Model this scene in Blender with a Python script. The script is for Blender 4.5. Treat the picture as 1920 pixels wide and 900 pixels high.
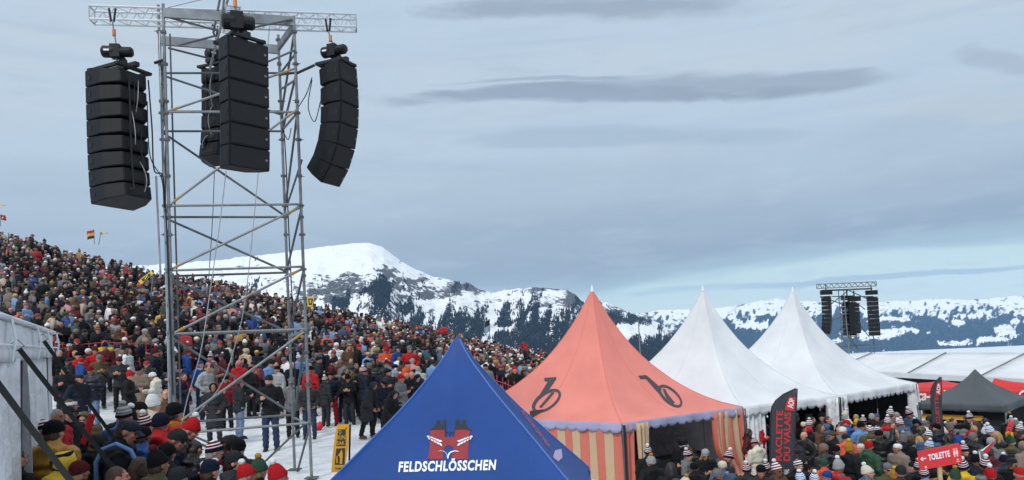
import bpy, bmesh, math, random
import numpy as np
from mathutils import Vector, Matrix, noise, Euler
from mathutils.bvhtree import BVHTree
R = math.radians
random.seed(7); np.random.seed(7)
SC = bpy.context.scene
COL = SC.collection
for o in list(bpy.data.objects): bpy.data.objects.remove(o)

# ---------------------------------------------------------------- camera
EYE = 2.7; PITCH = R(2.6); ROLL = R(2.6); F = 1400.0; PY = 576.0
FW = np.array([0, math.cos(PITCH), math.sin(PITCH)])
_r0 = np.array([1.0, 0, 0]); _u0 = np.array([0, -math.sin(PITCH), math.cos(PITCH)])
RT = _r0*math.cos(ROLL) - _u0*math.sin(ROLL)
UP = _u0*math.cos(ROLL) + _r0*math.sin(ROLL)
cam = bpy.data.cameras.new('camera'); camo = bpy.data.objects.new('camera', cam); COL.objects.link(camo)
cam.sensor_fit = 'HORIZONTAL'; cam.sensor_width = 36; cam.lens = F/1920*36
cam.shift_y = (PY-450)/1920
cam.clip_start = 0.05; cam.clip_end = 30000
M3 = Matrix(((RT[0], UP[0], -FW[0]), (RT[1], UP[1], -FW[1]), (RT[2], UP[2], -FW[2])))
camo.matrix_world = Matrix.Translation((0, 0, EYE)) @ M3.to_4x4()
SC.camera = camo

def ray(px, py):
    return FW + RT*(px-960)/F + UP*(PY-py)/F
def at(px, py, Y):                       # point on the sight line at world distance Y
    d = ray(px, py); s = Y/d[1]
    return Vector((d[0]*s, Y, EYE + d[2]*s))
def atz(px, py, z):                      # point on the sight line at world height z
    d = ray(px, py); s = (z-EYE)/d[2]
    return Vector((d[0]*s, d[1]*s, z))
def proj(p):
    v = np.array([p[0], p[1], p[2]-EYE]); k = v@FW
    return 960 + F*(v@RT)/k, PY - F*(v@UP)/k

def lin(c):
    return tuple((x/255/12.92 if x/255 <= .04045 else ((x/255+.055)/1.055)**2.4) for x in c)

# ---------------------------------------------------------------- world
SUN_EL, SUN_AZ = R(42), R(205)           # azimuth clockwise from +Y: the sun stands behind the camera, left
w = bpy.data.worlds.new('World'); SC.world = w; w.use_nodes = True
nt = w.node_tree; nt.nodes.clear()
def N(t, **k):
    n = nt.nodes.new(t)
    for a, b in k.items(): setattr(n, a, b)
    return n
def L(a, b): nt.links.new(a, b)
def mth(op, a, b=None, c=None, clamp=False):
    n = N('ShaderNodeMath', operation=op); n.use_clamp = clamp
    for i, v in enumerate((a, b, c)):
        if v is None: continue
        if isinstance(v, (int, float)): n.inputs[i].default_value = v
        else: L(v, n.inputs[i])
    return n.outputs[0]
def mixc(f, a, b):
    n = N('ShaderNodeMix', data_type='RGBA')
    for i, v in ((0, f), (6, a), (7, b)):
        if isinstance(v, (int, float)): n.inputs[i].default_value = v
        elif isinstance(v, tuple): n.inputs[i].default_value = (*v, 1)
        else: L(v, n.inputs[i])
    return n.outputs[2]
def sstep(v, a, b):
    n = N('ShaderNodeMapRange', interpolation_type='SMOOTHSTEP'); L(v, n.inputs[0])
    n.inputs[1].default_value = a; n.inputs[2].default_value = b
    return n.outputs[0]
tc = N('ShaderNodeTexCoord'); sp = N('ShaderNodeSeparateXYZ'); L(tc.outputs['Generated'], sp.inputs[0])
X, Y_, Z = sp.outputs
sky = N('ShaderNodeTexSky', sky_type='NISHITA'); sky.sun_disc = False
sky.sun_elevation = SUN_EL; sky.sun_rotation = SUN_AZ; sky.altitude = 1800
zc = mth('MAXIMUM', Z, 0.0)
den = mth('ADD', zc, 0.10)
cu = mth('DIVIDE', X, den); cv = mth('DIVIDE', Y_, den)
cmb = N('ShaderNodeCombineXYZ'); L(cu, cmb.inputs[0]); L(cv, cmb.inputs[1])
def nz(vec, scale, detail=5, rough=.5, sx=1, sy=1, off=0, dist=0):
    m = N('ShaderNodeMapping'); L(vec, m.inputs[0]); m.inputs['Scale'].default_value = (sx, sy, 1); m.inputs['Location'].default_value = (off, off*.7, off*.3)
    n = N('ShaderNodeTexNoise'); L(m.outputs[0], n.inputs['Vector'])
    n.inputs['Scale'].default_value = scale; n.inputs['Detail'].default_value = detail; n.inputs['Roughness'].default_value = rough
    n.inputs['Distortion'].default_value = dist
    return n.outputs[0]
# angle coordinates: a = azimuth tangent in front, e = elevation
cmb2 = N('ShaderNodeCombineXYZ'); L(X, cmb2.inputs[0]); L(Z, cmb2.inputs[2]); L(Y_, cmb2.inputs[1])
n_big = nz(cmb2.outputs[0], 1.6, 4, .5, 1, 1, 3.1)
n_str = nz(cmb2.outputs[0], 2.2, 6, .55, 1, 1, 1.7, .3)
n_thin = N('ShaderNodeTexNoise')
mp = N('ShaderNodeMapping'); L(cmb2.outputs[0], mp.inputs[0]); mp.inputs['Scale'].default_value = (1.3, 1.3, 9); mp.inputs['Rotation'].default_value = (0, R(3), 0)
L(mp.outputs[0], n_thin.inputs['Vector']); n_thin.inputs['Scale'].default_value = 2.1; n_thin.inputs['Detail'].default_value = 7; n_thin.inputs['Roughness'].default_value = .5; n_thin.inputs['Distortion'].default_value = .35
mp2 = N('ShaderNodeMapping'); L(cmb2.outputs[0], mp2.inputs[0]); mp2.inputs['Scale'].default_value = (1, 1, 26); mp2.inputs['Location'].default_value = (3, 1, 2)
n_fine = N('ShaderNodeTexNoise'); L(mp2.outputs[0], n_fine.inputs['Vector']); n_fine.inputs['Scale'].default_value = 1.6; n_fine.inputs['Detail'].default_value = 6
thin = n_thin.outputs[0]; fine = n_fine.outputs[0]
# elevation with a ragged edge
e = mth('ADD', Z, mth('MULTIPLY', mth('SUBTRACT', thin, .5), .05))
e = mth('ADD', e, mth('MULTIPLY', mth('SUBTRACT', n_big, .5), .05))
e = mth('SUBTRACT', e, mth('MULTIPLY', X, .035))
rp = N('ShaderNodeValToRGB'); L(mth('MULTIPLY', e, 2.0), rp.inputs[0])
cr = rp.color_ramp; cr.interpolation = 'EASE'
stops = [(-.0, (228,240,238)), (.055, (216,234,234)), (.105, (208,230,232)), (.135, (168,190,203)), (.175, (153,168,186)), (.27, (163,178,195)), (.38, (180,196,211)), (.52, (192,209,224)), (.66, (195,212,227)), (.84, (194,212,229)), (1, (198,214,229))]
while len(cr.elements) > 1: cr.elements.remove(cr.elements[-1])
cr.elements[0].position = 0; cr.elements[0].color = (*lin(stops[0][1]), 1)
for p, c in stops[1:]:
    el = cr.elements.new(p); el.color = (*lin(c), 1)
c1 = rp.outputs[0]
# pale breaks and grey wisps
c1 = mixc(mth('MULTIPLY', sstep(thin, .48, .70), mth('ADD', .12, mth('MULTIPLY', sstep(Z, .20, .33), .62))), c1, lin((204,214,221)))
mp3 = N('ShaderNodeMapping'); L(cmb2.outputs[0], mp3.inputs[0]); mp3.inputs['Scale'].default_value = (3.2, 3.2, 15); mp3.inputs['Rotation'].default_value = (0, R(2), 0)
n_rag = N('ShaderNodeTexNoise'); L(mp3.outputs[0], n_rag.inputs['Vector']); n_rag.inputs['Scale'].default_value = 3.0; n_rag.inputs['Detail'].default_value = 8; n_rag.inputs['Roughness'].default_value = .6; n_rag.inputs['Distortion'].default_value = .2
rag = n_rag.outputs[0]
c1 = mixc(mth('MULTIPLY', sstep(rag, .50, .74), .30), c1, lin((172,187,202)))
c1 = mixc(mth('MULTIPLY', sstep(rag, .50, .26), .28), c1, lin((200,214,226)))
c1 = mixc(mth('MULTIPLY', sstep(fine, .5, .75), mth('MULTIPLY', sstep(Z, .16, .3), .35)), c1, lin((160,180,206)))
c1 = mixc(mth('MULTIPLY', sstep(n_str, .50, .68), mth('MULTIPLY', sstep(Z, .12, .22), .30)), c1, lin((190,210,228)))
# long lens-shaped clouds: centre (x/y, z/y), half sizes, tilt
az = mth('DIVIDE', X, mth('MAXIMUM', Y_, .05)); ez = mth('DIVIDE', Z, mth('MAXIMUM', Y_, .05))
front = sstep(Y_, .05, .3)
def streak(px, py, hx, hy, tilt, strength, col=(146,160,178)):
    global c1
    d = ray(px, py); a0, e0 = d[0]/d[1], d[2]/d[1]
    da = mth('SUBTRACT', az, a0)
    de = mth('SUBTRACT', mth('SUBTRACT', ez, e0), mth('MULTIPLY', da, tilt))
    de = mth('ADD', de, mth('MULTIPLY', mth('SUBTRACT', n_str, .5), .05))
    de = mth('ADD', de, mth('MULTIPLY', mth('SUBTRACT', fine, .5), .03))
    q = mth('ADD', mth('POWER', mth('ABSOLUTE', mth('DIVIDE', da, hx/F)), 2.0), mth('POWER', mth('ABSOLUTE', mth('DIVIDE', de, hy/F)), 2.0))
    q = mth('ADD', q, mth('MULTIPLY', mth('SUBTRACT', thin, .5), 2.6))
    q = mth('ADD', q, mth('MULTIPLY', mth('SUBTRACT', fine, .5), 1.3))
    q = mth('ADD', q, mth('MULTIPLY', mth('SUBTRACT', rag, .5), 2.6))
    m = mth('MULTIPLY', mth('SUBTRACT', 1.0, sstep(q, .1, 1.4)), mth('MULTIPLY', front, strength))
    c1 = mixc(m, c1, lin(col))
streak(1130, 12, 300, 26, -.03, .75, (152,166,182))
streak(1080, 178, 400, 17, -.02, .85, (150,164,182))
streak(1380, 152, 300, 26, .0, .75, (154,168,184))
streak(1010, 153, 170, 7, -.01, .6, (152,166,184))
streak(1890, 112, 90, 24, -.2, .5, (160,173,190))
streak(1180, 255, 330, 24, -.03, .45, (156,176,196))
streak(1850, 195, 230, 26, -.04, .55, (196,206,214))
streak(60, 330, 380, 40, -.05, .25, (172,186,204))
streak(1600, 518, 420, 7, .02, .6, (150,174,202))
clear = N('ShaderNodeVectorMath', operation='SCALE'); L(sky.outputs[0], clear.inputs[0]); clear.inputs['Scale'].default_value = .10
col = mixc(.94, clear.outputs[0], c1)
# overcast sky grows brighter towards the zenith, above the frame
zen = sstep(Z, .42, 1.0)
col = mixc(zen, col, lin((204, 210, 216)))
mul = N('ShaderNodeVectorMath', operation='SCALE'); L(col, mul.inputs[0]); L(mth('ADD', mth('MULTIPLY', zen, .75), 1.0), mul.inputs['Scale'])
bg = N('ShaderNodeBackground'); L(mul.outputs[0], bg.inputs[0]); bg.inputs[1].default_value = 1.0
wo = N('ShaderNodeOutputWorld'); L(bg.outputs[0], wo.inputs[0])

sun = bpy.data.lights.new('sun', 'SUN'); sun.energy = 1.9; sun.angle = R(10); sun.color = (1, .97, .93)
so = bpy.data.objects.new('sun', sun); COL.objects.link(so)
sd = Vector((math.sin(SUN_AZ)*math.cos(SUN_EL), math.cos(SUN_AZ)*math.cos(SUN_EL), math.sin(SUN_EL)))
so.rotation_euler = sd.to_track_quat('Z', 'Y').to_euler(); so.location = (0, -20, 60)
vs = SC.view_settings; SC.display_settings.display_device = 'sRGB'
vs.view_transform = 'Standard'; vs.look = 'None'; vs.exposure = 0.0; vs.gamma = 1.0; vs.use_curve_mapping = False
SC.cycles.max_bounces = 6; SC.cycles.diffuse_bounces = 2; SC.cycles.glossy_bounces = 2; SC.cycles.volume_bounces = 1

# ---------------------------------------------------------------- helpers
def link(o): COL.objects.link(o); return o
def tag(o, label=None, cat=None, group=None, kind=None):
    if label: o['label'] = label
    if cat: o['category'] = cat
    if group: o['group'] = group
    if kind: o['kind'] = kind
    return o
def empty(name, loc, label, cat, group=None, rz=0):
    o = bpy.data.objects.new(name, None); link(o); o.location = loc; o.rotation_euler = (0, 0, rz)
    o.empty_display_size = .2
    return tag(o, label, cat, group)
MATS = {}
def mat(key, c=None, rough=.7, metal=0, noise_s=0, noise_amt=.25, bump=0, bump_s=40, spec=.5, sheen=0, c2=None, coat=0, emit=None, trans=0):
    if key in MATS: return MATS[key]
    m = bpy.data.materials.new(key); m.use_nodes = True; MATS[key] = m
    t = m.node_tree; b = t.nodes['Principled BSDF']
    b.inputs['Base Color'].default_value = (*c, 1); b.inputs['Roughness'].default_value = rough; b.inputs['Metallic'].default_value = metal
    b.inputs['Specular IOR Level'].default_value = spec
    if sheen: b.inputs['Sheen Weight'].default_value = sheen
    if coat: b.inputs['Coat Weight'].default_value = coat; b.inputs['Coat Roughness'].default_value = .42
    if trans: b.inputs['Subsurface Weight'].default_value = trans
    if noise_s:
        tcn = t.nodes.new('ShaderNodeTexCoord')
        n = t.nodes.new('ShaderNodeTexNoise'); n.inputs['Scale'].default_value = noise_s; n.inputs['Detail'].default_value = 5
        t.links.new(tcn.outputs['Object'], n.inputs['Vector'])
        r = t.nodes.new('ShaderNodeValToRGB'); t.links.new(n.outputs[0], r.inputs[0])
        lo = c2 if c2 else tuple(x*(1-noise_amt) for x in c)
        r.color_ramp.elements[0].position = .32; r.color_ramp.elements[0].color = (*lo, 1)
        r.color_ramp.elements[1].position = .68; r.color_ramp.elements[1].color = (*c, 1)
        t.links.new(r.outputs[0], b.inputs['Base Color'])
    if bump:
        tcn = t.nodes.new('ShaderNodeTexCoord')
        n = t.nodes.new('ShaderNodeTexNoise'); n.inputs['Scale'].default_value = bump_s; n.inputs['Detail'].default_value = 4
        t.links.new(tcn.outputs['Object'], n.inputs['Vector'])
        bp = t.nodes.new('ShaderNodeBump'); bp.inputs['Strength'].default_value = bump; bp.inputs['Distance'].default_value = .07 if 'canvas' in key or 'tarpaulin' in key else .02
        t.links.new(n.outputs[0], bp.inputs['Height']); t.links.new(bp.outputs[0], b.inputs['Normal'])
    return m
class MB:                                  # mesh builder
    def __init__(s): s.v = []; s.f = []; s.mi = []
    def add(s, vs, fs, mi=0):
        k = len(s.v); s.v += [tuple(v) for v in vs]; s.f += [tuple(i+k for i in f) for f in fs]; s.mi += [mi]*len(fs); return s
    def box(s, a, b, M=None, mi=0):
        vs = [Vector((x, y, z)) for x in (a[0], b[0]) for y in (a[1], b[1]) for z in (a[2], b[2])]
        if M is not None: vs = [M @ v for v in vs]
        return s.add(vs, [(0,1,3,2), (4,6,7,5), (0,4,5,1), (2,3,7,6), (0,2,6,4), (1,5,7,3)], mi)
    def tube(s, pts, r, n=8, cap=True, mi=0):
        pts = [Vector(p) for p in pts]; rs = r if isinstance(r, (list, tuple)) else [r]*len(pts)
        rings = []; ref = None
        for i, p in enumerate(pts):
            d = (pts[min(i+1, len(pts)-1)] - pts[max(i-1, 0)]).normalized()
            if ref is None: ref = Vector((0, 0, 1)) if abs(d.z) < .9 else Vector((1, 0, 0))
            a = d.cross(ref).normalized(); b = d.cross(a).normalized(); ref = ref if abs(d.dot(ref)) < .95 else a
            rings.append([p + a*rs[i]*math.cos(2*math.pi*k/n) + b*rs[i]*math.sin(2*math.pi*k/n) for k in range(n)])
        vs = [v for rr in rings for v in rr]; fs = []
        for i in range(len(rings)-1):
            for k in range(n):
                fs.append((i*n+k, i*n+(k+1) % n, (i+1)*n+(k+1) % n, (i+1)*n+k))
        if cap: fs.append(tuple(range(n))[::-1]); fs.append(tuple((len(rings)-1)*n+k for k in range(n)))
        return s.add(vs, fs, mi)
    def prism(s, poly, z0, z1, M=None, mi=0):     # poly in xy, extruded in z
        n = len(poly)
        vs = [Vector((p[0], p[1], z0)) for p in poly] + [Vector((p[0], p[1], z1)) for p in poly]
        if M is not None: vs = [M @ v for v in vs]
        return s.add(vs, [tuple(range(n))[::-1], tuple(range(n, 2*n))] + [(i, (i+1) % n, n+(i+1) % n, n+i) for i in range(n)], mi)
    def grid(s, fn, nu, nv, mi=0, closed=False):
        vs = [fn(i/nu, j/nv) for j in range(nv+1) for i in range(nu+1)]
        fs = [(j*(nu+1)+i, j*(nu+1)+i+1, (j+1)*(nu+1)+i+1, (j+1)*(nu+1)+i) for j in range(nv) for i in range(nu)]
        return s.add(vs, fs, mi)
    def ball(s, c, r, nu=10, nv=7, mi=0, M=None):
        r = r if isinstance(r, (tuple, list)) else (r, r, r)
        vs = []; fs = []
        for j in range(nv+1):
            th = math.pi*j/nv
            for i in range(nu):
                ph = 2*math.pi*i/nu
                v = Vector((r[0]*math.sin(th)*math.cos(ph), r[1]*math.sin(th)*math.sin(ph), r[2]*math.cos(th)))
                if M is not None: v = M @ v
                vs.append(v + Vector(c))
        for j in range(nv):
            for i in range(nu):
                a, b, c_, d = j*nu+i, j*nu+(i+1) % nu, (j+1)*nu+(i+1) % nu, (j+1)*nu+i
                fs.append((a, b, c_, d) if 0 < j < nv-1 else ((a, c_, d) if j == 0 else (a, b, d)))
        return s.add(vs, fs, mi)
    def mesh(s, name, mats=(), smooth=True, auto=40):
        me = bpy.data.meshes.new(name); me.from_pydata([tuple(v) for v in s.v], [], s.f)
        for m in (mats if isinstance(mats, (list, tuple)) else [mats]): me.materials.append(m)
        if any(s.mi): me.polygons.foreach_set('material_index', s.mi)
        bm = bmesh.new(); bm.from_mesh(me); bmesh.ops.remove_doubles(bm, verts=bm.verts, dist=1e-5)
        bmesh.ops.recalc_face_normals(bm, faces=bm.faces)
        if smooth:
            for f in bm.faces: f.smooth = True
            for ed in bm.edges:
                if len(ed.link_faces) == 2 and ed.calc_face_angle(0) > R(auto): ed.smooth = False
        bm.to_mesh(me); bm.free(); return me
    def build(s, name, mats, parent=None, smooth=True, auto=40, **kw):
        o = bpy.data.objects.new(name, s.mesh(name, mats, smooth, auto)); link(o)
        if parent is not None:
            o.parent = parent
            if kw.pop('world', True) : o.matrix_parent_inverse = Matrix.Identity(4)
        return o
def child_world(o, parent):                # o was built in world coordinates
    bpy.context.view_layer.update(); o.parent = parent; o.matrix_parent_inverse = Matrix.Identity(4)
    loc = parent.location; o.data.transform(Matrix.Translation(-loc)); return o
def sheet(fn, nu, nv, name, m, thick=.02, parent=None):
    mb = MB(); mb.grid(fn, nu, nv); o = mb.build(name, m, parent)
    md = o.modifiers.new('s', 'SOLIDIFY'); md.thickness = thick; md.offset = 0
    return o
def fbm(x, y, z=0, o=5, g=2.1, h=.5):
    v = 0; a = 1; s = 0
    for i in range(o):
        v += a*noise.noise(Vector((x, y, z+i*7.3))); s += a; x *= g; y *= g; a *= h
    return v/s
# ---------------------------------------------------------------- ground
def smooth(t): t = np.clip(t, 0, 1); return t*t*(3-2*t)
def hz(px): return PY + F*math.tan(PITCH) - (px-960)*math.tan(ROLL)
CRP = [-500, -200, 0, 60, 100, 200, 300, 400, 500, 600, 700, 800, 900, 1000, 1060]
CRY = [300, 372, 432, 440, 458, 482, 508, 520, 546, 570, 592, 611, 638, 658, 668]
CRU = [(p-960)/F for p in CRP]; CRZ = [(hz(p)-y)*55/F + EYE - 1.74 for p, y in zip(CRP, CRY)]
def ground(x, y):
    x = np.asarray(x, float); y = np.asarray(y, float)
    b = -2.1*smooth((x+1.5)/6.0) + .15
    b = b + 1.0*smooth((-x-7.5)/7.0)*smooth((y-15)/8)
    u = x/np.maximum(y, 1)
    H = np.interp(u, CRU + [.13, .3], CRZ + [-1.6, -2.0])
    t = np.clip((y-25)/30, 0, 1)
    z = b*(1-t) + H*t
    z = np.where(u > .13, b, z)
    back = np.clip(y-58, 0, None)
    z = z - np.minimum(back*.0 + .35*np.clip(y-60, 0, None), 160)
    z = z + np.where((u < -.62) & (y > 55), np.clip((-.62-u), 0, .2)*60*smooth((y-55)/12)*smooth((140-y)/50), 0)
    return z
def gz(x, y): return float(ground(x, y))
xs = np.concatenate([-np.geomspace(4000, 45, 26), np.linspace(-42, 42, 170), np.geomspace(45, 4000, 26)])
ys = np.concatenate([-np.geomspace(600, 8, 10), np.linspace(-6, 75, 150), np.geomspace(78, 4500, 34)])
XX, YY = np.meshgrid(xs, ys); ZZ = ground(XX, YY)
near = (np.abs(XX) < 60) & (YY < 80)
nzv = np.array([fbm(a*.5, b*.5, 0, 4) for a, b in zip(XX.ravel(), YY.ravel())]).reshape(XX.shape)
GN = nzv*.09*near
vsn = np.stack([XX, YY, ZZ+GN], -1).reshape(-1, 3)
nx, ny = len(xs), len(ys)
I = np.arange((ny-1)*nx).reshape(ny-1, nx)[:, :-1].ravel()
fc = np.stack([I, I+1, I+nx+1, I+nx], 1)
me = bpy.data.meshes.new('snow_ground'); me.from_pydata(vsn.tolist(), [], fc.tolist())
me.polygons.foreach_set('use_smooth', [True]*len(me.polygons))
snow_ground = mat('trodden snow', (.84, .86, .88), .6, noise_s=2.2, c2=(.58, .60, .63), bump=1.0, bump_s=5)
for n_ in snow_ground.node_tree.nodes:
    if n_.type == 'BUMP': n_.inputs['Distance'].default_value = .10
    if n_.type == 'TEX_NOISE': n_.inputs['Detail'].default_value = 9; n_.inputs['Roughness'].default_value = .65
me.materials.append(snow_ground)
tag(link(bpy.data.objects.new('snow_ground', me)), kind='structure')

# ---------------------------------------------------------------- mountains
def bake_attr(me, name, arr):
    a = me.attributes.new(name, 'FLOAT', 'POINT'); a.data.foreach_set('value', np.asarray(arr, np.float32).ravel())
def mountain_mat(key, snow, rock, wood, rough_s, amt, wl=(.45, .62)):
    m = bpy.data.materials.new(key); m.use_nodes = True; t = m.node_tree; b = t.nodes['Principled BSDF']
    b.inputs['Roughness'].default_value = .8; b.inputs['Specular IOR Level'].default_value = .1
    def n(tt): return t.nodes.new(tt)
    def at_(nm): a = n('ShaderNodeAttribute'); a.attribute_name = nm; return a.outputs['Fac']
    def noi(s, d, r=.6):
        g = n('ShaderNodeNewGeometry'); q = n('ShaderNodeTexNoise'); t.links.new(g.outputs['Position'], q.inputs['Vector'])
        q.inputs['Scale'].default_value = s; q.inputs['Detail'].default_value = d; q.inputs['Roughness'].default_value = r; return q.outputs[0]
    def madd(a, b_, k):
        q = n('ShaderNodeMath'); q.operation = 'MULTIPLY_ADD'; t.links.new(b_, q.inputs[0]); q.inputs[1].default_value = k; t.links.new(a, q.inputs[2]); return q.outputs[0]
    def ss(a, lo, hi):
        q = n('ShaderNodeMapRange'); q.interpolation_type = 'SMOOTHSTEP'; t.links.new(a, q.inputs[0]); q.inputs[1].default_value = lo; q.inputs[2].default_value = hi; return q.outputs[0]
    def mx(f, a, b_):
        q = n('ShaderNodeMix'); q.data_type = 'RGBA'; t.links.new(f, q.inputs[0])
        for i, v in ((6, a), (7, b_)):
            if isinstance(v, tuple): q.inputs[i].default_value = (*v, 1)
            else: t.links.new(v, q.inputs[i])
        return q.outputs[2]
    nA = noi(rough_s, 8, .65); nB = noi(rough_s*3.1, 6, .6)
    rf = ss(madd(at_('rock'), nA, amt), .40+amt*.5, .52+amt*.5)
    wf = ss(madd(at_('wood'), nB, amt*.8), wl[0]+amt*.4, wl[1]+amt*.4)
    rc = mx(ss(nB, .40, .62), rock, tuple(x*3.2 for x in rock))
    c = mx(rf, snow, rc); c = mx(wf, c, wood)
    t.links.new(c, b.inputs['Base Color'])
    bp = n('ShaderNodeBump'); bp.inputs['Strength'].default_value = .6; bp.inputs['Distance'].default_value = 12; t.links.new(nA, bp.inputs['Height']); t.links.new(bp.outputs[0], b.inputs['Normal'])
    return m
def np_fbm(x, y, seed, octv, f0):
    """value-noise fbm on arrays"""
    rs = np.random.RandomState(seed); out = np.zeros_like(x); a = 1; s = 0
    for o in range(octv):
        T = rs.rand(256, 256); fx = x*f0*2**o + 13.7*o; fy = y*f0*2**o + 5.1*o
        ix = np.floor(fx).astype(int); iy = np.floor(fy).astype(int); tx = smooth(fx-ix); ty = smooth(fy-iy)
        g = lambda i, j: T[i % 256, j % 256]
        v = (g(ix, iy)*(1-tx)+g(ix+1, iy)*tx)*(1-ty) + (g(ix, iy+1)*(1-tx)+g(ix+1, iy+1)*tx)*ty
        out += a*(v-.5)*2; s += a; a *= .52
    return out/s
def range_mesh(name, P, Yr, Yf, zval, pxr, nu, nv, seed, amp, patches, woodline, shape_p=1.0, wk=(.34, .38, .85, .30)):
    pp = np.array(P, float); px = np.linspace(pxr[0], pxr[1], nu)
    hy = np.interp(px, pp[:, 0], pp[:, 1])
    for w_, a_ in ((23, 1.3), (9, 1.0), (4, .8)): hy = hy+a_*(1.0 if Yr < 5000 else 1.5)*np.array([noise.noise(Vector((p/w_, seed*3.1+w_, 0))) for p in px])*np.where((px > 560) & (px < 860) & (Yr < 5000), .25, 1)
    hor = PY + F*math.tan(PITCH) - (px-960)*math.tan(ROLL)
    u = np.array([ray(p, q)[0]/ray(p, q)[1] for p, q in zip(px, hy)])
    e_ = np.array([ray(p, q)[2]/ray(p, q)[1] for p, q in zip(px, hy)])
    t = np.concatenate([np.linspace(0, 1, nv), np.linspace(1.02, 1.35, 14)])
    U, T = np.meshgrid(u, t)
    Yv = Yf + (Yr-Yf)*T; Xv = U*Yv
    Zr = EYE + e_*Yr
    sh = np.where(T <= 1, np.clip(T, 0, 1)**shape_p, 1-(T-1)*2.2)
    Zv = zval + (Zr[None, :]-zval)*sh
    base = Zv.copy()
    n1 = np_fbm(Xv, Yv*1.0, seed, 7, 1/(Yr*.10)); rid = 1-np.abs(np_fbm(Xv, Yv*.45, seed+5, 7, 1/(Yr*.075)))*2
    env = np.clip(1.03-np.clip(T, 0, 1), 0, 1)**.7*np.clip(T*4, 0, 1)
    Zv = Zv + amp*(n1*.9 + (rid-.5)*.9)*env
    Zv += amp*.09*np_fbm(Xv, Yv, seed+9, 5, 1/(Yr*.012))*np.clip(1.5-T, 0, 1)
    # photo position of every vertex, used to lay rock and forest where they grow
    V = np.stack([Xv, Yv, Zv-EYE], -1); K = V@FW
    PX = 960+F*(V@RT)/K; PYY = PY-F*(V@UP)/K
    gy, gx = np.gradient(Zv); dy = np.gradient(Yv, axis=0); dx = np.gradient(Xv, axis=1)
    slope = np.hypot(gy/np.maximum(dy, 1), gx/np.maximum(dx, 1e-3))
    rock = np.clip((slope-.5)*.6, 0, .34) + .10*(rid-.5) + (.13 if Yr > 5000 else .03)
    wood = np.zeros_like(Zv)
    wn = np_fbm(PX+PYY*.25, PYY*(.30 if Yr < 5000 else .8), seed+20, 5, 1/(12. if Yr < 5000 else 7.)); wn2 = np_fbm(PX, PYY*.7, seed+31, 5, 1/60.)
    wl = np.interp(PX, [p[0] for p in woodline], [p[1] for p in woodline])
    dpt = (PYY-wl)/ (woodline[0][2])
    wood = np.clip(dpt, -.7, 1.3)*wk[0]+wk[1] + wn*wk[2] + wn2*wk[3]
    for (cx, cy, rx, ry, kind, k) in patches:
        q = ((PX-cx)/rx)**2+((PYY-cy)/ry)**2
        g = np.exp(-q*1.1)*k
        if kind == 'r': rock += g
        else: wood += g
    rock += np_fbm(PX, PYY*2.2, seed+40, 6, 1/(18. if Yr < 5000 else 7.))*(.50 if Yr < 5000 else .75)
    rock += np_fbm(PX-PYY*.8, PYY*.5+PX*.1, seed+44, 5, 1/9.)*.22
    if Yr < 5000: rock += .16*np.exp(-((PYY-545)/32)**2)*np.clip((PX-480)/60, 0, 1)-.05*np.exp(-((PYY-480)/22)**2)
    nvv = len(t); I = np.arange((nvv-1)*nu).reshape(nvv-1, nu)[:, :-1].ravel()
    me = bpy.data.meshes.new(name)
    me.from_pydata(np.stack([Xv, Yv, Zv], -1).reshape(-1, 3).tolist(), [], np.stack([I, I+1, I+nu+1, I+nu], 1).tolist())
    me.polygons.foreach_set('use_smooth', [True]*len(me.polygons))
    bake_attr(me, 'rock', rock); bake_attr(me, 'wood', wood)
    o = link(bpy.data.objects.new(name, me)); tag(o, kind='structure')
    return o, Xv, Yv, Zv, wood, T, PX, PYY
MP = [(-200,520),(150,505),(290,497),(340,492),(430,485),(480,478),(560,468),(620,462),(660,458),(695,457),(718,465),(745,485),(780,505),(815,520),(860,527),(880,531),(900,543),(925,548),(945,543),(965,541),(1000,538),(1040,540),(1062,542),(1078,550),(1092,566),(1110,560),(1135,568),(1165,578),(1190,588),(1215,596),(1260,622),(1330,660),(1500,700)]
patches = [(640,538,50,20,'r',.36),(600,548,46,16,'r',.34),(705,522,30,12,'r',.25),(733,512,16,10,'r',.5),(660,515,30,8,'r',.3),(780,527,34,7,'r',.5),(872,536,26,10,'r',.5),(850,545,40,10,'r',.3),(790,552,40,10,'r',.35),(1020,541,50,5,'r',.55),(1075,560,16,14,'r',.9),(1150,585,30,14,'r',.8),(1010,575,60,20,'r',.22),(1060,600,40,30,'r',.25),(450,500,18,4,'r',.6),
 (703,540,28,14,'w',.75),(722,560,12,18,'w',.7),(638,568,14,10,'w',1.0),(760,575,14,12,'w',.6),(1180,600,40,14,'w',.6),(700,480,120,25,'w',-.9),(600,500,200,30,'w',-.6),(925,595,25,12,'w',-.35),(900,560,80,8,'w',-.5),(920,585,25,6,'w',.2),(1010,660,60,20,'w',.5),(860,600,60,14,'w',.4),(800,600,120,20,'w',-.1),(940,618,18,6,'w',-.9),(1210,625,45,13,'w',-.6),(1185,612,25,8,'w',-.4)]
wline = [(200,640,38),(560,640,38),(700,632,38),(755,600,38),(850,590,38),(900,580,38),(950,568,38),(1050,575,38),(1100,590,38),(1200,590,38),(1300,600,38)]
mt = range_mesh('snowy_mountain', MP, 3000, 900, -230, (-160, 1380), 760, 230, 3, 74, patches, wline, .95)
mt[0].data.materials.append(mountain_mat('mountain snow rock wood', (.80, .82, .85), (.050, .052, .060), (.022, .032, .045), .045, 1.9))  # the wood colour takes on some blue of the haze
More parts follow.
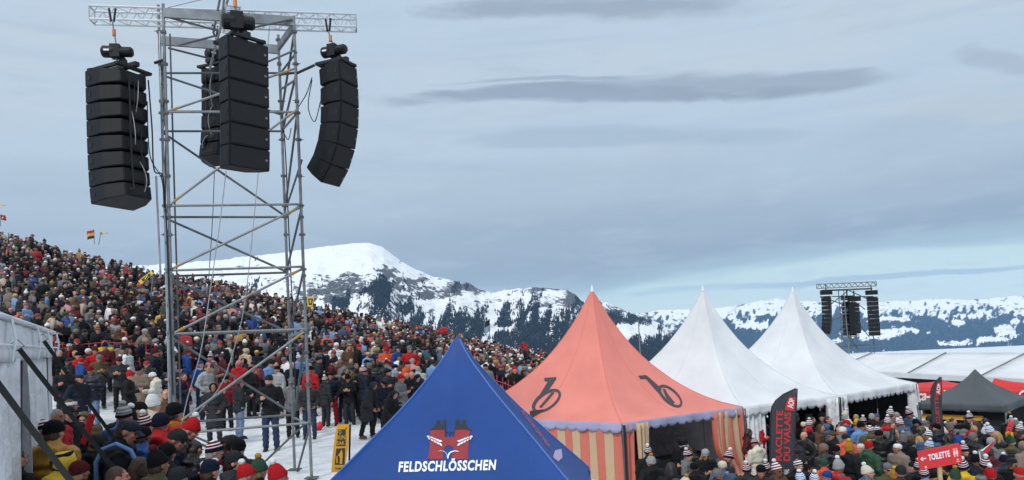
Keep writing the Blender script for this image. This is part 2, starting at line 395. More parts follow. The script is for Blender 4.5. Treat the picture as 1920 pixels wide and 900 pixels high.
FP = [(900,610),(1100,600),(1200,587),(1240,581),(1290,579),(1335,579),(1370,575),(1400,570),(1430,563),(1455,560),(1480,564),(1510,563),(1535,566),(1570,568),(1620,573),(1650,567),(1680,563),(1710,566),(1740,562),(1780,560),(1815,563),(1850,561),(1880,557),(1925,554),(2100,556),(2400,560)]
fpat = [(1410,608,26,7,'w',-1.3),(1425,614,20,5,'w',-1.1),(1560,640,30,5,'w',-1.2),(1700,617,24,5,'w',-1.2),(1480,600,18,4,'w',-.9),(1790,592,60,4,'w',-.5),(1630,630,50,8,'w',-1.6),(1665,622,44,6,'w',-1.5),(1880,620,24,11,'w',-1.7),(1858,636,34,5,'w',-1.5),(1790,644,36,4.5,'w',-1.5),(1665,598,26,4,'w',-1.2),(1700,600,20,4,'w',-.5),(1795,604,16,6,'w',-1.2),(1905,603,12,4,'w',-1.2),(1240,615,30,12,'w',-.6),(1380,600,60,8,'w',.2),(1600,600,200,10,'w',.05),(1640,660,90,5,'w',-.6),(1740,625,20,4,'w',-.5)]
fline = [(1000,600,22),(1200,594,22),(1300,598,22),(1400,592,22),(1500,587,22),(1600,588,22),(1700,587,22),(1800,580,22),(1920,582,22)]
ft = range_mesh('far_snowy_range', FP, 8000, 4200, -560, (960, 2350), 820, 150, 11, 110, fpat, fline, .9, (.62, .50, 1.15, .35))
ft[0].data.materials.append(mountain_mat('far range snow rock wood', (.84, .86, .88), (.04, .045, .055), (.010, .030, .070), .02, 1.3))  # wood colour blued to stand in for distant haze
# conifers on the mountain side: a forest nobody could count
def forest(name, data, n, hmin, hmax, thr, m, seed, tmax):
    o, Xv, Yv, Zv, wood, T, PX, PYY = data
    rs = np.random.RandomState(seed)
    nv_, nu_ = Xv.shape
    j = rs.randint(0, nv_-1, n*14); i = rs.randint(0, nu_-1, n*14); fi = rs.rand(n*14); fj = rs.rand(n*14)
    def bl(A): return (A[j, i]*(1-fi)+A[j, i+1]*fi)*(1-fj)+(A[j+1, i]*(1-fi)+A[j+1, i+1]*fi)*fj
    W = bl(wood)+rs.randn(n*14)*.10; TT = bl(T); sel = (W > thr) & (TT < tmax) & (bl(PYY) < 715)
    idx = np.where(sel)[0][:n]
    x, y, z = bl(Xv)[idx], bl(Yv)[idx], bl(Zv)[idx]; h = hmin+(hmax-hmin)*rs.rand(len(idx))**1.3
    k = 5; vs = []; ang = rs.rand(len(idx))*6
    ring = []
    for (zz, rr) in ((-.1, .20), (.45, .13)):
        for q in range(k):
            a = ang+2*math.pi*q/k
            ring.append(np.stack([x+h*rr*np.cos(a), y+h*rr*np.sin(a), z+h*zz], -1))
    ring.append(np.stack([x, y, z+h], -1))
    V = np.stack(ring, 1)              # n,11,3
    base = (np.arange(len(idx))*(2*k+1))[:, None]
    tri = []
    for q in range(k):
        a, b = q, (q+1) % k
        tri += [(a, b, k+b), (a, k+b, k+a), (k+a, k+b, 2*k)]
    Fc = (base[:, :, None] + np.array(tri)[None]).reshape(-1, 3)
    me = bpy.data.meshes.new(name); V = V.reshape(-1, 3)
    me.vertices.add(len(V)); me.vertices.foreach_set('co', V.ravel().astype(np.float32))
    me.loops.add(len(Fc)*3); me.loops.foreach_set('vertex_index', Fc.ravel().astype(np.int32))
    me.polygons.add(len(Fc)); me.polygons.foreach_set('loop_start', np.arange(0, len(Fc)*3, 3, dtype=np.int32))
    me.update(); me.validate(); me.materials.append(m)
    tag(link(bpy.data.objects.new(name, me)), kind='stuff')
fm = mat('haze-blued needles', (.016, .028, .046), .9, noise_s=.02, noise_amt=.5, spec=.1)  # part of the haze's blue is put into this needle colour
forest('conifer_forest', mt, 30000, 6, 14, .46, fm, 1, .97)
forest('far_conifer_forest', ft, 18000, 9, 22, .60, mat('far haze-blued needles', (.010, .030, .070), .9, noise_s=.02, noise_amt=.3, spec=.1), 2, .9)  # distant haze painted into the far trees as a stronger blue
# ---------------------------------------------------------------- haze
hb = MB().box((-9000, -700, -1300), (16000, 11100, 640))
hm = bpy.data.materials.new('air'); hm.use_nodes = True; hm.node_tree.nodes.clear()
pv = hm.node_tree.nodes.new('ShaderNodeVolumePrincipled'); pv.inputs['Density'].default_value = 4.2e-5; pv.inputs['Color'].default_value = (.42, .70, 1, 1)
ho = hm.node_tree.nodes.new('ShaderNodeOutputMaterial'); hm.node_tree.links.new(pv.outputs[0], ho.inputs['Volume'])
hz_o = hb.build('haze', hm, None, smooth=False); tag(hz_o, kind='stuff')
# ---------------------------------------------------------------- materials
M_STEEL = mat('galvanised steel', lin((136,140,144)), .55, .35, noise_s=6, noise_amt=.35)
M_STEEL2 = mat('weathered galvanised steel', lin((104,108,112)), .65, .3, noise_s=3, noise_amt=.4)
M_ALU = mat('aluminium', lin((190,194,200)), .35, .7)
M_YPAINT = mat('yellow paint band', lin((170,134,70)), .7)
M_SPK = mat('black speaker paint', (.0055, .007, .010), .55, noise_s=30, noise_amt=.2, spec=.35)
M_SPK2 = mat('black speaker grille', (.006, .0065, .008), .8, bump=.3, bump_s=300)
M_BLK = mat('black rubber', (.008, .008, .009), .6)
M_STRAP = mat('black webbing', (.012, .014, .014), .75, bump=.4, bump_s=120)
M_WIRE = mat('pale cable', (.35, .36, .38), .5)
M_ORANGE = mat('orange paint', (.55, .18, .04), .5)
M_RED = mat('red paint', (.5, .02, .02), .5)
M_WHITE = mat('white plastic', (.75, .77, .8), .45)
M_TWHITE = mat('white tent canvas', (.70, .72, .735), .6, noise_s=.9, c2=(.60, .62, .645), bump=.25, bump_s=3)
M_TWHITE2 = mat('creased white tarpaulin', (.80, .81, .83), .5, noise_s=2.2, c2=(.62, .63, .66), bump=.7, bump_s=6)
M_PINK = mat('coral tent canvas', lin((224,134,121)), .65, noise_s=.8, c2=lin((208,122,110)), bump=.25, bump_s=3)
M_LILAC = mat('lilac valance cloth', lin((160,160,190)), .7, noise_s=2, noise_amt=.12)
M_BLUE = mat('blue tent canvas', lin((20,66,136)), .75, noise_s=1.5, c2=lin((17,60,126)), bump=.35, bump_s=2.2, spec=.25, coat=.18)
M_GREY = mat('dark grey tent canvas', lin((72,78,82)), .6, noise_s=1.5, noise_amt=.15, bump=.35, bump_s=3)
M_COKE = mat('red tent canvas', lin((206,38,38)), .6, noise_s=1.5, noise_amt=.1, bump=.2, bump_s=3)
M_INK = mat('dark grey print', lin((62,62,70)), .7)
M_INKB = mat('black print', (.012, .014, .016), .7)
M_INKW = mat('white print', (.78, .80, .83), .7)
M_INKR = mat('brick red print', lin((150,44,54)), .7, noise_s=12, noise_amt=.25)
M_DARKIN = mat('dark grey wall and gap shade', lin((70,74,80)), .8, noise_s=1, noise_amt=.15)
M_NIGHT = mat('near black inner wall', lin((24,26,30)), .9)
M_CREAM = mat('cream canvas', lin((192,164,132)), .7, bump=.3, bump_s=5)
M_CORAL2 = mat('coral stripe canvas', lin((200,108,92)), .7, bump=.3, bump_s=5)
M_WOOD = mat('raw timber', lin((190,160,120)), .7, noise_s=8, noise_amt=.25)
M_YEL = mat('mustard yellow card', lin((226,170,48)), .6)
M_YPRINT = mat('charcoal card print', lin((62,62,52)), .7)
M_FLAGK = mat('charcoal flag cloth', lin((52,54,60)), .65, bump=.3, bump_s=6)
M_FLAGR = mat('red flag print', lin((206,44,48)), .65)
M_NET = mat('red safety net', lin((168,60,66)), .7)
M_OCHRE = mat('ochre band', lin((220,160,60)), .7)

# ---------------------------------------------------------------- flat print laid on a surface
def fill_polys(polys):
    """2-D outlines (outer first, holes after) -> triangulated (verts2d, faces)"""
    cu_ = bpy.data.curves.new('tmp', 'CURVE'); cu_.dimensions = '2D'; cu_.fill_mode = 'BOTH'
    for P in polys:
        s = cu_.splines.new('POLY'); s.points.add(len(P)-1)
        for q, p in zip(s.points, P): q.co = (p[0], p[1], 0, 1)
        s.use_cyclic_u = True
    return curve_to_vf(cu_)
def curve_to_vf(cu_):
    o = bpy.data.objects.new('tmp', cu_); COL.objects.link(o)
    dg = bpy.context.evaluated_depsgraph_get(); me = bpy.data.meshes.new_from_object(o.evaluated_get(dg))
    vs = [(v.co.x, v.co.y) for v in me.vertices]; fs = [tuple(p.vertices) for p in me.polygons]
    bpy.data.objects.remove(o); bpy.data.curves.remove(cu_); bpy.data.meshes.remove(me)
    return vs, fs
def text_vf(s, size=1, shear=0, bold=.0, spacing=1.0, align='CENTER', res=3):
    cu_ = bpy.data.curves.new('tmp', 'FONT'); cu_.body = s; cu_.size = size; cu_.shear = shear; cu_.offset = bold
    cu_.space_character = spacing; cu_.align_x = align; cu_.align_y = 'CENTER'; cu_.resolution_u = res; cu_.fill_mode = 'FRONT'
    return curve_to_vf(cu_)
def fit(vf, x0, y0, x1, y1):
    """stretch 2-D geometry to a box (y down in photo units allowed)"""
    v = np.array(vf[0]); a = v.min(0); b = v.max(0)
    return [(x0+(p[0]-a[0])/(b[0]-a[0])*(x1-x0), y0+(p[1]-a[1])/(b[1]-a[1])*(y1-y0)) for p in v], vf[1]
def split_long(vf, maxlen):
    bm = bmesh.new(); vv = [bm.verts.new((p[0], p[1], 0)) for p in vf[0]]
    for f in vf[1]:
        try: bm.faces.new([vv[i] for i in f])
        except ValueError: pass
    bmesh.ops.triangulate(bm, faces=bm.faces)
    for _ in range(6):
        es = [e_ for e_ in bm.edges if e_.calc_length() > maxlen]
        if not es: break
        bmesh.ops.subdivide_edges(bm, edges=es, cuts=1)
        bmesh.ops.triangulate(bm, faces=[f for f in bm.faces if len(f.verts) > 3])
    bm.verts.index_update()
    r = ([(v.co.x, v.co.y) for v in bm.verts], [tuple(v.index for v in f.verts) for f in bm.faces]); bm.free(); return r
def bvh_of(o):
    dg = bpy.context.evaluated_depsgraph_get(); bm = bmesh.new(); bm.from_object(o, dg); bm.transform(o.matrix_world)
    t = BVHTree.FromBMesh(bm); bm.free(); return t
def print_on(bvh, vf, name, m, parent, off=.006, maxlen=6):
    """print measured on the photograph, laid on the cloth where it is seen"""
    vf = split_long(vf, maxlen); vs = []
    for p in vf[0]:
        d = Vector(ray(*p)).normalized(); h = bvh.ray_cast(Vector((0, 0, EYE)), d)
        if h[0] is None: vs.append(None); continue
        n = h[1] if h[1].dot(d) < 0 else -h[1]
        vs.append(h[0]+n*off)
    fs = [f for f in vf[1] if all(vs[i] is not None for i in f)]
    vs = [v if v is not None else Vector((0, 0, 0)) for v in vs]
    used = sorted({i for f in fs for i in f}); mp_ = {u: k for k, u in enumerate(used)}
    mb = MB(); mb.add([vs[i]-parent.location for i in used], [tuple(mp_[i] for i in f) for f in fs])
    return mb.build(name, m, parent, smooth=False)

# ---------------------------------------------------------------- peaked tents
def peaked_tent(name, corners, apex, ground_z, prof, mroof, label, cat, group=None, mval=None, drop=.3, scallop=.22, finial=True, n_e=20, n_s=24, sag=.03, valances=None, pole_m=None, thick=.012, creases=0.02, seam_m=None, seam_ridge_only=False):
    """corners: four eave corners (Vector), going round; apex Vector; prof: (s, height fraction) from eave s=1 to peak s=0"""
    c = sum(corners, Vector())/4; base = Vector((c.x, c.y, ground_z))
    t = empty(name, base, label, cat, group)
    pr = np.array(prof); axy = Vector((apex.x, apex.y, 0))
    def h(s): return float(np.interp(s, pr[:, 0], pr[:, 1]))
    nc = len(corners)
    # smooth the profile
    ss_ = np.linspace(0, 1, 60); hh = np.array([h(s) for s in ss_])
    for _ in range(3): hh[1:-1] = (hh[:-2]+2*hh[1:-1]+hh[2:])/4
    mb = MB(); rings = []
    tt = [0, .02, .045, .075, .11, .15, .2, .26, .32, .39, .46, .53, .6, .67, .74, .8, .86, .91, .96, 1]
    for s in tt:
        row = []
        for k in range(nc):
            A, B = corners[k], corners[(k+1) % nc]
            for i in range(n_e):
                q = i/n_e; P = A.lerp(B, q)
                side = math.sin(math.pi*q)
                pull = 1 - .045*side*s*(1 if s < .999 else .35)    # edges of the cloth draw inwards between ridges
                eavez = P.z
                f = float(np.interp(s, ss_, hh))
                z = eavez+(apex.z-eavez)*f - sag*side*math.sin(math.pi*s)*(apex.z-eavez)
                z += (.018*math.sin(q*47+k)+.012*math.sin(q*83+k*2+s*6))*max(0, s-.45)**1.5*(1-abs(2*q-1))**.5*(creases > 0)
                z += creases*noise.noise(Vector((k*3+q*5, s*3, 1.3)))*math.sin(math.pi*min(s, 1))
                r_ = s*pull
                row.append(Vector((apex.x+(P.x-apex.x)*r_, apex.y+(P.y-apex.y)*r_, z))-base)
        rings.append(row)
    n = nc*n_e; vs = [v for r in rings for v in r]; fs = []
    for j in range(len(tt)-1):
        for i in range(n):
            a, b, c2, d = j*n+i, j*n+(i+1) % n, (j+1)*n+(i+1) % n, (j+1)*n+i
            fs.append((a, b, c2, d) if j else (a, c2, d))
    mb.add(vs, fs); roof = mb.build('roof', mroof, t, auto=60)
    edge = rings[-1]
    if seam_m:
        for k in range(nc):
            for i in ((0,) if seam_ridge_only else (0, n_e//2)):
                P_ = [rings[j][k*n_e+i]+Vector((0, 0, .004)) for j in range(1, len(tt))]
                MB().tube(P_, .010 if i == 0 else .006, 5).build('seam', seam_m, t)
    # valance with scalloped hem, one per side
    mval = mval or mroof
    for k in range(nc):
        if valances is not None and k not in valances: continue
        pts = [edge[(k*n_e+i) % n] for i in range(n_e+1)]
        Ln = (pts[-1]-pts[0]).length; ns = max(4, int(round(Ln/scallop))); nu = ns*5
        mid = sum(pts, Vector())/len(pts); out = (mid-(apex-base)); out.z = 0; out.normalize()
        def vf_(u, v):
            x = u*n_e; i = min(int(x), n_e-1); P = pts[i].lerp(pts[i+1], x-i)
            ph = (u*ns) % 1; dd = drop*(.70+.30*math.sin(math.pi*ph)**.6) if scallop < 2 else drop
            P = P + out*(.012+.03*v*math.sin(u*ns*2.1+k)*(1 if scallop < 2 else .6)+.012*v)
            return P + Vector((0, 0, .01 - dd*v))
        vb = MB(); vb.grid(vf_, nu, 3); v = vb.build('valance', mval, t)
        md = v.modifiers.new('s', 'SOLIDIFY'); md.thickness = .004
    for k in range(nc):
        p = edge[k*n_e] + (Vector((apex.x, apex.y, 0))-Vector((corners[k].x, corners[k].y, 0))).normalized()*.04
        if pole_m: MB().tube([Vector((p.x, p.y, 0)), Vector((p.x, p.y, p.z-.01))], .035, 8).build('pole', pole_m, t)
    if finial:
        fb = MB(); a = apex-base
        fb.tube([a+Vector((0, 0, -.10)), a+Vector((0, 0, .03)), a+Vector((0, 0, .12))], [.06, .035, .008], 10); fb.build('finial', M_WHITE, t)
    return t, roof, edge, base
# blue tent
Z1 = .99
C0, C1, C2 = atz(556, 966, Z1), atz(1120, 964, Z1), atz(1104, 877, Z1)
C3 = C0+(C2-C1)
blue_ap = at(857, 627, 8.95)
bp_ = [(0, 1), (.02, .965), (.06, .90), (.12, .82), (.20, .735), (.29, .64), (.42, .515), (.55, .40), (.75, .22), (1, 0)]
tent_b, roof_b, edge_b, base_b = peaked_tent('peaked_tent', [C0, C1, C2, C3], blue_ap, gz((C0.x+C2.x)/2, (C0.y+C2.y)/2), bp_, M_BLUE,
    'royal blue pop-up tent with a red and white castle logo on its sloping roof', 'tent', mval=M_BLUE, drop=.22, scallop=5, finial=False, sag=.015, pole_m=M_ALU, creases=.03, seam_m=mat('pale blue hem', lin((70,108,176)), .7), seam_ridge_only=True)
bvb = bvh_of(roof_b)
def ell(cx, cy, rx, ry, n=24, a0=0, rot=0):
    return [(cx+rx*math.cos(a0+2*math.pi*i/n)*math.cos(rot)-ry*math.sin(a0+2*math.pi*i/n)*math.sin(rot), cy+rx*math.cos(a0+2*math.pi*i/n)*math.sin(rot)+ry*math.sin(a0+2*math.pi*i/n)*math.cos(rot)) for i in range(n)]
Zk = lambda pts: [(780+x/6.922, 770+y/6.922) for x, y in pts]          # coordinates read on an enlargement
arch = [(360,630),(358,560),(356,520),(372,480),(400,458),(428,452),(456,460),(482,480),(492,520),(486,560),(478,630)]
castle = [(150,632),(168,560),(180,470),(184,400),(188,320),(182,262),(250,240),(372,244),(376,345),(438,345),(494,345),(510,244),(650,240),(716,262),(690,320),(688,400),(684,470),(676,560),(684,632),(478,630),(470,560),(490,520),(480,480),(456,460),(428,452),(400,458),(374,480),(358,520),(358,560),(356,632)]
roofs = [[(170,272),(182,262),(240,252),(372,248),(376,345),(384,352),(388,345),(392,300),(404,286),(424,286),(432,300),(434,345),(440,350),(446,300),(456,286),(476,286),(484,300),(488,345),(496,350),(510,250),(650,248),(700,262),(718,274),(722,256),(690,235),(660,205),(640,150),(640,124),(602,124),(598,185),(560,186),(564,122),(520,122),(512,180),(500,290),(470,274),(450,280),(436,296),(420,276),(400,278),(386,300),(390,180),(392,124),(350,124),(346,186),(312,186),(312,130),(278,130),(266,170),(240,210),(200,240)]]
print_on(bvb, fill_polys([Zk(castle)]), 'castle_print', M_INKR, tent_b)
print_on(bvb, fill_polys([Zk(r) for r in roofs]), 'castle_roof_print', M_INKB, tent_b, off=.009)
leafs = []
def leaf(cx, cy, L_, W, a):
    ca, sa = math.cos(a), math.sin(a)
    pts = [(-.5, 0), (-.25, .42), (.1, .5), (.5, .05), (.1, -.5), (-.25, -.42)]
    return Zk([(cx+p[0]*L_*ca-p[1]*W*sa, cy+p[0]*L_*sa+p[1]*W*ca) for p in pts])
for sx in (1, -1):
    mx = lambda x: x if sx > 0 else 880-x-(-4)
    for k in range(5):
        f = k/4; X0, Y0 = 318-150*f, 425-68*f; w_ = 1-.35*f
        for dv in (1, -1):
            cx, cy = X0+(6 if dv > 0 else 0), Y0+dv*20*w_-(0 if dv > 0 else 4)
            leafs.append(leaf(mx(cx), cy, 60*w_, 24*w_, (R(24+dv*22)) if sx > 0 else math.pi-R(24+dv*22)))
    leafs.append(leaf(mx(158), 346, 40, 14, R(35) if sx > 0 else math.pi-R(35)))
lv = [fill_polys([l]) for l in leafs]
def merge_vf(l):
    V = []; Fs = []
    for v, f in l: Fs += [tuple(i+len(V) for i in q) for q in f]; V += v
    return V, Fs
swoosh = [Zk([(274,544),(300,530),(350,530),(385,548),(404,580),(410,628),(424,628),(432,590),(455,555),(500,536),(566,540),(545,528),(500,524),(455,535),(425,560),(412,590),(398,556),(366,530),(320,524)])]
lv.append(fill_polys(swoosh))
print_on(bvb, merge_vf(lv), 'wheat_print', M_INKW, tent_b, off=.013)
tv = text_vf('FELDSCHLÖSSCHEN', 1, .14, .035, 1.12)
tx, tf = fit(tv, 747, 886, 931, 862)
tx = [(x, y-(x-747)*.021) for x, y in tx]
tx = [(x, y) for x, y in tx]
print_on(bvb, (tx, tf), 'lettering', M_INKW, tent_b, off=.008)
# pale hem lines and small marks on the right-hand slope
M_FADE = mat('faded pale red print', lin((170,96,120)), .7)
M_FADE2 = mat('faded lilac print', lin((176,160,196)), .7)
print_on(bvb, fill_polys([[(1040,845),(1052,842),(1054,858),(1046,866),(1036,858)]]), 'badge_print', M_FADE2, tent_b)
fx, ff = fit(text_vf('FELDSCHLÖSSCHEN', 1, 0, .02), 0, 0, 1, 1)
print_on(bvb, ([(978+x*52-y*3, 766+x*68+y*7) for x, y in fx], ff), 'side_lettering', M_FADE, tent_b)

# coral tent with black wheel logos
ZE = .38; GR = -2.02
pN, pR = atz(1166, 794, ZE), atz(1393, 763, ZE)
pF = atz(1572, 742, ZE); pG = atz(1718, 718, ZE)
sd_ = Vector((-.78, .62, 0)).normalized()*6.5
ap_p = at(1110, 541, 23.9)
pprof = [(0, 1), (.02, .955), (.05, .885), (.1, .78), (.18, .64), (.28, .49), (.4, .35), (.55, .215), (.7, .115), (.85, .045), (1, 0)]
tent_p, roof_p, edge_p, base_p = peaked_tent('pagoda_tent', [pN, pR, pR+sd_, pN+sd_], ap_p, GR, pprof, M_PINK,
    'coral pink pagoda tent with two black wheel logos and a lilac scalloped valance', 'tent', mval=M_LILAC, drop=.27, scallop=.36, sag=.01, pole_m=None, seam_m=mat('coral seam', lin((214,118,104)), .7))
bvp = bvh_of(roof_p)
Zp = lambda pts, x0=1020, y0=660, k=6.857: [(x0+x/k, y0+y/k) for x, y in pts]
Zq = lambda pts: [(950+x/2.4333, 530+y/2.4333) for x, y in pts]
def wheel_logo(outer, inner1, inner2, stem):
    a = fill_polys([outer, inner1, inner2]); b = fill_polys([stem]); return merge_vf([a, b])
# right logo: ring outline with a split hub and a bent stem
o_ = Zp(ell(1620, 570, 192, 93, 40, rot=R(42))); i1 = Zp(ell(1626, 572, 158, 64, 30, rot=R(42))); i2 = Zp(ell(1568, 585, 120, 16, 24, rot=R(50)))
st = Zp([(1208,312),(1300,300),(1325,312),(1470,440),(1500,560),(1440,500),(1305,345),(1240,350)])
print_on(bvp, merge_vf([fill_polys([o_, i1]), fill_polys([Zp([(1520,480),(1555,480),(1600,560),(1680,655),(1650,668),(1570,600)])]), fill_polys([st])]), 'wheel_logo_print', M_INK, tent_p, off=.02)
o_ = Zq(ell(182, 540, 76, 40, 40, rot=R(-35))); i1 = Zq(ell(184, 541, 63, 28, 30, rot=R(-36)))
st = Zq([(172,436),(228,432),(226,442),(178,510),(160,520),(152,512),(190,452),(174,450)])
print_on(bvp, merge_vf([fill_polys([o_, i1]), fill_polys([Zq([(206,502),(220,502),(160,572),(148,570)])]), fill_polys([st])]), 'wheel_logo_print', M_INK, tent_p, off=.02)
ap1, ap2 = at(1318, 541, 26.8), at(1486, 543, 29.6)
tent_w1, roof_w1, edge_w1, base_w1 = peaked_tent('pagoda_tent', [pR, pF, pF+sd_, pR+sd_], ap1, GR, pprof, M_TWHITE,
    'white pagoda tent directly right of the coral one, between coral tent and last white tent', 'tent', 'white pagoda tents in a row', drop=.34, scallop=.36, sag=.01, seam_m=mat('grey white seam', (.60, .63, .67), .7))
tent_w2, roof_w2, edge_w2, base_w2 = peaked_tent('pagoda_tent', [pF, pG, pG+sd_, pF+sd_], ap2, GR, pprof, M_TWHITE,
    'white pagoda tent at the right end of the row, tip beside the far loudspeaker tower', 'tent', 'white pagoda tents in a row', drop=.34, scallop=.36, sag=.01, seam_m=mat('grey white seam', (.60, .63, .67), .7))
# raised seams on the white roofs
for (ap_, cs, t_, b_) in ((ap1, [pR, pF, pF+sd_, pR+sd_], tent_w1, base_w1), (ap2, [pF, pG, pG+sd_, pF+sd_], tent_w2, base_w2), (ap_p, [pN, pR, pR+sd_, pN+sd_], tent_p, base_p)):
    pass
# curtains: a gathered cloth hanging from the eave
def curtain(t, base, A, B, zt, zb, m, folds=5, amp=.06, name='curtain', tie=None, tie_pull=0, wid_b=1.0, seed=0, stripes=None):
    """A,B top ends (Vector world xy); tie: height fraction where it is gathered toward A"""
    A = Vector((A.x, A.y, 0)); B = Vector((B.x, B.y, 0)); d = B-A; nrm = Vector((-d.y, d.x, 0)).normalized()
    def fn(u, v):
        w_ = 1.0
        if tie is not None:
            g = math.exp(-((v-tie)/.22)**2) if v < tie else math.exp(-((v-tie)/.5)**2)
            w_ = 1-(1-tie_pull)*g
        w_ *= 1+(wid_b-1)*v
        uu = u*w_
        P = A+d*uu+nrm*(amp*math.sin(u*folds*2*math.pi+seed+v*.8)*(.4+.6*v)+.03*math.sin(u*folds*5+v*3+seed))
        return Vector((P.x, P.y, zt+(zb-zt)*v))-base
    nu = folds*10
    mb = MB(); mb.grid(fn, nu, 14)
    if stripes:
        k = 0
        for j in range(14):
            for i in range(nu): mb.mi[k] = int(i/nu*stripes) % 2; k += 1
    o = mb.build(name, m, t); md = o.modifiers.new('s', 'SOLIDIFY'); md.thickness = .006; return o
e1 = (pR-pN).normalized(); e1.z = 0; e1.normalize(); e2 = sd_.normalized()
ZT = ZE-.05
# coral tent: striped left wall, striped tied curtain, dark inner wall
nst = 12
ww = MB()
sidelen = 6.3
for k in range(nst*2):
    a = pN+e2*(k*sidelen/(nst*2)+.08); b = pN+e2*((k+1)*sidelen/(nst*2)+.08-.006)
    p = MB(); i0 = -e1*-.04
    def fn(u, v, a=a, b=b, k=k):
        P = a.lerp(b, u)+e1*(.05+.025*math.sin((k+u)*1.9+v*2)); return Vector((P.x, P.y, ZT+(GR-ZT)*v))-base_p
    p.grid(fn, 3, 4); o = p.build('wall_stripe', M_CORAL2 if k % 2 == 0 else M_CREAM, tent_p)
curtain(tent_p, base_p, pN+e1*.06, pN+e1*.42, ZT, GR, [M_CORAL2], 2, .03, seed=1)
curtain(tent_p, base_p, pN+e1*.50-e2*.05, pN+e1*.98, ZT, GR, [M_CREAM], 3, .05, tie=.55, tie_pull=.75, seed=2)
curtain(tent_p, base_p, pR-e1*.06, pR-e1*1.45, ZT, GR, [M_CORAL2, M_CREAM], 6, .07, tie=.82, tie_pull=.45, seed=.5, stripes=7)
for P, off in ((pN, .03), (pR, -.03)):
    q = P+e1*off; MB().tube([Vector((q.x, q.y, GR))-base_p, Vector((q.x, q.y, ZT))-base_p], .04, 8).build('pole', M_STEEL2, tent_p)
q = pN+e1*.02-e2*.05
MB().box((-.03, -.03, 0), (.03, .03, ZT-GR), Matrix.Translation(Vector((q.x, q.y, GR))-base_p)).build('black_edge_strip', M_BLK, tent_p, smooth=False)
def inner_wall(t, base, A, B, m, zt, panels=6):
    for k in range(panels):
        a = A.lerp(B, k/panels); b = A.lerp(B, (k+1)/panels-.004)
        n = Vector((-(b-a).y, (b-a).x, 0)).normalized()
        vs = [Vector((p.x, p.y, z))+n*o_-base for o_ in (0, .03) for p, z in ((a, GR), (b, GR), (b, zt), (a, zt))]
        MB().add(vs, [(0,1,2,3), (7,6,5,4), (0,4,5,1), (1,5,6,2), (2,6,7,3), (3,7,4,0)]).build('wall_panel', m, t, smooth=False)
# grey wall some way behind the opening of the coral tent
wallA = pN+e2*3.2+e1*.15; wallB = pR+e2*3.2-e1*.1
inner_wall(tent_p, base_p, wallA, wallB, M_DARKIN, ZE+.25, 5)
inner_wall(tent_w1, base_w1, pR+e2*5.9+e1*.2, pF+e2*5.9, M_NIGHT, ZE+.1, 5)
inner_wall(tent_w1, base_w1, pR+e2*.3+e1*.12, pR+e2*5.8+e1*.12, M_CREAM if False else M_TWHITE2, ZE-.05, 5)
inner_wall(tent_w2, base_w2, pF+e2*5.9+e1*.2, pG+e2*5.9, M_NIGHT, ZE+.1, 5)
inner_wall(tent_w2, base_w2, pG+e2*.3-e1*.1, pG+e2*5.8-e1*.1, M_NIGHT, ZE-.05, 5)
curtain(tent_w1, base_w1, pR+e1*.12, pR+e1*1.0, ZT, GR, [M_TWHITE2], 4, .07, tie=.95, tie_pull=.45, seed=3)
curtain(tent_w1, base_w1, pF-e1*.75, pF-e1*.1, ZT, GR, [M_TWHITE2], 4, .08, seed=4)
curtain(tent_w2, base_w2, pF+e1*.1, pF+e1*.5, ZT, GR, [M_TWHITE2], 3, .06, seed=5)
curtain(tent_w2, base_w2, pG-e1*.60, pG+e1*.0, ZT, GR, [M_TWHITE2], 5, .10, seed=6, wid_b=1.7)
for P, t_, b_, off in ((pR, tent_w1, base_w1, .06), (pF, tent_w1, base_w1, -.04), (pF, tent_w2, base_w2, .05), (pG, tent_w2, base_w2, -.05)):
    q = P+e1*off; MB().tube([Vector((q.x, q.y, GR))-b_, Vector((q.x, q.y, ZT))-b_], .04, 8).build('pole', M_STEEL2, t_)
q = pF-e1*.02-e2*.12
for dx in (-.05, .03):
    MB().tube([Vector((q.x+dx, q.y, GR+.9))-base_w1, Vector((q.x+dx*2, q.y, -.9))-base_w1, Vector((q.x+dx, q.y, ZT))-base_w1], .015, 6).build('black_tie_strap', M_BLK, tent_w1)
# red lettering signs hanging in the dark of the white tents
for (A, t_, b_) in ((pR+e1*2.9, tent_w1, base_w1), (pF+e1*1.2, tent_w2, base_w2)):
    vs, fs = text_vf('RACLETTE', .34, .1, .01)
    org = A+e2*.9; mb = MB()
    mb.add([Vector((org.x, org.y, -.0))+e1*v[0]+Vector((0, 0, v[1]-.08))-b_ for v in vs], fs)
    mb.build('red_lettering', mat('dim red print', lin((150,40,30)), .7), t_, smooth=False)

# dark grey pop-up tent on the right
gN, gL = atz(1886, 759, -.05), atz(1722, 755, -.05)
dvec = (gN-gL); perp = Vector((-dvec.y, dvec.x, 0)).normalized()*3.0
gN2 = gL+dvec.normalized()*3.0
perp = Vector((dvec.y, -dvec.x, 0)).normalized(); perp = perp if perp.y > 0 else -perp
gL_, gN_ = gL, gN
gR_ = gN+perp*3.0; gB_ = gL+perp*3.0
cxy = (gN_+gL_+gR_+gB_)/4
g_ap = at(1828, 692, cxy.y)
gprof = [(0, 1), (.03, .965), (.1, .83), (.2, .67), (.35, .485), (.5, .35), (.7, .19), (1, 0)]
tent_g, roof_g, edge_g, base_g = peaked_tent('pop_up_tent', [gN_, gR_, gB_, gL_], g_ap, -2.0, gprof, M_GREY,
    'dark grey pop-up tent standing in front of the long white marquee', 'tent', drop=.26, scallop=5, finial=False, pole_m=M_STEEL, creases=.05)
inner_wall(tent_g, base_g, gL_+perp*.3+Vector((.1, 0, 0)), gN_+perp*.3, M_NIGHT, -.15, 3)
a = gL_+perp*.24; b = gL_.lerp(gN_, .72)+perp*.24
mb = MB(); zb_ = -.62
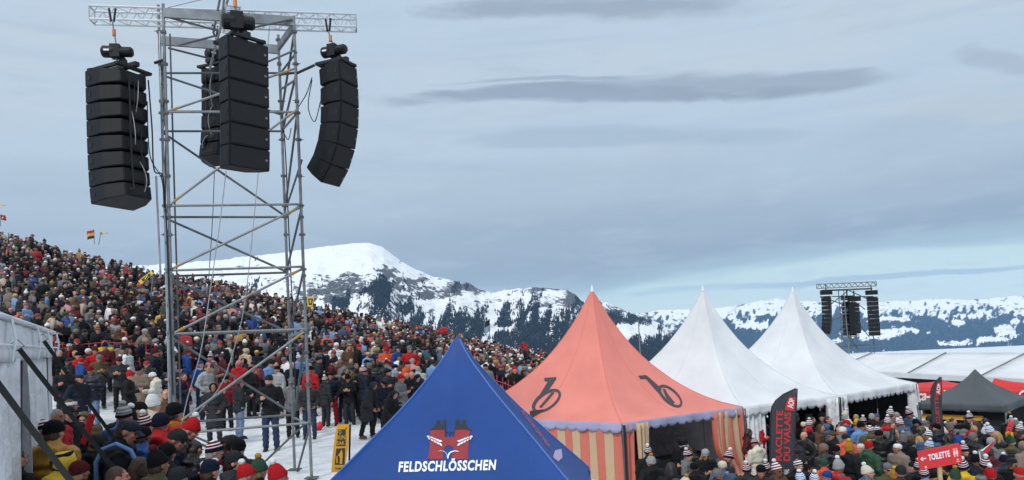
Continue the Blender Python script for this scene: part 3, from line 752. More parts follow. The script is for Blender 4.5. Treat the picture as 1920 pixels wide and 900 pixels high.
mb.add([Vector((p.x, p.y, z))-base_g for p, z in ((a, zb_), (b, zb_), (b, zb_+.16), (a, zb_+.16))]+[Vector((p.x, p.y, z))+perp*.02-base_g for p, z in ((a, zb_), (b, zb_), (b, zb_+.16), (a, zb_+.16))], [(0,1,2,3), (7,6,5,4), (0,4,5,1), (1,5,6,2), (2,6,7,3), (3,7,4,0)])
mb.build('ochre_band', M_OCHRE, tent_g, smooth=False)
# red drinks tents
def red_tent(pa, corners_px, depth, label, seed):
    z = .12; A, B = atz(*corners_px[0], z), atz(*corners_px[1], z)
    d = (B-A); pp = Vector((-d.y, d.x, 0)).normalized(); pp = pp if pp.y > 0 else -pp
    Cn = [A, B, B+pp*d.length, A+pp*d.length]; c = sum(Cn, Vector())/4
    apx = at(pa[0], pa[1], c.y)
    t, r, e_, b_ = peaked_tent('red_tent', Cn, apx, -2.05, gprof, M_COKE, label, 'tent', 'red drinks tents with white script', drop=.62, scallop=5, finial=False, pole_m=M_STEEL)
    vs, fs = fit(text_vf('Coca-Cola', 1, .35, .02, .9), 0, 0, 1.5, .42)
    o0 = A.lerp(B, .46)-pp*.09
    ux = d.normalized()
    MB().add([o0+ux*(v[0]-.75)+Vector((0, 0, v[1]-.5))-b_ for v in vs], fs).build('white_script', M_INKW, t, smooth=False)
    return t
red_tent((1768, 712), ((1686, 727), (1800, 727)), 3, 'red drinks tent with white script, left of the dark grey tent', 0)
red_tent((1864, 709), ((1850, 727), (1965, 727)), 3, 'red drinks tent with white script, right of the dark grey tent', 1)
# long white marquee
mA, mB_ = atz(1604, 662, 1.0), atz(2150, 660, 1.0)
eA, eB = atz(1500, 690, .2), atz(2150, 722, .2)
base_m = Vector(((eA.x+eB.x)/2, (eA.y+eB.y)/2, -2.2))
mq = empty('marquee', base_m, 'long low white marquee roof stretching along the right edge before the far range', 'tent')
back = (mA-eA); back.z = 0; bA = mA+back; bB = mB_+back; bA.z = bB.z = .2
nb = 8
cuts = [0, .16, .30, .47, .64, .80, 1.0]
def onq(A_, B_, u): return A_.lerp(B_, u)
seams = [(1684, 701, 1748, 663), (1845, 706, 1909, 662)]
# bays between seams, each its own cloth
cut_e = [0]+[ (atz(s[0], s[1], .2)-eA).length/(eB-eA).length for s in seams]; cut_r = [0]+[(atz(s[2], s[3], 1.0)-mA).length/(mB_-mA).length for s in seams]
cut_e = [0, (atz(1600, 690, .2)-eA).length/(eB-eA).length] + cut_e[1:]+[1]; cut_r = [0, .08]+cut_r[1:]+[1]
for k in range(len(cut_e)-1):
    for (E0, E1, R0, R1) in ((eA, eB, mA, mB_), (bA, bB, mA, mB_)):
        def fn(u, v):
            a = onq(E0, E1, cut_e[k]+(cut_e[k+1]-cut_e[k])*u*.996); b = onq(R0, R1, cut_r[k]+(cut_r[k+1]-cut_r[k])*u*.996)
            P = a.lerp(b, v); P.z -= .10*math.sin(math.pi*u)*math.sin(math.pi*v) - .02*noise.noise(P*1.2); return P-base_m
        mb = MB(); mb.grid(fn, 10, 6); o = mb.build('roof_panel', M_TWHITE2 if k == 0 else M_TWHITE, mq)
        md = o.modifiers.new('s', 'SOLIDIFY'); md.thickness = .01
for k in range(1, len(cut_e)-1):
    a = onq(eA, eB, cut_e[k]); b = onq(mA, mB_, cut_r[k])
    MB().tube([a+Vector((0, 0, .03))-base_m, b+Vector((0, 0, .03))-base_m], .022, 6).build('roof_seam', M_STEEL, mq)
fa = MB(); n_ = (eA-mA); n_.z = 0; n_.normalize()
fa.add([p-base_m for p in (eA+n_*.02, eB+n_*.02, eB+n_*.02+Vector((0, 0, -.24)), eA+n_*.02+Vector((0, 0, -.24)))]+[p-base_m-n_*.02 for p in (eA+n_*.02, eB+n_*.02, eB+n_*.02+Vector((0, 0, -.24)), eA+n_*.02+Vector((0, 0, -.24)))], [(0,1,2,3), (7,6,5,4), (0,4,5,1), (1,5,6,2), (2,6,7,3), (3,7,4,0)]).build('fascia', M_TWHITE, mq, smooth=False)
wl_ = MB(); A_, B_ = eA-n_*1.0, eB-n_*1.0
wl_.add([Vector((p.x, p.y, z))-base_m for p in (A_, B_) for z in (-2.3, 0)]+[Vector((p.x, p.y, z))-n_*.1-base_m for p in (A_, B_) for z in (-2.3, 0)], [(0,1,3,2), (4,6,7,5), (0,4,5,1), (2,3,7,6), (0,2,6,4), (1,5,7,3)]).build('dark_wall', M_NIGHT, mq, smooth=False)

# ---------------------------------------------------------------- white tent at the left edge with black straps
LS, LE = Vector((-4.28, 6.0, 0)), Vector((-7.2, 11.7, 0))
ld = (LE-LS).normalized(); ln = Vector((-ld.y, ld.x, 0)); ln = ln if ln.x > 0 else -ln     # outward, to the right
def on_left(px, z):                      # point of the tent side seen in that column
    d = ray(px, 640); k = d[0]/d[1]
    s = (LS.x-k*LS.y)/(k*ld.y-ld.x); P = LS+ld*s; return Vector((P.x, P.y, z))
def z_on(px, py): P = on_left(px, 0); return at(px, py, P.y).z
zt0, zt1 = z_on(4, 597), z_on(95, 625); zb0, zb1 = z_on(4, 679), z_on(94, 669)
lg = gz(-6, 9); lt = empty('frame_tent', (LE.x*.5+LS.x*.5, 8.8, lg), 'white frame tent at the left edge with grey-white walls and a boxy valance', 'tent')
lbase = Vector(lt.location)
LE = on_left(96, 0); S0 = LS-ld*1.5; tot = (LE-S0).length
def ztop(s): return zt0+(zt1-zt0)*((s)-( (on_left(4, 0)-S0).length))/((LE-on_left(4, 0)).length)
def zbot(s): return zb0+(zb1-zb0)*((s)-( (on_left(4, 0)-S0).length))/((LE-on_left(4, 0)).length)
cutsL = [0, (on_left(-60, 0)-S0).length, (on_left(6, 0)-S0).length, (on_left(58, 0)-S0).length, (on_left(78, 0)-S0).length, tot]
for k in range(5):
    def fn(u, v):
        s = cutsL[k]+(cutsL[k+1]-cutsL[k])*u*.994; P = S0+ld*s+ln*(.03*math.sin(v*3)*math.sin(math.pi*u)+.012*noise.noise(Vector((s*2, v*3, 0)))+(.02 if v < .66 else .05))
        return Vector((P.x, P.y, ztop(s)+(zbot(s)-ztop(s))*v))-lbase
    mb = MB(); mb.grid(fn, 12, 8); o = mb.build('valance_panel', M_TWHITE2, lt); md = o.modifiers.new('s', 'SOLIDIFY'); md.thickness = .01
def fn(u, v):
    s = tot*u; P = S0+ld*s-ln*2.6*v; return Vector((P.x, P.y, ztop(s)+.03+.85*v-.08*math.sin(math.pi*v)))-lbase
mb = MB(); mb.grid(fn, 20, 8); o = mb.build('roof', M_TWHITE2, lt); md = o.modifiers.new('s', 'SOLIDIFY'); md.thickness = .02
for k in range(1, 6):
    s_ = cutsL[k]; P_ = S0+ld*s_+ln*.07; zt_, zb_ = ztop(s_), zbot(s_)
    MB().tube([P_+Vector((0, 0, zt_))-lbase, P_+ln*.03+Vector((0, 0, (zt_+zb_)/2))-lbase, P_+Vector((0, 0, zb_))-lbase], .012, 6).build('weld_strip', M_WHITE, lt)
hb_ = [S0+ld*(tot*i/10)+ln*.075+Vector((0, 0, ztop(tot*i/10)+(zbot(tot*i/10)-ztop(tot*i/10))*.62))-lbase for i in range(11)]
MB().tube(hb_, .012, 6).build('weld_strip', M_WHITE, lt)
ht_ = [S0+ld*(tot*i/10)+ln*.04+Vector((0, 0, ztop(tot*i/10)+.01))-lbase for i in range(11)]
MB().tube(ht_, .03, 8).build('roof_edge', M_TWHITE2, lt)
def endw(u, v):
    P = LE-ln*2.6*u+ld*.01; zt_ = ztop(tot)+.03+.85*u; return Vector((P.x, P.y, zt_+(lg-zt_)*v))-lbase
mb = MB(); mb.grid(endw, 8, 4); o = mb.build('end_wall', M_TWHITE2, lt); md = o.modifiers.new('s', 'SOLIDIFY'); md.thickness = .02
for k, (pa, pb, fo, dep, m_) in enumerate(((-70, 26, 4, .02, M_TWHITE2), (16, 46, 2, -.35, M_DARKIN), (43, 64, 3, -.02, M_TWHITE2), (60, 92, 3, -.04, M_TWHITE2))):  # the dark grey sheet set back here stands for shade in the gap
    A, B = on_left(pa, 0)+ln*dep, on_left(pb, 0)+ln*dep
    curtain(lt, lbase, A, B, z_on(pb, 672), lg, [m_], fo, .10, seed=k*2.0, wid_b=1.0 if k else 1.02)
for px in (46, 93):
    P = on_left(px, 0)-ln*.06; MB().tube([P+Vector((0, 0, lg))-lbase, P+Vector((0, 0, ztop(tot)))-lbase], .035, 8).build('pole', M_STEEL2, lt)
def strap(px, py, end_out, along, label, w_=.046):
    P = on_left(px, 0); z = at(px, py, P.y).z; P = Vector((P.x, P.y, z))+ln*.10
    E = P+ln*end_out+ld*along; E.z = gz(E.x, E.y)+.02
    t = empty('guy_strap', E, label, 'strap', 'black guy straps of the left tent')
    d = (E-P); dn = d.normalized(); side = dn.cross(ld).normalized(); nn = ld.copy()
    mb = MB(); n = 14
    vs = []; fs = []
    for i in range(n+1):
        c = P+d*(i/n)+Vector((0, 0, -.05*math.sin(math.pi*i/n)))
        for a, b in ((-1, -1), (1, -1), (1, 1), (-1, 1)): vs.append(c+side*a*w_/2+nn*b*.004-E)
    for i in range(n):
        for q in range(4): fs.append((i*4+q, i*4+(q+1) % 4, i*4+4+(q+1) % 4, i*4+4+q))
    mb.add(vs, fs+[(0,1,2,3), (n*4+3, n*4+2, n*4+1, n*4)]).build('webbing', M_STRAP, t, smooth=False)
    rg = MB(); top = P-E
    rg.tube([top-side*.05, top-side*.04-dn*.08, top+side*.04-dn*.08, top+side*.05, top-side*.05], .006, 6).build('ring', M_STEEL, t)
    MB().tube([Vector((0, 0, -.05)), Vector((0, 0, .25))], .015, 6).build('peg', M_STEEL, t)
strap(13, 655, 1.75, .1, 'black webbing strap hooked on the left tent between its two front seams')
strap(65, 640, 1.7, .1, 'black webbing strap hooked near the far corner of the left tent')
P = on_left(-75, 0)
strap(-75, 668, 1.55, .3, 'black webbing strap lowest in the corner, nearest in front of the left tent')

# ---------------------------------------------------------------- tubes, couplers, truss
def pipe(t, name, a, b, r=.0242, m=None, n=8): 
    return MB().tube([a, b], r, n).build(name, m or M_STEEL, t)
def box_truss(t, A, B, size=.29, upv=Vector((0, 0, 1)), r=.025, rb=.008, nseg=10, detail=True):
    """four-chord aluminium truss as one part with chords and lacing as sub-parts"""
    d = (B-A).normalized(); sv = d.cross(upv).normalized(); h = size/2
    tr = bpy.data.objects.new('truss', None); link(tr); tr.parent = t; tr.location = (0, 0, 0)
    for a, b in ((-1, -1), (1, -1), (1, 1), (-1, 1)):
        MB().tube([A+sv*h*a+upv*h*b, B+sv*h*a+upv*h*b], r, 8).build('chord', M_ALU, tr)
    Ln = (B-A).length
    for (s1, s2) in (((-1, -1), (-1, 1)), ((1, -1), (1, 1)), ((-1, 1), (1, 1)), ((-1, -1), (1, -1))):
        mb = MB()
        for i in range(nseg):
            p0 = A+d*(Ln*i/nseg); p1 = A+d*(Ln*(i+.5)/nseg); p2 = A+d*(Ln*(i+1)/nseg)
            q0 = p0+sv*h*s1[0]+upv*h*s1[1]; q1 = p1+sv*h*s2[0]+upv*h*s2[1]; q2 = p2+sv*h*s1[0]+upv*h*s1[1]
            mb.tube([q0, q1], rb, 5); mb.tube([q1, q2], rb, 5)
        o = mb.build('lacing', M_ALU, tr)
    for e_ in (0, 1):
        P = A if e_ == 0 else B; mb = MB()
        c = [P+sv*h*a+upv*h*b for a, b in ((-1, -1), (1, -1), (1, 1), (-1, 1))]
        for i in range(4): mb.tube([c[i], c[(i+1) % 4]], r*.7, 6)
        mb.build('end_frame', M_ALU, tr)
    return tr
def coupler_mb(p, ax=Vector((0, 0, 1)), s=1.0):
    M = Matrix.Translation(p)
    mb = MB(); mb.box((-.045*s, -.045*s, -.03*s), (.045*s, .045*s, .03*s), M); mb.tube([p+Vector((.02, .03, 0))*s, p+Vector((.09, .05, 0))*s], .009*s, 5); return mb
# ---- main tower posts (photo columns at two heights, real depths)
def post_line(pxt, pyt, pxb, pyb, d): 
    T_, B_ = at(pxt, pyt, d), at(pxb, pyb, d); return T_, B_
FL = post_line(306, 16, 327, 760, 14.45); FR = post_line(551, 40, 584, 890, 15.05)
BL = post_line(297, 18, 321, 760, 15.6); BR = post_line(522, 75, 553, 890, 16.2)
def on_post(P, y):                       # point on a post at photo row y
    lo, hi = 0.0, 1.6
    for _ in range(40):
        m_ = (lo+hi)/2; q = P[0].lerp(P[1], m_)
        if proj(q)[1] < y: lo = m_
        else: hi = m_
    return P[0].lerp(P[1], lo)
def foot(P):
    d = P[1]-P[0]; k = (gz(P[1].x, P[1].y)-P[0].z)/d.z; return P[0]+d*k
cent = (FL[0]+FR[0]+BL[0]+BR[0])/4
tw_base = Vector((cent.x, cent.y, gz(cent.x, cent.y)))
tw = empty('scaffold_tower', tw_base, 'tall grey steel scaffold tower in the snow carrying four loudspeaker columns', 'scaffold tower')
W = lambda v: v-tw_base
for P in (FL, FR, BL, BR): 
    pipe(tw, 'upright', W(P[0]+(P[0]-P[1])*.012), W(foot(P)), .031)
    f = foot(P); MB().box((-.12, -.12, -.01), (.12, .12, .01), Matrix.Translation(W(f)+Vector((0, 0, .01)))).build('base_plate', M_STEEL2, tw, smooth=False)
# extra tube pairs running beside the left uprights
for dx, dd in ((-.07, .0), (.0, .09)):
    pipe(tw, 'upright', W(FL[0]+Vector((-.10+dx, dd+.4, -.3))), W(FL[1]+Vector((-.10+dx, dd+.4, 0))), .018, M_STEEL2)
rows_f = [46, 385, 507, 622, 801]       # ledgers on the near face (left row y)
def led(A, ya, B, yb, nm='ledger', r=.0242, m=None): return pipe(tw, nm, W(on_post(A, ya)), W(on_post(B, yb)), r, m)
near = [(137, 0), (210, 210), (386, 383), (507, 500), (626, 617), (813, 793)]
for a, b in near[1:]: led(FL, a, FR, b)
far = [(76, 92), (137, 137), (209, 209), (246, 246), (407, 407), (518, 511), (628, 621), (793, 778)]
for a, b in far: led(BL, a, BR, b, m=M_STEEL2)
for y1, y2 in ((150, 168), (212, 245), (385, 406), (505, 516), (620, 632), (797, 782)):
    led(FL, y1, BL, y2); led(FR, y1-1, BR, y2)
# braces: near face zigzag and rear face zigzag, side faces
br_near = [(FL, 385, FR, 205), (FL, 505, FR, 388), (FL, 626, FR, 503), (FL, 797, FR, 620), (FL, 210, FR, 128)]
for A, ya, B, yb in br_near:
    o = led(A, ya, B, yb, 'brace')
    a, b = on_post(A, ya), on_post(B, yb); d = (b-a).normalized()
    MB().tube([W(a+d*.12), W(a+d*.26)], .0262, 8).build('painted_band', M_YPAINT, o)
    MB().tube([W(b-d*.26), W(b-d*.12)], .0262, 8).build('painted_band', M_YPAINT, o)
for A, ya, B, yb in [(BL, 140, BR, 215), (BL, 248, BR, 405), (BL, 409, BR, 510), (BL, 520, BR, 624), (BL, 630, BR, 775), (BL, 800, BR, 900), (BR, 900, FR, 800), (FL, 815, BR, 900)]:
    led(A, ya, B, yb, 'brace', m=M_STEEL2)
for ya, yb in ((60, 215), (140, 250), (210, 395), (393, 505), (507, 625), (625, 795)):
    led(BR, yb, FR, ya, 'brace', m=M_STEEL2)
    led(FL, ya+20, BL, yb, 'brace', r=.02, m=M_STEEL2)
for (a_, da, b_, db, nm) in (((318,33),14.5,(410,58),14.9,'brace'), ((335,85),14.5,(408,66),14.9,'brace'), ((316,90),14.5,(402,112),15.4,'brace'), ((548,36),15.0,(455,56),14.6,'brace'), ((553,94),15.0,(492,120),14.9,'brace'), ((556,98),15.05,(527,136),16.1,'brace'), ((571,795),15.05,(494,868),15.3,'brace'), ((300,116),14.6,(312,160),15.6,'brace'), ((327,790),14.5,(300,900),14.0,'brace'), ((540,380),16.1,(566,300),15.1,'brace')):
    pipe(tw, nm, W(at(*a_, da)), W(at(*b_, db)), .022, M_STEEL2)
for (px, y0, y1, d_) in ((300, 60, 760, 14.9), (293, 330, 520, 14.7)):
    a_, b_ = at(px, y0, d_), at(px+18 if y1 > 700 else px+8, y1, d_); MB().box((-.035, -.006, 0), (.035, .006, (a_-b_).length), Matrix.Translation(W(b_)) @ (a_-b_).to_track_quat('Z', 'Y').to_matrix().to_4x4()).build('perforated_strip', M_ALU, tw, smooth=False)
# rosettes and couplers up each post
cm = coupler_mb(Vector((0, 0, 0))).mesh('coupler', M_STEEL2, smooth=False)
for P in (FL, FR, BL, BR):
    for y in (60, 120, 190, 212, 262, 330, 386, 407, 440, 505, 517, 560, 622, 660, 720, 795):
        o = bpy.data.objects.new('coupler', cm); link(o); o.parent = tw; o.location = W(on_post(P, y)); o.rotation_euler = (0, 0, random.uniform(0, 6)); o.scale = (1, 1, .8)
# deep steel beams at the top
def beam(A, ya, B, yb, h=.19, t_=.06):
    a, b = on_post(A, ya), on_post(B, yb); d = b-a; s = Vector((-d.y, d.x, 0)).normalized()*t_/2; u = Vector((0, 0, h/2))
    vs = [W(p)+s*i+u*j for p in (a, b) for i in (-1, 1) for j in (-1, 1)]
    MB().add(vs, [(0,1,3,2), (4,6,7,5), (0,4,5,1), (2,3,7,6), (0,2,6,4), (1,5,7,3)]).build('beam', mat('beam steel', lin((140,146,150)), .5, .5, noise_s=4, noise_amt=.35), tw, smooth=False)
beam(FL, 24, FR, 33, .19); beam(BL, 76, BR, 93, .19); beam(FR, 48, BR, 88, .16)
# truss spanning the top
tA, tB = at(159, 18, 14.55), at(663, 34, 15.35)
box_truss(tw, W(tA+Vector((0, .25, 0))), W(tB+Vector((0, .25, 0))), .27, Vector((0, 0, 1)), .023, .008, 16)
# forward truss and mast carrying the middle column
c_top = at(434, -60, 14.0)
box_truss(tw, W(at(438, 24, 14.3)), W(at(430, 52, 16.6)), .26, Vector((0, 0, 1)), .022, .008, 9)
for px, d_ in ((408, 15.0), (452, 14.2), (420, 14.6)):
    pipe(tw, 'mast_leg', W(at(px-8, 62, d_)), W(c_top+Vector(((px-430)*.002, 0, .3))), .024)
pipe(tw, 'mast_leg', W(at(393, 130, 15.2)), W(at(432, -20, 14.4)), .024)
pipe(tw, 'stay_wire', W(at(300, 18, 14.6)), W(at(408, -8, 14.4)), .006, M_STEEL2)
# ---------------------------------------------------------------- loudspeaker columns
def speaker_box_mesh(wd, dp, ht, key, taper=.80, rear=.62):
    # plan: front (-y) wide, sides run back, rear corners cut; faces wedge a little towards the rear
    h2 = wd/2; P = [(-h2, -dp*.45), (h2, -dp*.45), (h2*.98, dp*.05), (h2*rear, dp*.5), (-h2*rear, dp*.5), (-h2*.98, dp*.05)]
    mb = MB(); n = len(P)
    def zz(y, top): f = (y+dp*.45)/(dp*.95); hh = ht/2*(1-(1-taper)*f); return hh if top else -hh
    vs = [Vector((p[0], p[1], zz(p[1], False))) for p in P]+[Vector((p[0], p[1], zz(p[1], True))) for p in P]
    mb.add(vs, [tuple(range(n))[::-1], tuple(range(n, 2*n))]+[(i, (i+1) % n, n+(i+1) % n, n+i) for i in range(n)])
    me = mb.mesh(key, [M_SPK], smooth=False)
    bm = bmesh.new(); bm.from_mesh(me); bmesh.ops.bevel(bm, geom=bm.edges[:], offset=.012, segments=2, affect='EDGES'); bm.to_mesh(me); bm.free()
    return me
def speaker_column(name, px, py0, d, yaw, n, wd, dp, ht, curve, label, lean0=0, detail=True, hoist=True, cables=True, tap=.8, logo=False, seed=0, hpx=None, hlabel=None):
    """hung column: boxes stacked downward from py0 with growing tilt"""
    top = at(px, py0, d); t = empty(name, top, label, 'loudspeaker', 'hanging loudspeaker columns' if detail else 'loudspeaker columns of the far tower', rz=yaw)
    bmsh = speaker_box_mesh(wd, dp, ht*.965, 'speaker_box', tap)
    tilt = lean0; p = Vector((0, 0, -.10)); rs = random.Random(seed); mats_ = []
    for i in range(n):
        # pivot at the front edge
        Rm = Matrix.Rotation(tilt, 4, 'X')
        c = p + Rm @ Vector((0, 0, -ht/2))
        o = bpy.data.objects.new('speaker_box', bmsh); link(o); o.parent = t
        pf = Vector((0, -dp*.45, 0)); 
        o.matrix_local = Matrix.Translation(c) @ Rm
        mats_.append((c.copy(), Rm))
        if detail:
            for sx in (-1, 1):
                MB().box((sx*wd/2-.006, -dp*.34, -ht*.12), (sx*wd/2+.006, -dp*.26, ht*.12)).build('handle_slot', M_BLK, o, smooth=False)
            MB().box((-wd/2+.03, -dp*.45-.012, -ht*.42), (wd/2-.03, -dp*.45+.002, ht*.42)).build('grille', M_SPK2, o, smooth=False)
            MB().tube([Vector((wd*.40, -dp*.45-.013, 0)), Vector((wd*.40, -dp*.45-.017, 0))], .022, 12).build('badge', M_STEEL, o)
            MB().box((-wd*.18, dp*.5-.004, -ht*.22), (wd*.18, dp*.5+.008, ht*.22)).build('connector_panel', M_BLK, o, smooth=False)
        # next: rotate about front-bottom edge
        fb = c + Rm @ Vector((0, -dp*.45, -ht/2))
        tilt += curve[i] if i < len(curve) else 0
        R2 = Matrix.Rotation(tilt, 4, 'X'); p = fb + R2 @ Vector((0, dp*.45, 0))
    # rigging frame on top
    fr = MB()
    for sx in (-1, 1): fr.box((sx*wd*.36-.03, -dp*.5, -.09), (sx*wd*.36+.03, dp*.55, -.03))
    fr.box((-wd*.42, -dp*.5, -.085), (wd*.42, -dp*.38, -.035)); fr.box((-wd*.42, dp*.45, -.085), (wd*.42, dp*.56, -.035)); fr.box((-.05, -dp*.45, -.03), (.05, dp*.65, .05))
    fr.build('rigging_frame', M_BLK, t, smooth=False)
    if detail and cables:
        for k in range(9):
            a, Rm = mats_[min(k*n//9, n-1)]; b, Rb = mats_[min(k*n//9+2, n-1)]
            x0 = rs.uniform(-.15, .15)*wd
            pa = a+Rm @ Vector((x0, dp*.5, 0)); pb = b+Rb @ Vector((x0+rs.uniform(-.1, .1), dp*.5, 0)); mid = (pa+pb)/2+Vector((rs.uniform(-.12, .12), .10+rs.random()*.12, rs.uniform(-.1, .1)))
            pts = [(pa*(1-u)**2+mid*2*u*(1-u)+pb*u*u) for u in [i/10 for i in range(11)]]
            MB().tube(pts, .008, 6).build('link_cable', M_WIRE if k % 3 == 0 else M_BLK, t)
        a, Ra = mats_[0]; b, Rb = mats_[-1]
        MB().tube([m_[0]+m_[1] @ Vector((wd*.12, dp*.52, 0)) for m_ in mats_], .018, 6).build('rear_rigging_bar', M_BLK, t)
    return t, top, mats_
def hoist(top_pt, hook_pt, label, group='chain hoists on the scaffold tower', ang=0, s=1.0):
    """electric chain hoist hanging between truss and rigging frame"""
    mid = top_pt.lerp(hook_pt, .62)
    t = empty('chain_hoist', mid, label, 'hoist', group, rz=ang)
    Rz = Matrix.Rotation(-ang, 4, 'Z')
    b = MB(); b.tube([Vector((-.27, 0, 0)), Vector((-.24, 0, 0)), Vector((-.05, 0, 0))], [.08*s, .115*s, .115*s], 12); b.tube([Vector((.02, 0, 0)), Vector((.26, 0, 0)), Vector((.30, 0, 0))], [.10*s, .10*s, .07*s], 12)
    b.box((-.10*s, -.10*s, -.12*s), (.08*s, .10*s, .13*s)); b.build('motor', M_SPK, t, auto=30)
    MB().box((-.20, -.117, -.02), (-.10, -.112, .015)).build('rating_plate', M_WHITE, t, smooth=False)
    MB().tube([Vector((0, 0, .12)), Rz @ (top_pt-mid)], .012, 6).build('chain', M_STEEL2, t)
    hk = Rz @ (top_pt-mid)
    MB().tube([hk*.62+Vector((0, 0, -.05)), hk*.62+Vector((0, 0, .08))], .035, 8).build('hook_block', M_ORANGE, t)
    MB().tube([hk+Vector((-.06, 0, .28)), hk+Vector((-.025, 0, .02)), hk+Vector((.025, 0, .02)), hk+Vector((.06, 0, .28))], .022, 8).build('sling', M_STRAP, t)
    MB().tube([Vector((0, 0, -.1)), Rz @ (hook_pt-mid)], .014, 6).build('load_hook', M_STEEL2, t)
    bg_ = MB(); bg_.ball((.10, .04, -.22), (.09, .08, .14), 8, 6); bg_.build('chain_bag', M_STRAP, t)
    return t
# left column: rear to the right, front to the left
c_l, top_l, _ = speaker_column('loudspeaker_column', 223, 130, 14.2, R(-114), 8, .92, .78, .322, [.0, .0, .005, .01, .015, .03, .05], 'black column of eight speaker boxes on the far left arm, cables on its back', lean0=R(.5), tap=.80, seed=1)
hoist(at(211, 42, 14.45), top_l+Vector((0, 0, -.02)), 'black chain hoist with orange hook above the far left loudspeaker column', ang=R(10))
c_c, top_c, _ = speaker_column('loudspeaker_column', 450, 73, 13.3, R(50), 6, .80, .62, .386, [.0, .0, .0, .03, .04], 'black column of six speaker boxes facing forward in the middle of the scaffold tower', lean0=R(1), tap=.92, seed=2, cables=False)
hoist(at(438, -12, 13.4), top_c+Vector((0, 0, -.02)), 'black chain hoist above the middle loudspeaker column', ang=R(20), s=1.25)
c_b, top_b, _ = speaker_column('loudspeaker_column', 410, 124, 16.6, R(160), 6, .80, .56, .36, [.0, .02, .03, .05, .06], 'black loudspeaker column behind the middle one, mostly hidden by it', lean0=R(1), tap=.85, seed=3)
hoist(at(404, 70, 16.6), top_b+Vector((0, 0, -.02)), 'black chain hoist behind the middle column, under the rear beam', ang=R(50))
c_r, top_r, _ = speaker_column('loudspeaker_column', 631, 116, 15.1, R(66), 6, .62, .62, .43, [R(3), R(5), R(8), R(11), R(13)], 'black curved column of six speaker boxes on the right arm', lean0=R(-3), tap=.80, seed=4)
hoist(at(616, 60, 15.25), top_r+Vector((0, 0, -.02)), 'black chain hoist with a red band above the curved right loudspeaker column', ang=R(-20))
# dark steadying arms from the tower to the outer columns
for (a, b, lab) in ((at(290, 118, 14.5), on_post(FL, 112), 'black steadying arm between left loudspeaker column and tower'), (on_post(FR, 138), at(590, 122, 15.1), 'black steadying arm between tower and curved right loudspeaker column')):
    o = MB().tube([a-a, b-a], .03, 8).build('steadying_arm', M_BLK); o.location = a; tag(o, lab, 'metal arm')
o = MB().tube([Vector(), on_post(BR, 140)-on_post(FR, 136)], .028, 8).build('steadying_arm', M_BLK); o.location = on_post(FR, 136); tag(o, 'black steadying arm passing between the right posts of the tower', 'metal arm')
# loose cables
def cable(pts, label, r=.010, m=None, grp=None):
    P = [Vector(p) for p in pts]; out = []
    for i in range(len(P)-1):
        p0, p1, p2, p3 = P[max(i-1, 0)], P[i], P[i+1], P[min(i+2, len(P)-1)]
        for k in range(8):
            t = k/8; out.append(.5*((2*p1)+(-p0+p2)*t+(2*p0-5*p1+4*p2-p3)*t*t+(-p0+3*p1-3*p2+p3)*t**3))
    out.append(P[-1]); o = MB().tube([q-P[0] for q in out], r, 6).build('cable', m or M_BLK); o.location = P[0]; tag(o, label, 'cable', grp); return o
cable([at(278, 150, 14.3), at(285, 240, 14.3), at(289, 318, 14.3), at(305, 330, 14.4), at(311, 400, 14.4), at(316, 520, 14.4), at(324, 740, 14.4)], 'black cable hanging off the left column and running down the left post', .014)
cable([at(276, 190, 14.3), at(281, 290, 14.3), at(303, 335, 14.42), at(308, 390, 14.42)], 'thin black cable looping from the left column to the post', .010)
cable([at(585, 150, 15.1), at(578, 200, 15.1), at(590, 228, 15.1), at(601, 190, 15.1)], 'black cable loop hanging beside the curved right column')
cable([at(585, 145, 15.1), at(575, 175, 15.1), at(560, 200, 15.1), at(552, 215, 15.1)], 'dark cable slanting from the right arm to the tower post')
cable([at(402, 320, 16.6), at(398, 420, 16.4), at(386, 600, 16.0)], 'thin dark cable dropping from the rear speaker column', .008)
cable([at(424, 320, 13.5), at(412, 420, 13.8), at(392, 560, 14), at(376, 660, 14), at(352, 745, 14.2), at(342, 790, 14.2)], 'pale cable dropping from the middle column to the lower left of the tower', .009, M_WIRE)
cable([at(505, 50, 15), at(494, 200, 15), at(480, 370, 15), at(460, 560, 15), at(440, 650, 15), at(415, 720, 15), at(380, 765, 15), at(362, 785, 15)], 'pale cable curving down through the middle of the tower', .009, M_WIRE)
cable([at(530, 215, 16.1), at(536, 300, 16.1), at(541, 420, 16.1), at(550, 620, 16.1), at(556, 800, 16.1)], 'black cable running down the rear right post', .013)
cable([at(528, 240, 16.0), at(540, 262, 16.1), at(546, 240, 16.1)], 'short slack cable between the right posts', .010)

# ---------------------------------------------------------------- far tower
D = 76.0
def fp(px, py, d=D): return at(px, py, d)
fb_ = fp(1590, 660); fbase = Vector((fb_.x, D, gz(fb_.x, D)-0))
ft_ = empty('scaffold_tower', fbase, 'small far scaffold tower with loudspeakers rising behind the white tents', 'scaffold tower')
FWd = lambda v: v-fbase
posts = []
for px0, px1, d in ((1582, 1592, D-1.2), (1600, 1609, D), (1588, 1597, D+1.6), (1572, 1580, D+.2)):
    a = at(px0, 545, d); b = at(px1, 662, d); k = (fbase.z-a.z)/(b.z-a.z); f = a+(b-a)*k
    posts.append((a, f)); pipe(ft_, 'upright', FWd(a), FWd(f), .05, M_STEEL)
for z in np.linspace(fp(1590, 560).z, fp(1590, 655).z, 5):
    q = [a+(b-a)*((z-a.z)/(b.z-a.z)) for a, b in posts]
    order = [0, 1, 2, 3]
    for i in range(4): pipe(ft_, 'ledger', FWd(q[order[i]]), FWd(q[order[(i+1) % 4]]), .035, M_STEEL)
zz = np.linspace(fp(1590, 560).z, fp(1590, 655).z, 5)
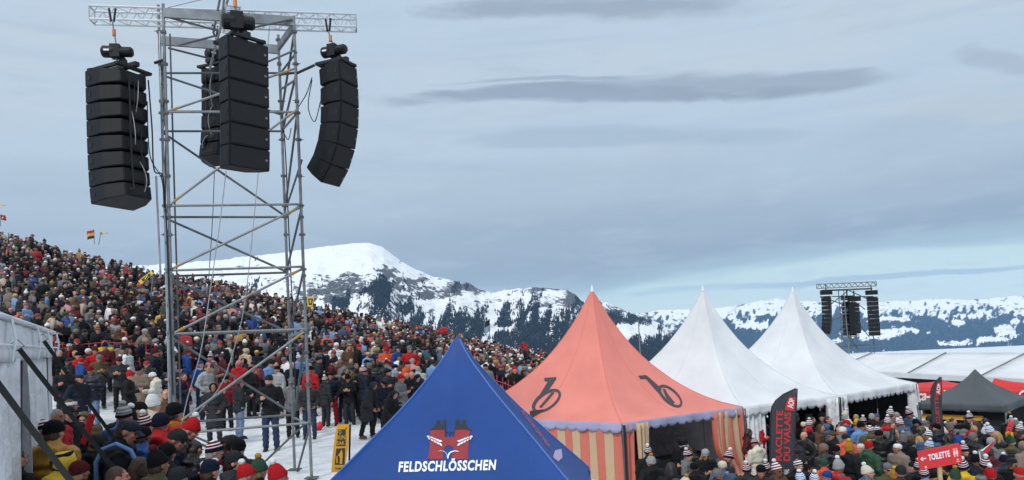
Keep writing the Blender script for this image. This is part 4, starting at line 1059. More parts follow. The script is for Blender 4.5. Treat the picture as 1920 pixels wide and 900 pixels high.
for j in range(4):
    for i, (A, B) in enumerate(((0, 1), (1, 2), (3, 0))):
        a, b = posts[A], posts[B]; z0, z1 = (zz[j], zz[j+1]) if (i+j) % 2 else (zz[j+1], zz[j])
        pipe(ft_, 'brace', FWd(a[0]+(a[1]-a[0])*((z0-a[0].z)/(a[1].z-a[0].z))), FWd(b[0]+(b[1]-b[0])*((z1-b[0].z)/(b[1].z-b[0].z))), .035, M_STEEL2)
_t = box_truss(ft_, FWd(fp(1531, 537)), FWd(fp(1643, 532, D-2)), .42, Vector((0, 0, 1)), .04, .03, 10)
for _o in COL.objects:
    if _o.parent == _t: _o.material_slots[0].link = 'OBJECT'; _o.material_slots[0].material = M_STEEL
pipe(ft_, 'beam', FWd(fp(1540, 545)), FWd(fp(1635, 541)), .09, M_STEEL2)
for (a, b) in (((1552, 575), (1590, 545)), ((1592, 545), (1630, 562)), ((1552, 560), (1590, 575)), ((1560, 556), (1633, 556)), ((1560, 600), (1610, 585)), ((1565, 626), (1605, 590)), ((1595, 560), (1622, 580)), ((1605, 600), (1630, 632)), ((1570, 650), (1632, 646)), ((1637, 622), (1640, 665)), ((1544, 590), (1546, 626))):
    pipe(ft_, 'brace', FWd(fp(*a)), FWd(fp(*b)), .05, M_STEEL2)
for (px, py, yaw, n, wd, ht, lab, cv, dd) in ((1549, 556, R(60), 9, 1.05, .42, 'far black loudspeaker column on the left arm of the far tower', [0, .01, .01, .02, .03, .04, .06, .08], 1.0),
        (1588, 566, R(10), 9, 1.05, .37, 'far black loudspeaker column in the middle of the far tower', [0]*8, 1.0), (1602, 568, R(-40), 8, .9, .37, 'far black loudspeaker column just right of the middle one on the far tower', [0]*8, 0),
        (1634, 556, R(-8), 9, 1.0, .43, 'far black loudspeaker column on the right arm of the far tower', [0]*8, 1.0)):
    speaker_column('loudspeaker_column', px, py, D-1.5+dd, yaw, n, wd, .9, ht, cv, lab, detail=False, tap=.86)
    q = at(px, py-8, D-1.5+dd)
    o = MB(); o.box((-.55, -.2, -.25), (.55, .2, .2)); o.tube([Vector((0, 0, .2)), Vector((0, 0, .8))], .05, 6)
    ob = o.build('chain_hoist', M_SPK, smooth=False); ob.location = q; tag(ob, lab.replace('far black loudspeaker column', 'chain hoist above speaker column'), 'hoist', 'chain hoists on the far tower')
# thin aerial mast between coral and white tents
mp0 = at(1197, 600, 60); mb = MB(); mb.tube([Vector((0, 0, 0)), Vector((0, 0, mp0.z-gz(mp0.x, 60)))], [.07, .04], 6)
o = mb.build('mast', M_STEEL); o.location = (mp0.x, 60, gz(mp0.x, 60)); tag(o, 'thin grey mast between the coral tent and the white tent', 'mast')
# ---------------------------------------------------------------- people
def voxel(mb, vox, name, mats, ratio=None, smooth_it=2, displace=None):
    me = bpy.data.meshes.new('tmp'); me.from_pydata([tuple(v) for v in mb.v], [], mb.f)
    bm = bmesh.new(); bm.from_mesh(me); bmesh.ops.recalc_face_normals(bm, faces=bm.faces); bm.to_mesh(me); bm.free()
    o = link(bpy.data.objects.new('tmp', me))
    r = o.modifiers.new('r', 'REMESH'); r.mode = 'VOXEL'; r.voxel_size = vox
    if smooth_it:
        s = o.modifiers.new('s', 'SMOOTH'); s.iterations = smooth_it; s.factor = .5
    if ratio: d = o.modifiers.new('d', 'DECIMATE'); d.ratio = ratio
    dg = bpy.context.evaluated_depsgraph_get(); out = bpy.data.meshes.new_from_object(o.evaluated_get(dg)); out.name = name
    bpy.data.objects.remove(o)
    if displace:
        n = len(out.vertices); co = np.empty(n*3, np.float32); out.vertices.foreach_get('co', co); no = np.empty(n*3, np.float32); out.vertex_normals.foreach_get('vector', no)
        co = co.reshape(-1, 3); no = no.reshape(-1, 3); co += no*displace(co)[:, None]; out.vertices.foreach_set('co', co.ravel()); out.update()
    out.polygons.foreach_set('use_smooth', [True]*len(out.polygons)); out.materials.clear()
    for m in mats: out.materials.append(m)
    return out
def decim(me, target, name):
    tris = sum(len(p.vertices)-2 for p in me.polygons)
    if tris <= target: return me
    o = link(bpy.data.objects.new('tmp', me.copy())); d = o.modifiers.new('d', 'DECIMATE'); d.ratio = target/tris
    dg = bpy.context.evaluated_depsgraph_get(); out = bpy.data.meshes.new_from_object(o.evaluated_get(dg)); out.name = name
    bpy.data.objects.remove(o); out.polygons.foreach_set('use_smooth', [True]*len(out.polygons)); return out
def limb(mb, pts, rs, n=10):
    pts = [Vector(p) for p in pts]
    for i in range(len(pts)-1): mb.tube([pts[i], pts[i+1]], [rs[i], rs[i+1]], n)
    for p, r in zip(pts, rs): mb.ball(p, r*1.0, n, 7)
HC = Vector((0, -.015, 1.625))          # head centre
def head_matrix(pitch, yaw):
    piv = Vector((0, .01, 1.52))
    return Matrix.Translation(piv) @ Matrix.Rotation(yaw, 4, 'Z') @ Matrix.Rotation(pitch, 4, 'X') @ Matrix.Translation(-piv)
def add_head(mb, HM):
    def b(c, r, nu=14, nv=10): mb.ball((0, 0, 0), r, nu, nv, M=HM @ Matrix.Translation(c)) if False else mb.add(*ballm(c, r, nu, nv, HM))
    b(HC+Vector((0, .012, .028)), (.076, .094, .093)); b(HC+Vector((0, -.020, -.035)), (.058, .068, .078)); b(HC+Vector((0, -.045, -.085)), (.033, .034, .026))
    b(HC+Vector((0, -.072, .038)), (.050, .020, .016)); b(HC+Vector((0, -.083, .016)), (.011, .016, .026)); b(HC+Vector((0, -.097, -.006)), (.015, .018, .012))
    b(HC+Vector((.036, -.064, -.010)), (.024, .022, .022)); b(HC+Vector((-.036, -.064, -.010)), (.024, .022, .022)); b(HC+Vector((0, -.078, -.046)), (.022, .012, .011))
    b(HC+Vector((.079, .008, .0)), (.010, .022, .032)); b(HC+Vector((-.079, .008, .0)), (.010, .022, .032))
def ballm(c, r, nu, nv, M):
    t = MB(); t.ball((0, 0, 0), r, nu, nv); return [M @ (Vector(v)+c) for v in t.v], t.f
def hand(mb, wr, d, palm_n, curl=.6, side=1):
    """palm, four unequal curled fingers and a thumb leaving the side of the palm"""
    d = d.normalized(); n = (palm_n-d*palm_n.dot(d)).normalized(); s = d.cross(n)*side
    for k in range(3): mb.ball(wr+d*(.025+.022*k), (.026, .026, .026), 8, 6)
    for k, ln_ in enumerate((.068, .078, .073, .058)):
        o = wr+d*.078+s*(.030-.020*k)
        mb.tube([wr+d*.03+s*(.022-.015*k), o], .012, 6)
        p = o; dd = d.copy()
        for j in range(3):
            dd = (dd+n*curl*(.45+.25*j)).normalized(); q = p+dd*ln_/3; mb.tube([p, q], [.0105-.001*j, .0095-.001*j], 6); mb.ball(q, .0092-.001*j, 6, 4); p = q
    a = wr+d*.02+s*.030; b = a+(d*.6+s*.7+n*.35).normalized()*.034; c = b+(d*.8+n*.6).normalized()*.03
    mb.tube([wr+d*.01, a], .014, 6); mb.tube([a, b], [.014, .012], 6); mb.tube([b, c], [.012, .010], 6); mb.ball(b, .0125, 6, 4); mb.ball(c, .010, 6, 4)
POSES = {}
def make_pose(key, arms, lean=0.0, hp=0.0, hy=0.0, legs=((.10, 0, 0), (-.10, 0, 0)), sit=False):
    """arms: [(elbow, wrist, hand dir, palm normal)] for right (x<0) then left; lean tips the upper body forward"""
    LM = Matrix.Translation((0, 0, .95)) @ Matrix.Rotation(lean, 4, 'X') @ Matrix.Translation((0, 0, -.95))
    HM = LM @ head_matrix(hp, hy)
    T = lambda p: LM @ Vector(p)
    sh = [T((-.185, .01, 1.42)), T((.185, .01, 1.42))]
    el = [T(a[0]) for a in arms]; wr = [T(a[1]) for a in arms]
    hip = [Vector((-.09, 0, .92)), Vector((.09, 0, .92))]
    kn = [Vector((-.105+legs[1][1], -.02-legs[1][2]*.5, .50)), Vector((.105+legs[0][1], -.02-legs[0][2]*.5, .50))]
    an = [Vector((-.115+legs[1][1], .02-legs[1][2], .09)), Vector((.115+legs[0][1], .02-legs[0][2], .09))]
    if sit:
        kn = [Vector((-.13, -.42, .90)), Vector((.13, -.42, .90))]; an = [Vector((-.13, -.40, .48)), Vector((.13, -.40, .48))]
    # body, one continuous surface
    mb = MB(); add_head(mb, HM)
    limb(mb, [T((0, .01, 1.40)), HM @ (HC+Vector((0, .02, -.04)))], [.062, .055])
    for z, rx, ry in ((1.38, .13, .09), (1.25, .135, .10), (1.08, .125, .09), (.97, .13, .10)): mb.add(*ballm(Vector((0, .01, z)), (rx, ry, .12), 10, 7, LM))
    for i in (0, 1):
        limb(mb, [T((0, .01, 1.38)), sh[i], el[i], wr[i]], [.06, .052, .038, .026], 8)
        if not sit: limb(mb, [hip[i], kn[i], an[i]], [.075, .052, .038], 8)
        else: limb(mb, [hip[i], kn[i], an[i]], [.075, .052, .038], 8)
        hand(mb, wr[i], LM.to_3x3() @ Vector(arms[i][2]), LM.to_3x3() @ Vector(arms[i][3]), .7, 1 if i == 0 else -1)
    skin = mat('skin', lin((206,150,122)), .55, noise_s=14, noise_amt=.12, trans=0)
    body = voxel(mb, .0095, 'body', [skin], None, 1)
    # jacket
    def jacket(kind):
        mb = MB(); f = 1.10 if kind == 'puffer' else 1.0
        hem = .55 if kind == 'coat' else .80
        prof = [(1.475, .10, .085), (1.42, .19, .115), (1.33, .215, .135), (1.2, .205, .145), (1.05, .195, .145), (.93, .20, .150), (.84, .205, .152)]
        for z, rx, ry in prof: mb.add(*ballm(Vector((0, .012, z)), (rx*f, ry*f, .10), 14, 8, LM if z > .9 else Matrix.Identity(4)))
        if kind == 'coat':
            for k in range(6):
                z = .86-.06*k; mb.ball((0, .0, z), (.20+.006*k, .15+.006*k, .08), 14, 8)
        limb(mb, [T((0, .025, 1.47)), T((0, .012, 1.535))], [.088, .078], 12)     # collar
        mb.add(*ballm(Vector((0, .105, 1.475)), (.105, .055, .065), 12, 8, LM))   # hood lying on the back
        for i in (0, 1):
            a = arms[i]; w2 = el[i].lerp(wr[i], .93)
            limb(mb, [sh[i]+Vector((0, 0, -.005)), el[i], w2], [.083*f, .066*f, .050*f], 12)
        if kind == 'puffer': dis = lambda c: .010*np.abs(np.sin((c[:, 2]+.15*np.abs(c[:, 0]))*math.pi/.085))-.004+.004*np.sin(c[:, 0]*60+c[:, 2]*30)
        else: dis = lambda c: .010*np.sin(c[:, 2]*48+c[:, 0]*26+3*np.sin(c[:, 1]*17+c[:, 2]*9))*np.sin(c[:, 0]*27+c[:, 1]*19+c[:, 2]*8)
        return voxel(mb, .019, 'jacket_'+kind, [M_BLK], None, 2, dis)
    jk = {k: jacket(k) for k in ('plain', 'puffer', 'coat')}
    mb = MB(); mb.ball((0, .01, .93), (.165, .125, .12), 12, 8)
    for i in (0, 1): limb(mb, [hip[i], kn[i], an[i]+Vector((0, 0, .0))], [.100, .076, .066], 12)
    tr = voxel(mb, .022, 'trousers', [M_BLK], None, 2, lambda c: .006*np.sin(c[:, 2]*48+c[:, 0]*30))
    bo = []
    for i in (0, 1):
        mb = MB(); limb(mb, [an[i]+Vector((0, 0, .10)), an[i]+Vector((0, 0, -.02)), an[i]+Vector((0, -.13, -.045))], [.058, .052, .042], 10)
        mb.box(an[i]+Vector((-.045, -.18, -.09)), an[i]+Vector((.045, .06, -.065)))
        bo.append(voxel(mb, .016, 'boot', [M_BLK], None, 1))
    P = {'HM': HM, 'hi': {}, 'mid': {}, 'low': {}}
    P['hi'] = dict(body=decim(body, 16000, 'body'), trousers=decim(tr, 2400, 'trousers'), boots=[decim(b, 400, 'boot') for b in bo], **{k: decim(v, 7000, 'jacket') for k, v in jk.items()})
    P['mid'] = dict(body=decim(body, 3600, 'body'), trousers=decim(tr, 700, 'trousers'), boots=[decim(b, 120, 'boot') for b in bo], **{k: decim(v, 1700, 'jacket') for k, v in jk.items()})
    # light version for the far mass: head, coat, legs
    P['low'] = dict(body=decim(body, 420, 'b'), trousers=decim(tr, 44, 't'), jacket=decim(jk['plain'], 150, 'j'), coat=decim(jk['coat'], 150, 'j'))
    POSES[key] = P
dn = (0, 0, -1)
make_pose('stand', [((-.25, .03, 1.15), (-.26, -.04, .90), dn, (1, 0, 0)), ((.25, .03, 1.15), (.26, -.04, .90), dn, (-1, 0, 0))], hp=.02)
make_pose('pockets', [((-.29, .06, 1.17), (-.19, -.10, .99), (.5, -.2, -.7), (1, 0, 0)), ((.29, .06, 1.17), (.19, -.10, .99), (-.5, -.2, -.7), (-1, 0, 0))], hp=.05, hy=.25, legs=((.1, .03, .06), (-.1, -.02, -.04)))
make_pose('cup', [((-.25, .02, 1.16), (-.14, -.27, 1.22), (.5, -.6, .4), (.6, 0, .5)), ((.25, .03, 1.15), (.25, -.06, .91), dn, (-1, 0, 0))], hp=.12, hy=-.2)
make_pose('phone', [((-.24, .0, 1.16), (-.07, -.30, 1.20), (.5, -.7, .4), (.3, 0, .8)), ((.24, .0, 1.16), (.07, -.30, 1.20), (-.5, -.7, .4), (-.3, 0, .8))], hp=.42)
make_pose('crossed', [((-.25, -.02, 1.15), (.06, -.20, 1.17), (1, -.1, .1), (0, 1, 0)), ((.25, -.02, 1.15), (-.06, -.18, 1.22), (-1, -.1, 0), (0, 1, 0))], hp=-.03, hy=.3, legs=((.1, .05, .0), (-.1, -.05, 0)))
make_pose('lean', [((-.25, -.10, 1.16), (-.16, -.30, .99), (.2, -.7, -.4), (1, 0, 0)), ((.25, -.06, 1.16), (.18, -.26, .96), (-.2, -.7, -.4), (-1, 0, 0))], lean=.33, hp=.25, legs=((.1, 0, .12), (-.1, 0, -.12)))
make_pose('walk', [((-.24, .12, 1.16), (-.23, .10, .92), dn, (1, 0, 0)), ((.24, -.08, 1.16), (.22, -.24, 1.0), (0, -.6, -.6), (-1, 0, 0))], lean=.08, hp=.05, hy=-.15, legs=((.1, 0, .30), (-.1, 0, -.28)))
make_pose('armup', [((-.30, -.06, 1.52), (-.26, -.14, 1.80), (0, -.1, 1), (0, -1, 0)), ((.25, .02, 1.16), (.15, -.22, 1.12), (-.5, -.6, .2), (-1, 0, 0))], hp=-.08, hy=.2)
make_pose('turn', [((-.27, .08, 1.17), (-.20, -.08, .98), (.3, -.3, -.8), (1, 0, 0)), ((.25, -.02, 1.17), (.10, -.24, 1.30), (-.5, -.5, .6), (-1, 0, 0))], hp=.10, hy=.75, legs=((.1, .03, .10), (-.1, 0, -.06)))
PK = list(POSES)
# head gear, built round the untilted head
def head_shell(pts, n=20, ribs=0, front=None):
    mb = MB(); rings = []
    for (z, rx, ry, yo) in pts:
        rings.append([HC+Vector((rx*(1+ribs*math.sin(n*k*math.pi))*math.cos(2*math.pi*k/n), yo+ry*math.sin(2*math.pi*k/n), z)) for k in range(n)])
    vs = [v for r in rings for v in r]; fs = []
    for j in range(len(rings)-1):
        for k in range(n): fs.append((j*n+k, j*n+(k+1) % n, (j+1)*n+(k+1) % n, (j+1)*n+k))
    fs.append(tuple((len(rings)-1)*n+k for k in range(n))); fs.append(tuple(range(n))[::-1]); mb.add(vs, fs); return mb
def tilt_front(mb, amt=.18):             # the brim sits higher in front than behind
    mb.v = [(v[0], v[1], v[2]-amt*(v[1]-HC.y)*(1 if v[2] < HC.z+.09 else .4)) for v in mb.v]; return mb
HAT = {}
m0 = [M_BLK]
HAT['beanie'] = tilt_front(head_shell([(.030, .084, .101, .01), (.055, .087, .105, .012), (.09, .085, .102, .014), (.12, .073, .088, .018), (.142, .052, .063, .022), (.152, .025, .03, .025), (.154, .004, .004, .025)]), .22).mesh('beanie', m0)
HAT['tall'] = tilt_front(head_shell([(.030, .084, .101, .01), (.06, .087, .105, .014), (.10, .083, .10, .02), (.14, .068, .082, .03), (.170, .046, .056, .036), (.19, .025, .03, .04), (.194, .004, .004, .04)]), .22).mesh('tall_beanie', m0)
HAT['cuff'] = tilt_front(head_shell([(.022, .088, .106, .009), (.026, .093, .111, .009), (.045, .094, .112, .009), (.064, .094, .112, .012), (.068, .088, .106, .012)]), .22).mesh('cuff', m0)
def bobble(r=.042):
    mb = MB(); mb.ball((0, 0, 0), (r, r, r*.95), 12, 9)
    mb.v = [tuple(Vector(v)*(1+.10*noise.noise(Vector(v)*90))) for v in mb.v]; return mb
HAT['bobble'] = bobble().mesh('bobble', m0)
cp = tilt_front(head_shell([(.030, .082, .099, .01), (.06, .084, .10, .012), (.09, .078, .094, .014), (.11, .06, .072, .016), (.122, .03, .036, .018), (.124, .004, .004, .018)]), .1)
HAT['cap'] = cp.mesh('cap', m0)
br = MB(); br.grid(lambda u, v: HC+Vector(((.074+.0*v)*math.sin((u-.5)*2.6), -.083-.075*v*math.cos((u-.5)*2.2)**.5*1.0+.02*(1-math.cos((u-.5)*2.6)), .046-.018*v-.02*abs(u-.5)*2*v)), 10, 4)
me_ = br.mesh('brim', m0); HAT['brim'] = me_
def hairmesh(long_, name):
    mb = MB(); mb.ball(HC+Vector((0, .022, .040)), (.083, .092, .090), 16, 10); mb.ball(HC+Vector((0, .05, -.01)), (.078, .066, .075), 12, 8)
    if long_:
        for sx in (-1, 1): limb(mb, [HC+Vector((sx*.072, .01, .02)), HC+Vector((sx*.085, .01, -.09)), HC+Vector((sx*.09, -.04, -.20))], [.026, .036, .022], 8)
        limb(mb, [HC+Vector((0, .07, 0)), HC+Vector((0, .09, -.16))], [.07, .06], 10)
    return voxel(mb, .012, name, [M_BLK], None, 1, lambda c: .003*np.sin(c[:, 0]*240+c[:, 2]*60))
HAT['hair'] = decim(hairmesh(False, 'hair'), 900, 'hair'); HAT['longhair'] = decim(hairmesh(True, 'long_hair'), 1600, 'hair')
hd = MB()
def hoodfn(u, v):
    a = -2.35+4.7*u; th = v*1.0
    r = .108
    y = -.085+.20*v; sc = (1-max(0, v-.55)**2*3.2)
    return HC+Vector((r*.98*math.sin(a)*sc, y+.01, .012+r*1.12*math.cos(a)*sc))
hd.grid(hoodfn, 18, 10); HAT['hood'] = hd.mesh('hood', m0)
HAT['band'] = tilt_front(head_shell([(.028, .083, .100, .01), (.034, .088, .106, .01), (.075, .088, .106, .012), (.080, .083, .100, .012)]), .15).mesh('headband', m0)
gl = MB(); gl.grid(lambda u, v: HC+Vector((.070*math.sin((u-.5)*2.4), -.092+.030*(1-math.cos((u-.5)*2.4)), .030-.030*v)), 12, 2); HAT['glasses'] = gl.mesh('sunglasses', m0)
ey = MB()
for sx in (-1, 1): ey.ball(HC+Vector((sx*.031, -.0775, .014)), (.014, .008, .008), 8, 6)
HAT['eyes'] = ey.mesh('eyes', [mat('dark eye', (.03, .018, .012), .3)])
eb = MB()
for sx in (-1, 1): eb.ball(HC+Vector((sx*.032, -.090, .036)), (.020, .006, .0055), 8, 5)
HAT['brows'] = eb.mesh('eyebrows', m0)
li = MB(); li.ball(HC+Vector((0, -.0915, -.046)), (.023, .006, .006), 10, 5); HAT['lips'] = li.mesh('lips', [mat('lip', lin((166,84,78)), .5)])
bd = MB(); bd.ball(HC+Vector((0, -.040, -.068)), (.060, .056, .045), 12, 8); HAT['beard'] = bd.mesh('beard', m0)
bp = MB(); bp.box((-.15, .13, .98), (.15, .29, 1.42)); bp_me = bp.mesh('backpack', m0, smooth=False)
bm = bmesh.new(); bm.from_mesh(bp_me); bmesh.ops.bevel(bm, geom=bm.edges[:], offset=.045, segments=3, affect='EDGES'); bm.to_mesh(bp_me); bm.free(); HAT['backpack'] = bp_me

sf = MB()
for zz_, rr_ in ((-.135, .088), (-.115, .092), (-.155, .095)): sf.tube([HC+Vector((rr_*math.cos(a), .03+rr_*1.05*math.sin(a), zz_+.012*math.sin(a*3))) for a in np.linspace(0, 2*math.pi, 22)], .024, 8)
limb(sf, [HC+Vector((.03, -.07, -.15)), HC+Vector((.04, -.15, -.24)), HC+Vector((.05, -.17, -.36))], [.026, .034, .032], 8)
HAT['scarf'] = decim(voxel(sf, .012, 'scarf', m0, None, 1, lambda c: .003*np.sin(c[:, 2]*150+c[:, 0]*80)), 900, 'scarf')
HAT['strap'] = MB().tube([Vector(p) for p in ((-.10, -.16, 1.20), (-.13, -.165, 1.32), (-.145, -.12, 1.44), (-.15, .0, 1.515), (-.145, .12, 1.47), (-.13, .185, 1.34), (-.11, .19, 1.15))], .022, 8).mesh('shoulder_strap', m0)
for k_ in ('beanie', 'tall', 'cuff'):
    me__ = HAT[k_]
    for v_ in me__.vertices:
        q_ = v_.co*17; v_.co += (v_.co-HC).normalized()*(.007*noise.noise(q_)+.0035*noise.noise(q_*3))
# cloth colours: word -> base colour
COLR = {'black': (18,19,22), 'navy': (22,28,46), 'charcoal': (42,44,48), 'grey': (112,114,116), 'light grey': (160,162,164), 'white': (226,228,230), 'cream': (214,206,190), 'red': (176,32,38), 'dark red': (118,24,32), 'maroon': (84,28,36),
 'blue': (30,70,134), 'light blue': (108,148,196), 'slate blue': (70,92,122), 'green': (50,82,62), 'olive': (82,78,54), 'lime': (150,176,60), 'yellow': (214,176,40), 'mustard': (176,128,46), 'orange': (214,84,48), 'brown': (92,64,48), 'taupe': (128,112,100), 'beige': (186,164,138), 'pink': (206,128,138), 'purple': (86,62,110), 'teal': (34,92,104), 'coral': (226,96,74), 'denim': (112,134,164), 'dark denim': (48,60,84)}
def cloth(cn, kind='cloth'):
    key = f'{cn} {kind}'
    if key in MATS: return MATS[key]
    c = lin(COLR[cn])
    if kind == 'knit': return mat(key, c, .95, noise_s=60, noise_amt=.25, bump=.5, bump_s=220, spec=.15)
    if kind == 'denim': return mat(key, c, .85, noise_s=9, noise_amt=.25, bump=.3, bump_s=60, spec=.2)
    if kind == 'shell': return mat(key, c, .48, noise_s=4, noise_amt=.15, bump=.55, bump_s=16, spec=.4)
    return mat(key, c, .75, noise_s=6, noise_amt=.2, bump=.5, bump_s=22, spec=.25)
def striped(key, cols, z0=1.62, period=.062, wave=0):
    if key in MATS: return MATS[key]
    m = mat(key, (1, 1, 1), .95, bump=.4, bump_s=220, spec=.1); t = m.node_tree; b = t.nodes['Principled BSDF']
    g = t.nodes.new('ShaderNodeTexCoord'); s = t.nodes.new('ShaderNodeSeparateXYZ'); t.links.new(g.outputs['Object'], s.inputs[0])
    a = t.nodes.new('ShaderNodeMath'); a.operation = 'MULTIPLY_ADD'; t.links.new(s.outputs[1], a.inputs[0]); a.inputs[1].default_value = .22; t.links.new(s.outputs[2], a.inputs[2])
    a1 = t.nodes.new('ShaderNodeMath'); a1.operation = 'DIVIDE'; t.links.new(a.outputs[0], a1.inputs[0]); a1.inputs[1].default_value = period
    f = t.nodes.new('ShaderNodeMath'); f.operation = 'FRACT'; t.links.new(a1.outputs[0], f.inputs[0])
    r = t.nodes.new('ShaderNodeValToRGB'); r.color_ramp.interpolation = 'CONSTANT'; t.links.new(f.outputs[0], r.inputs[0])
    el = r.color_ramp.elements; el[0].position = 0; el[0].color = (*lin(COLR[cols[0]]), 1); el[1].position = 1/len(cols); el[1].color = (*lin(COLR[cols[1]]), 1)
    for k, cc in enumerate(cols[2:]): e_ = el.new((k+2)/len(cols)); e_.color = (*lin(COLR[cc]), 1)
    t.links.new(r.outputs[0], b.inputs['Base Color']); return m
SKINS = [mat('skin fair', lin((196,144,122)), .55, noise_s=14, noise_amt=.10), mat('skin rosy', lin((184,124,104)), .55, noise_s=14, noise_amt=.12), mat('skin tan', lin((160,110,86)), .55, noise_s=14, noise_amt=.12), mat('skin brown', lin((132,88,66)), .55, noise_s=14, noise_amt=.12)]
HAIR = {'brown': mat('brown hair', lin((70,46,32)), .6, noise_s=60, noise_amt=.4), 'blond': mat('blond hair', lin((176,140,92)), .6, noise_s=60, noise_amt=.35), 'dark': mat('dark hair', lin((32,24,22)), .5, noise_s=60, noise_amt=.3), 'grey': mat('grey hair', lin((150,146,142)), .7, noise_s=60, noise_amt=.25)}
STRIPE = {'fan': ('dark red', 'white', 'navy', 'dark red', 'white', 'maroon'), 'blue striped': ('blue', 'white', 'light blue', 'white'), 'grey striped': ('grey', 'light grey'), 'red striped': ('dark red', 'white'), 'navy striped': ('navy', 'white'), 'yellow striped': ('yellow', 'black')}
def sub(par, me, name, m=None, HM=None, all_slots=True):
    o = bpy.data.objects.new(name, me); COL.objects.link(o); o.parent = par
    if HM is not None: o.matrix_local = HM
    if m is not None:
        o.material_slots[0].link = 'OBJECT'; o.material_slots[0].material = m
    return o
PEOPLE = []                              # (location, description) for telling neighbours apart
def hat_words(hat, hc, pc):
    if hat == 'pom': return f'{hc} beanie with {pc} bobble'
    if hat == 'fan': return f'red and white striped beanie with {pc} bobble'
    if hat in STRIPE: return f'{hat} beanie' + (f' with {pc} bobble' if pc else '')
    if hat == 'beanie': return f'{hc} beanie'
    if hat == 'cap': return f'{hc} cap'
    if hat == 'hood': return f'{hc} hood up'
    if hat == 'band': return f'{hc} headband'
    if hat == 'hair': return f'bare {hc} hair'
    if hat == 'longhair': return f'long {hc} hair'
    return 'bald head'
def person(x, y, scale, yaw, jc, jk, hat, hc, pc, pose, tc='black', lod='mid', extra=(), label=None, where='', boots=False, skin=None, build=1.0, group='people in the crowd', z=None):
    P = POSES[pose]; Ld = P[lod]; HM = P['HM']
    zg = gz(x, y) if z is None else z
    t = bpy.data.objects.new('person', None); COL.objects.link(t); t.location = (x, y, zg); t.rotation_euler = (0, 0, yaw); t.scale = (scale*build, scale*build, scale); t.empty_display_size = .2
    t['category'] = 'person'; t['group'] = group
    sk = skin if skin is not None else random.choices(SKINS, (6, 6, 3, .5))[0]
    sub(t, Ld['body'], 'body', sk)
    sub(t, Ld[jk], 'coat' if jk == 'coat' else 'jacket', cloth(jc, 'shell' if jk == 'puffer' else 'cloth'))
    sub(t, Ld['trousers'], 'trousers', cloth(tc, 'denim' if 'denim' in tc else 'cloth'))
    if boots:
        for b in Ld['boots']: sub(t, b, 'boot', cloth('brown' if 'brownboots' in extra else 'charcoal'))
    if hat in ('pom', 'fan', 'beanie') or hat in STRIPE:
        if hat in STRIPE: hm_ = striped(f'{hat} knit', STRIPE[hat], period=.075 if hat in ('fan', 'blue striped') else .05)
        else: hm_ = cloth(hc, 'knit')
        fit_ = Matrix.Translation(HC) @ Matrix.Rotation(random.uniform(-.14, .14), 4, 'Y') @ Matrix.Rotation(random.uniform(-.12, .12), 4, 'X') @ Matrix.Rotation(random.uniform(-.3, .3), 4, 'Z') @ Matrix.Diagonal((1, 1, random.uniform(.86, 1.10), 1)) @ Matrix.Translation(-HC)
        b = sub(t, HAT['tall' if pc else 'beanie'], 'beanie', hm_, HM @ fit_)
        if lod == 'hi' or hat in ('pom', 'fan'): sub(b, HAT['cuff'], 'cuff', cloth(hc if hat not in STRIPE else {'fan': 'navy', 'blue striped': 'white'}.get(hat, 'black'), 'knit'))
        if pc:
            q = sub(b, HAT['bobble'], 'bobble', cloth(pc, 'knit')); q.location = HC+Vector((0, .05, .215))
    elif hat == 'cap':
        b = sub(t, HAT['cap'], 'cap', cloth(hc), HM); sub(b, HAT['brim'], 'brim', cloth(hc)); sub(t, HAT['hair'], 'hair', HAIR['dark'], HM)
    elif hat == 'hood': sub(t, HAT['hood'], 'hood', cloth(hc, 'shell' if jk == 'puffer' else 'cloth'), HM); sub(t, HAT['hair'], 'hair', HAIR['brown'], HM)
    elif hat == 'band': sub(t, HAT['band'], 'headband', cloth(hc, 'knit'), HM); sub(t, HAT['longhair'], 'hair', HAIR[random.choice(('brown', 'blond', 'dark'))], HM)
    elif hat == 'hair': sub(t, HAT['hair'], 'hair', HAIR[hc], HM)
    elif hat == 'longhair': sub(t, HAT['longhair'], 'hair', HAIR[hc], HM)
    if 'longhair' in extra: sub(t, HAT['longhair'], 'hair', HAIR['blond'], HM @ Matrix.Translation((0, 0, -.02)))
    sub(t, HAT['eyes'], 'eyes', None, HM)
    if lod == 'hi': sub(t, HAT['brows'], 'eyebrows', HAIR['dark'], HM); sub(t, HAT['lips'], 'lips', None, HM)
    if 'glasses' in extra: sub(t, HAT['glasses'], 'sunglasses', M_SPK, HM)
    if 'goggles' in extra:
        g = sub(t, HAT['band'], 'goggle_strap', cloth('black'), HM @ Matrix.Translation((0, 0, .04))); sub(t, HAT['glasses'], 'goggles', M_SPK, HM @ Matrix.Translation((0, -.022, .055)))
    if 'beard' in extra: sub(t, HAT['beard'], 'beard', HAIR['brown'], HM)
    if 'strap' in extra:
        sub(t, HAT['strap'], 'shoulder_strap', cloth('light blue'))
    if (lod == 'hi' and hat != 'hair' and hat != 'bald' and hat != 'longhair' and random.random() < .7): sub(t, HAT['hair'], 'hair', HAIR[random.choice(('brown', 'dark', 'grey', 'blond'))], HM @ Matrix.Translation(HC) @ Matrix.Scale(.965, 4) @ Matrix.Translation(-HC) @ Matrix.Translation((0, .004, -.022)))
    if random.random() < .16: sub(t, HAT['scarf'], 'scarf', cloth(random.choice(('grey', 'cream', 'red', 'navy', 'charcoal', 'mustard', 'dark red', 'light grey')), 'knit'), HM)
    if lod == 'mid' and not extra and random.random() < .07: sub(t, HAT['backpack'], 'backpack', cloth(random.choice(('charcoal', 'grey', 'navy', 'dark red', 'olive')), 'shell'))
    for e_ in extra:
        if e_.startswith('pack:'): sub(t, HAT['backpack'], 'backpack', cloth(e_[5:], 'shell'))
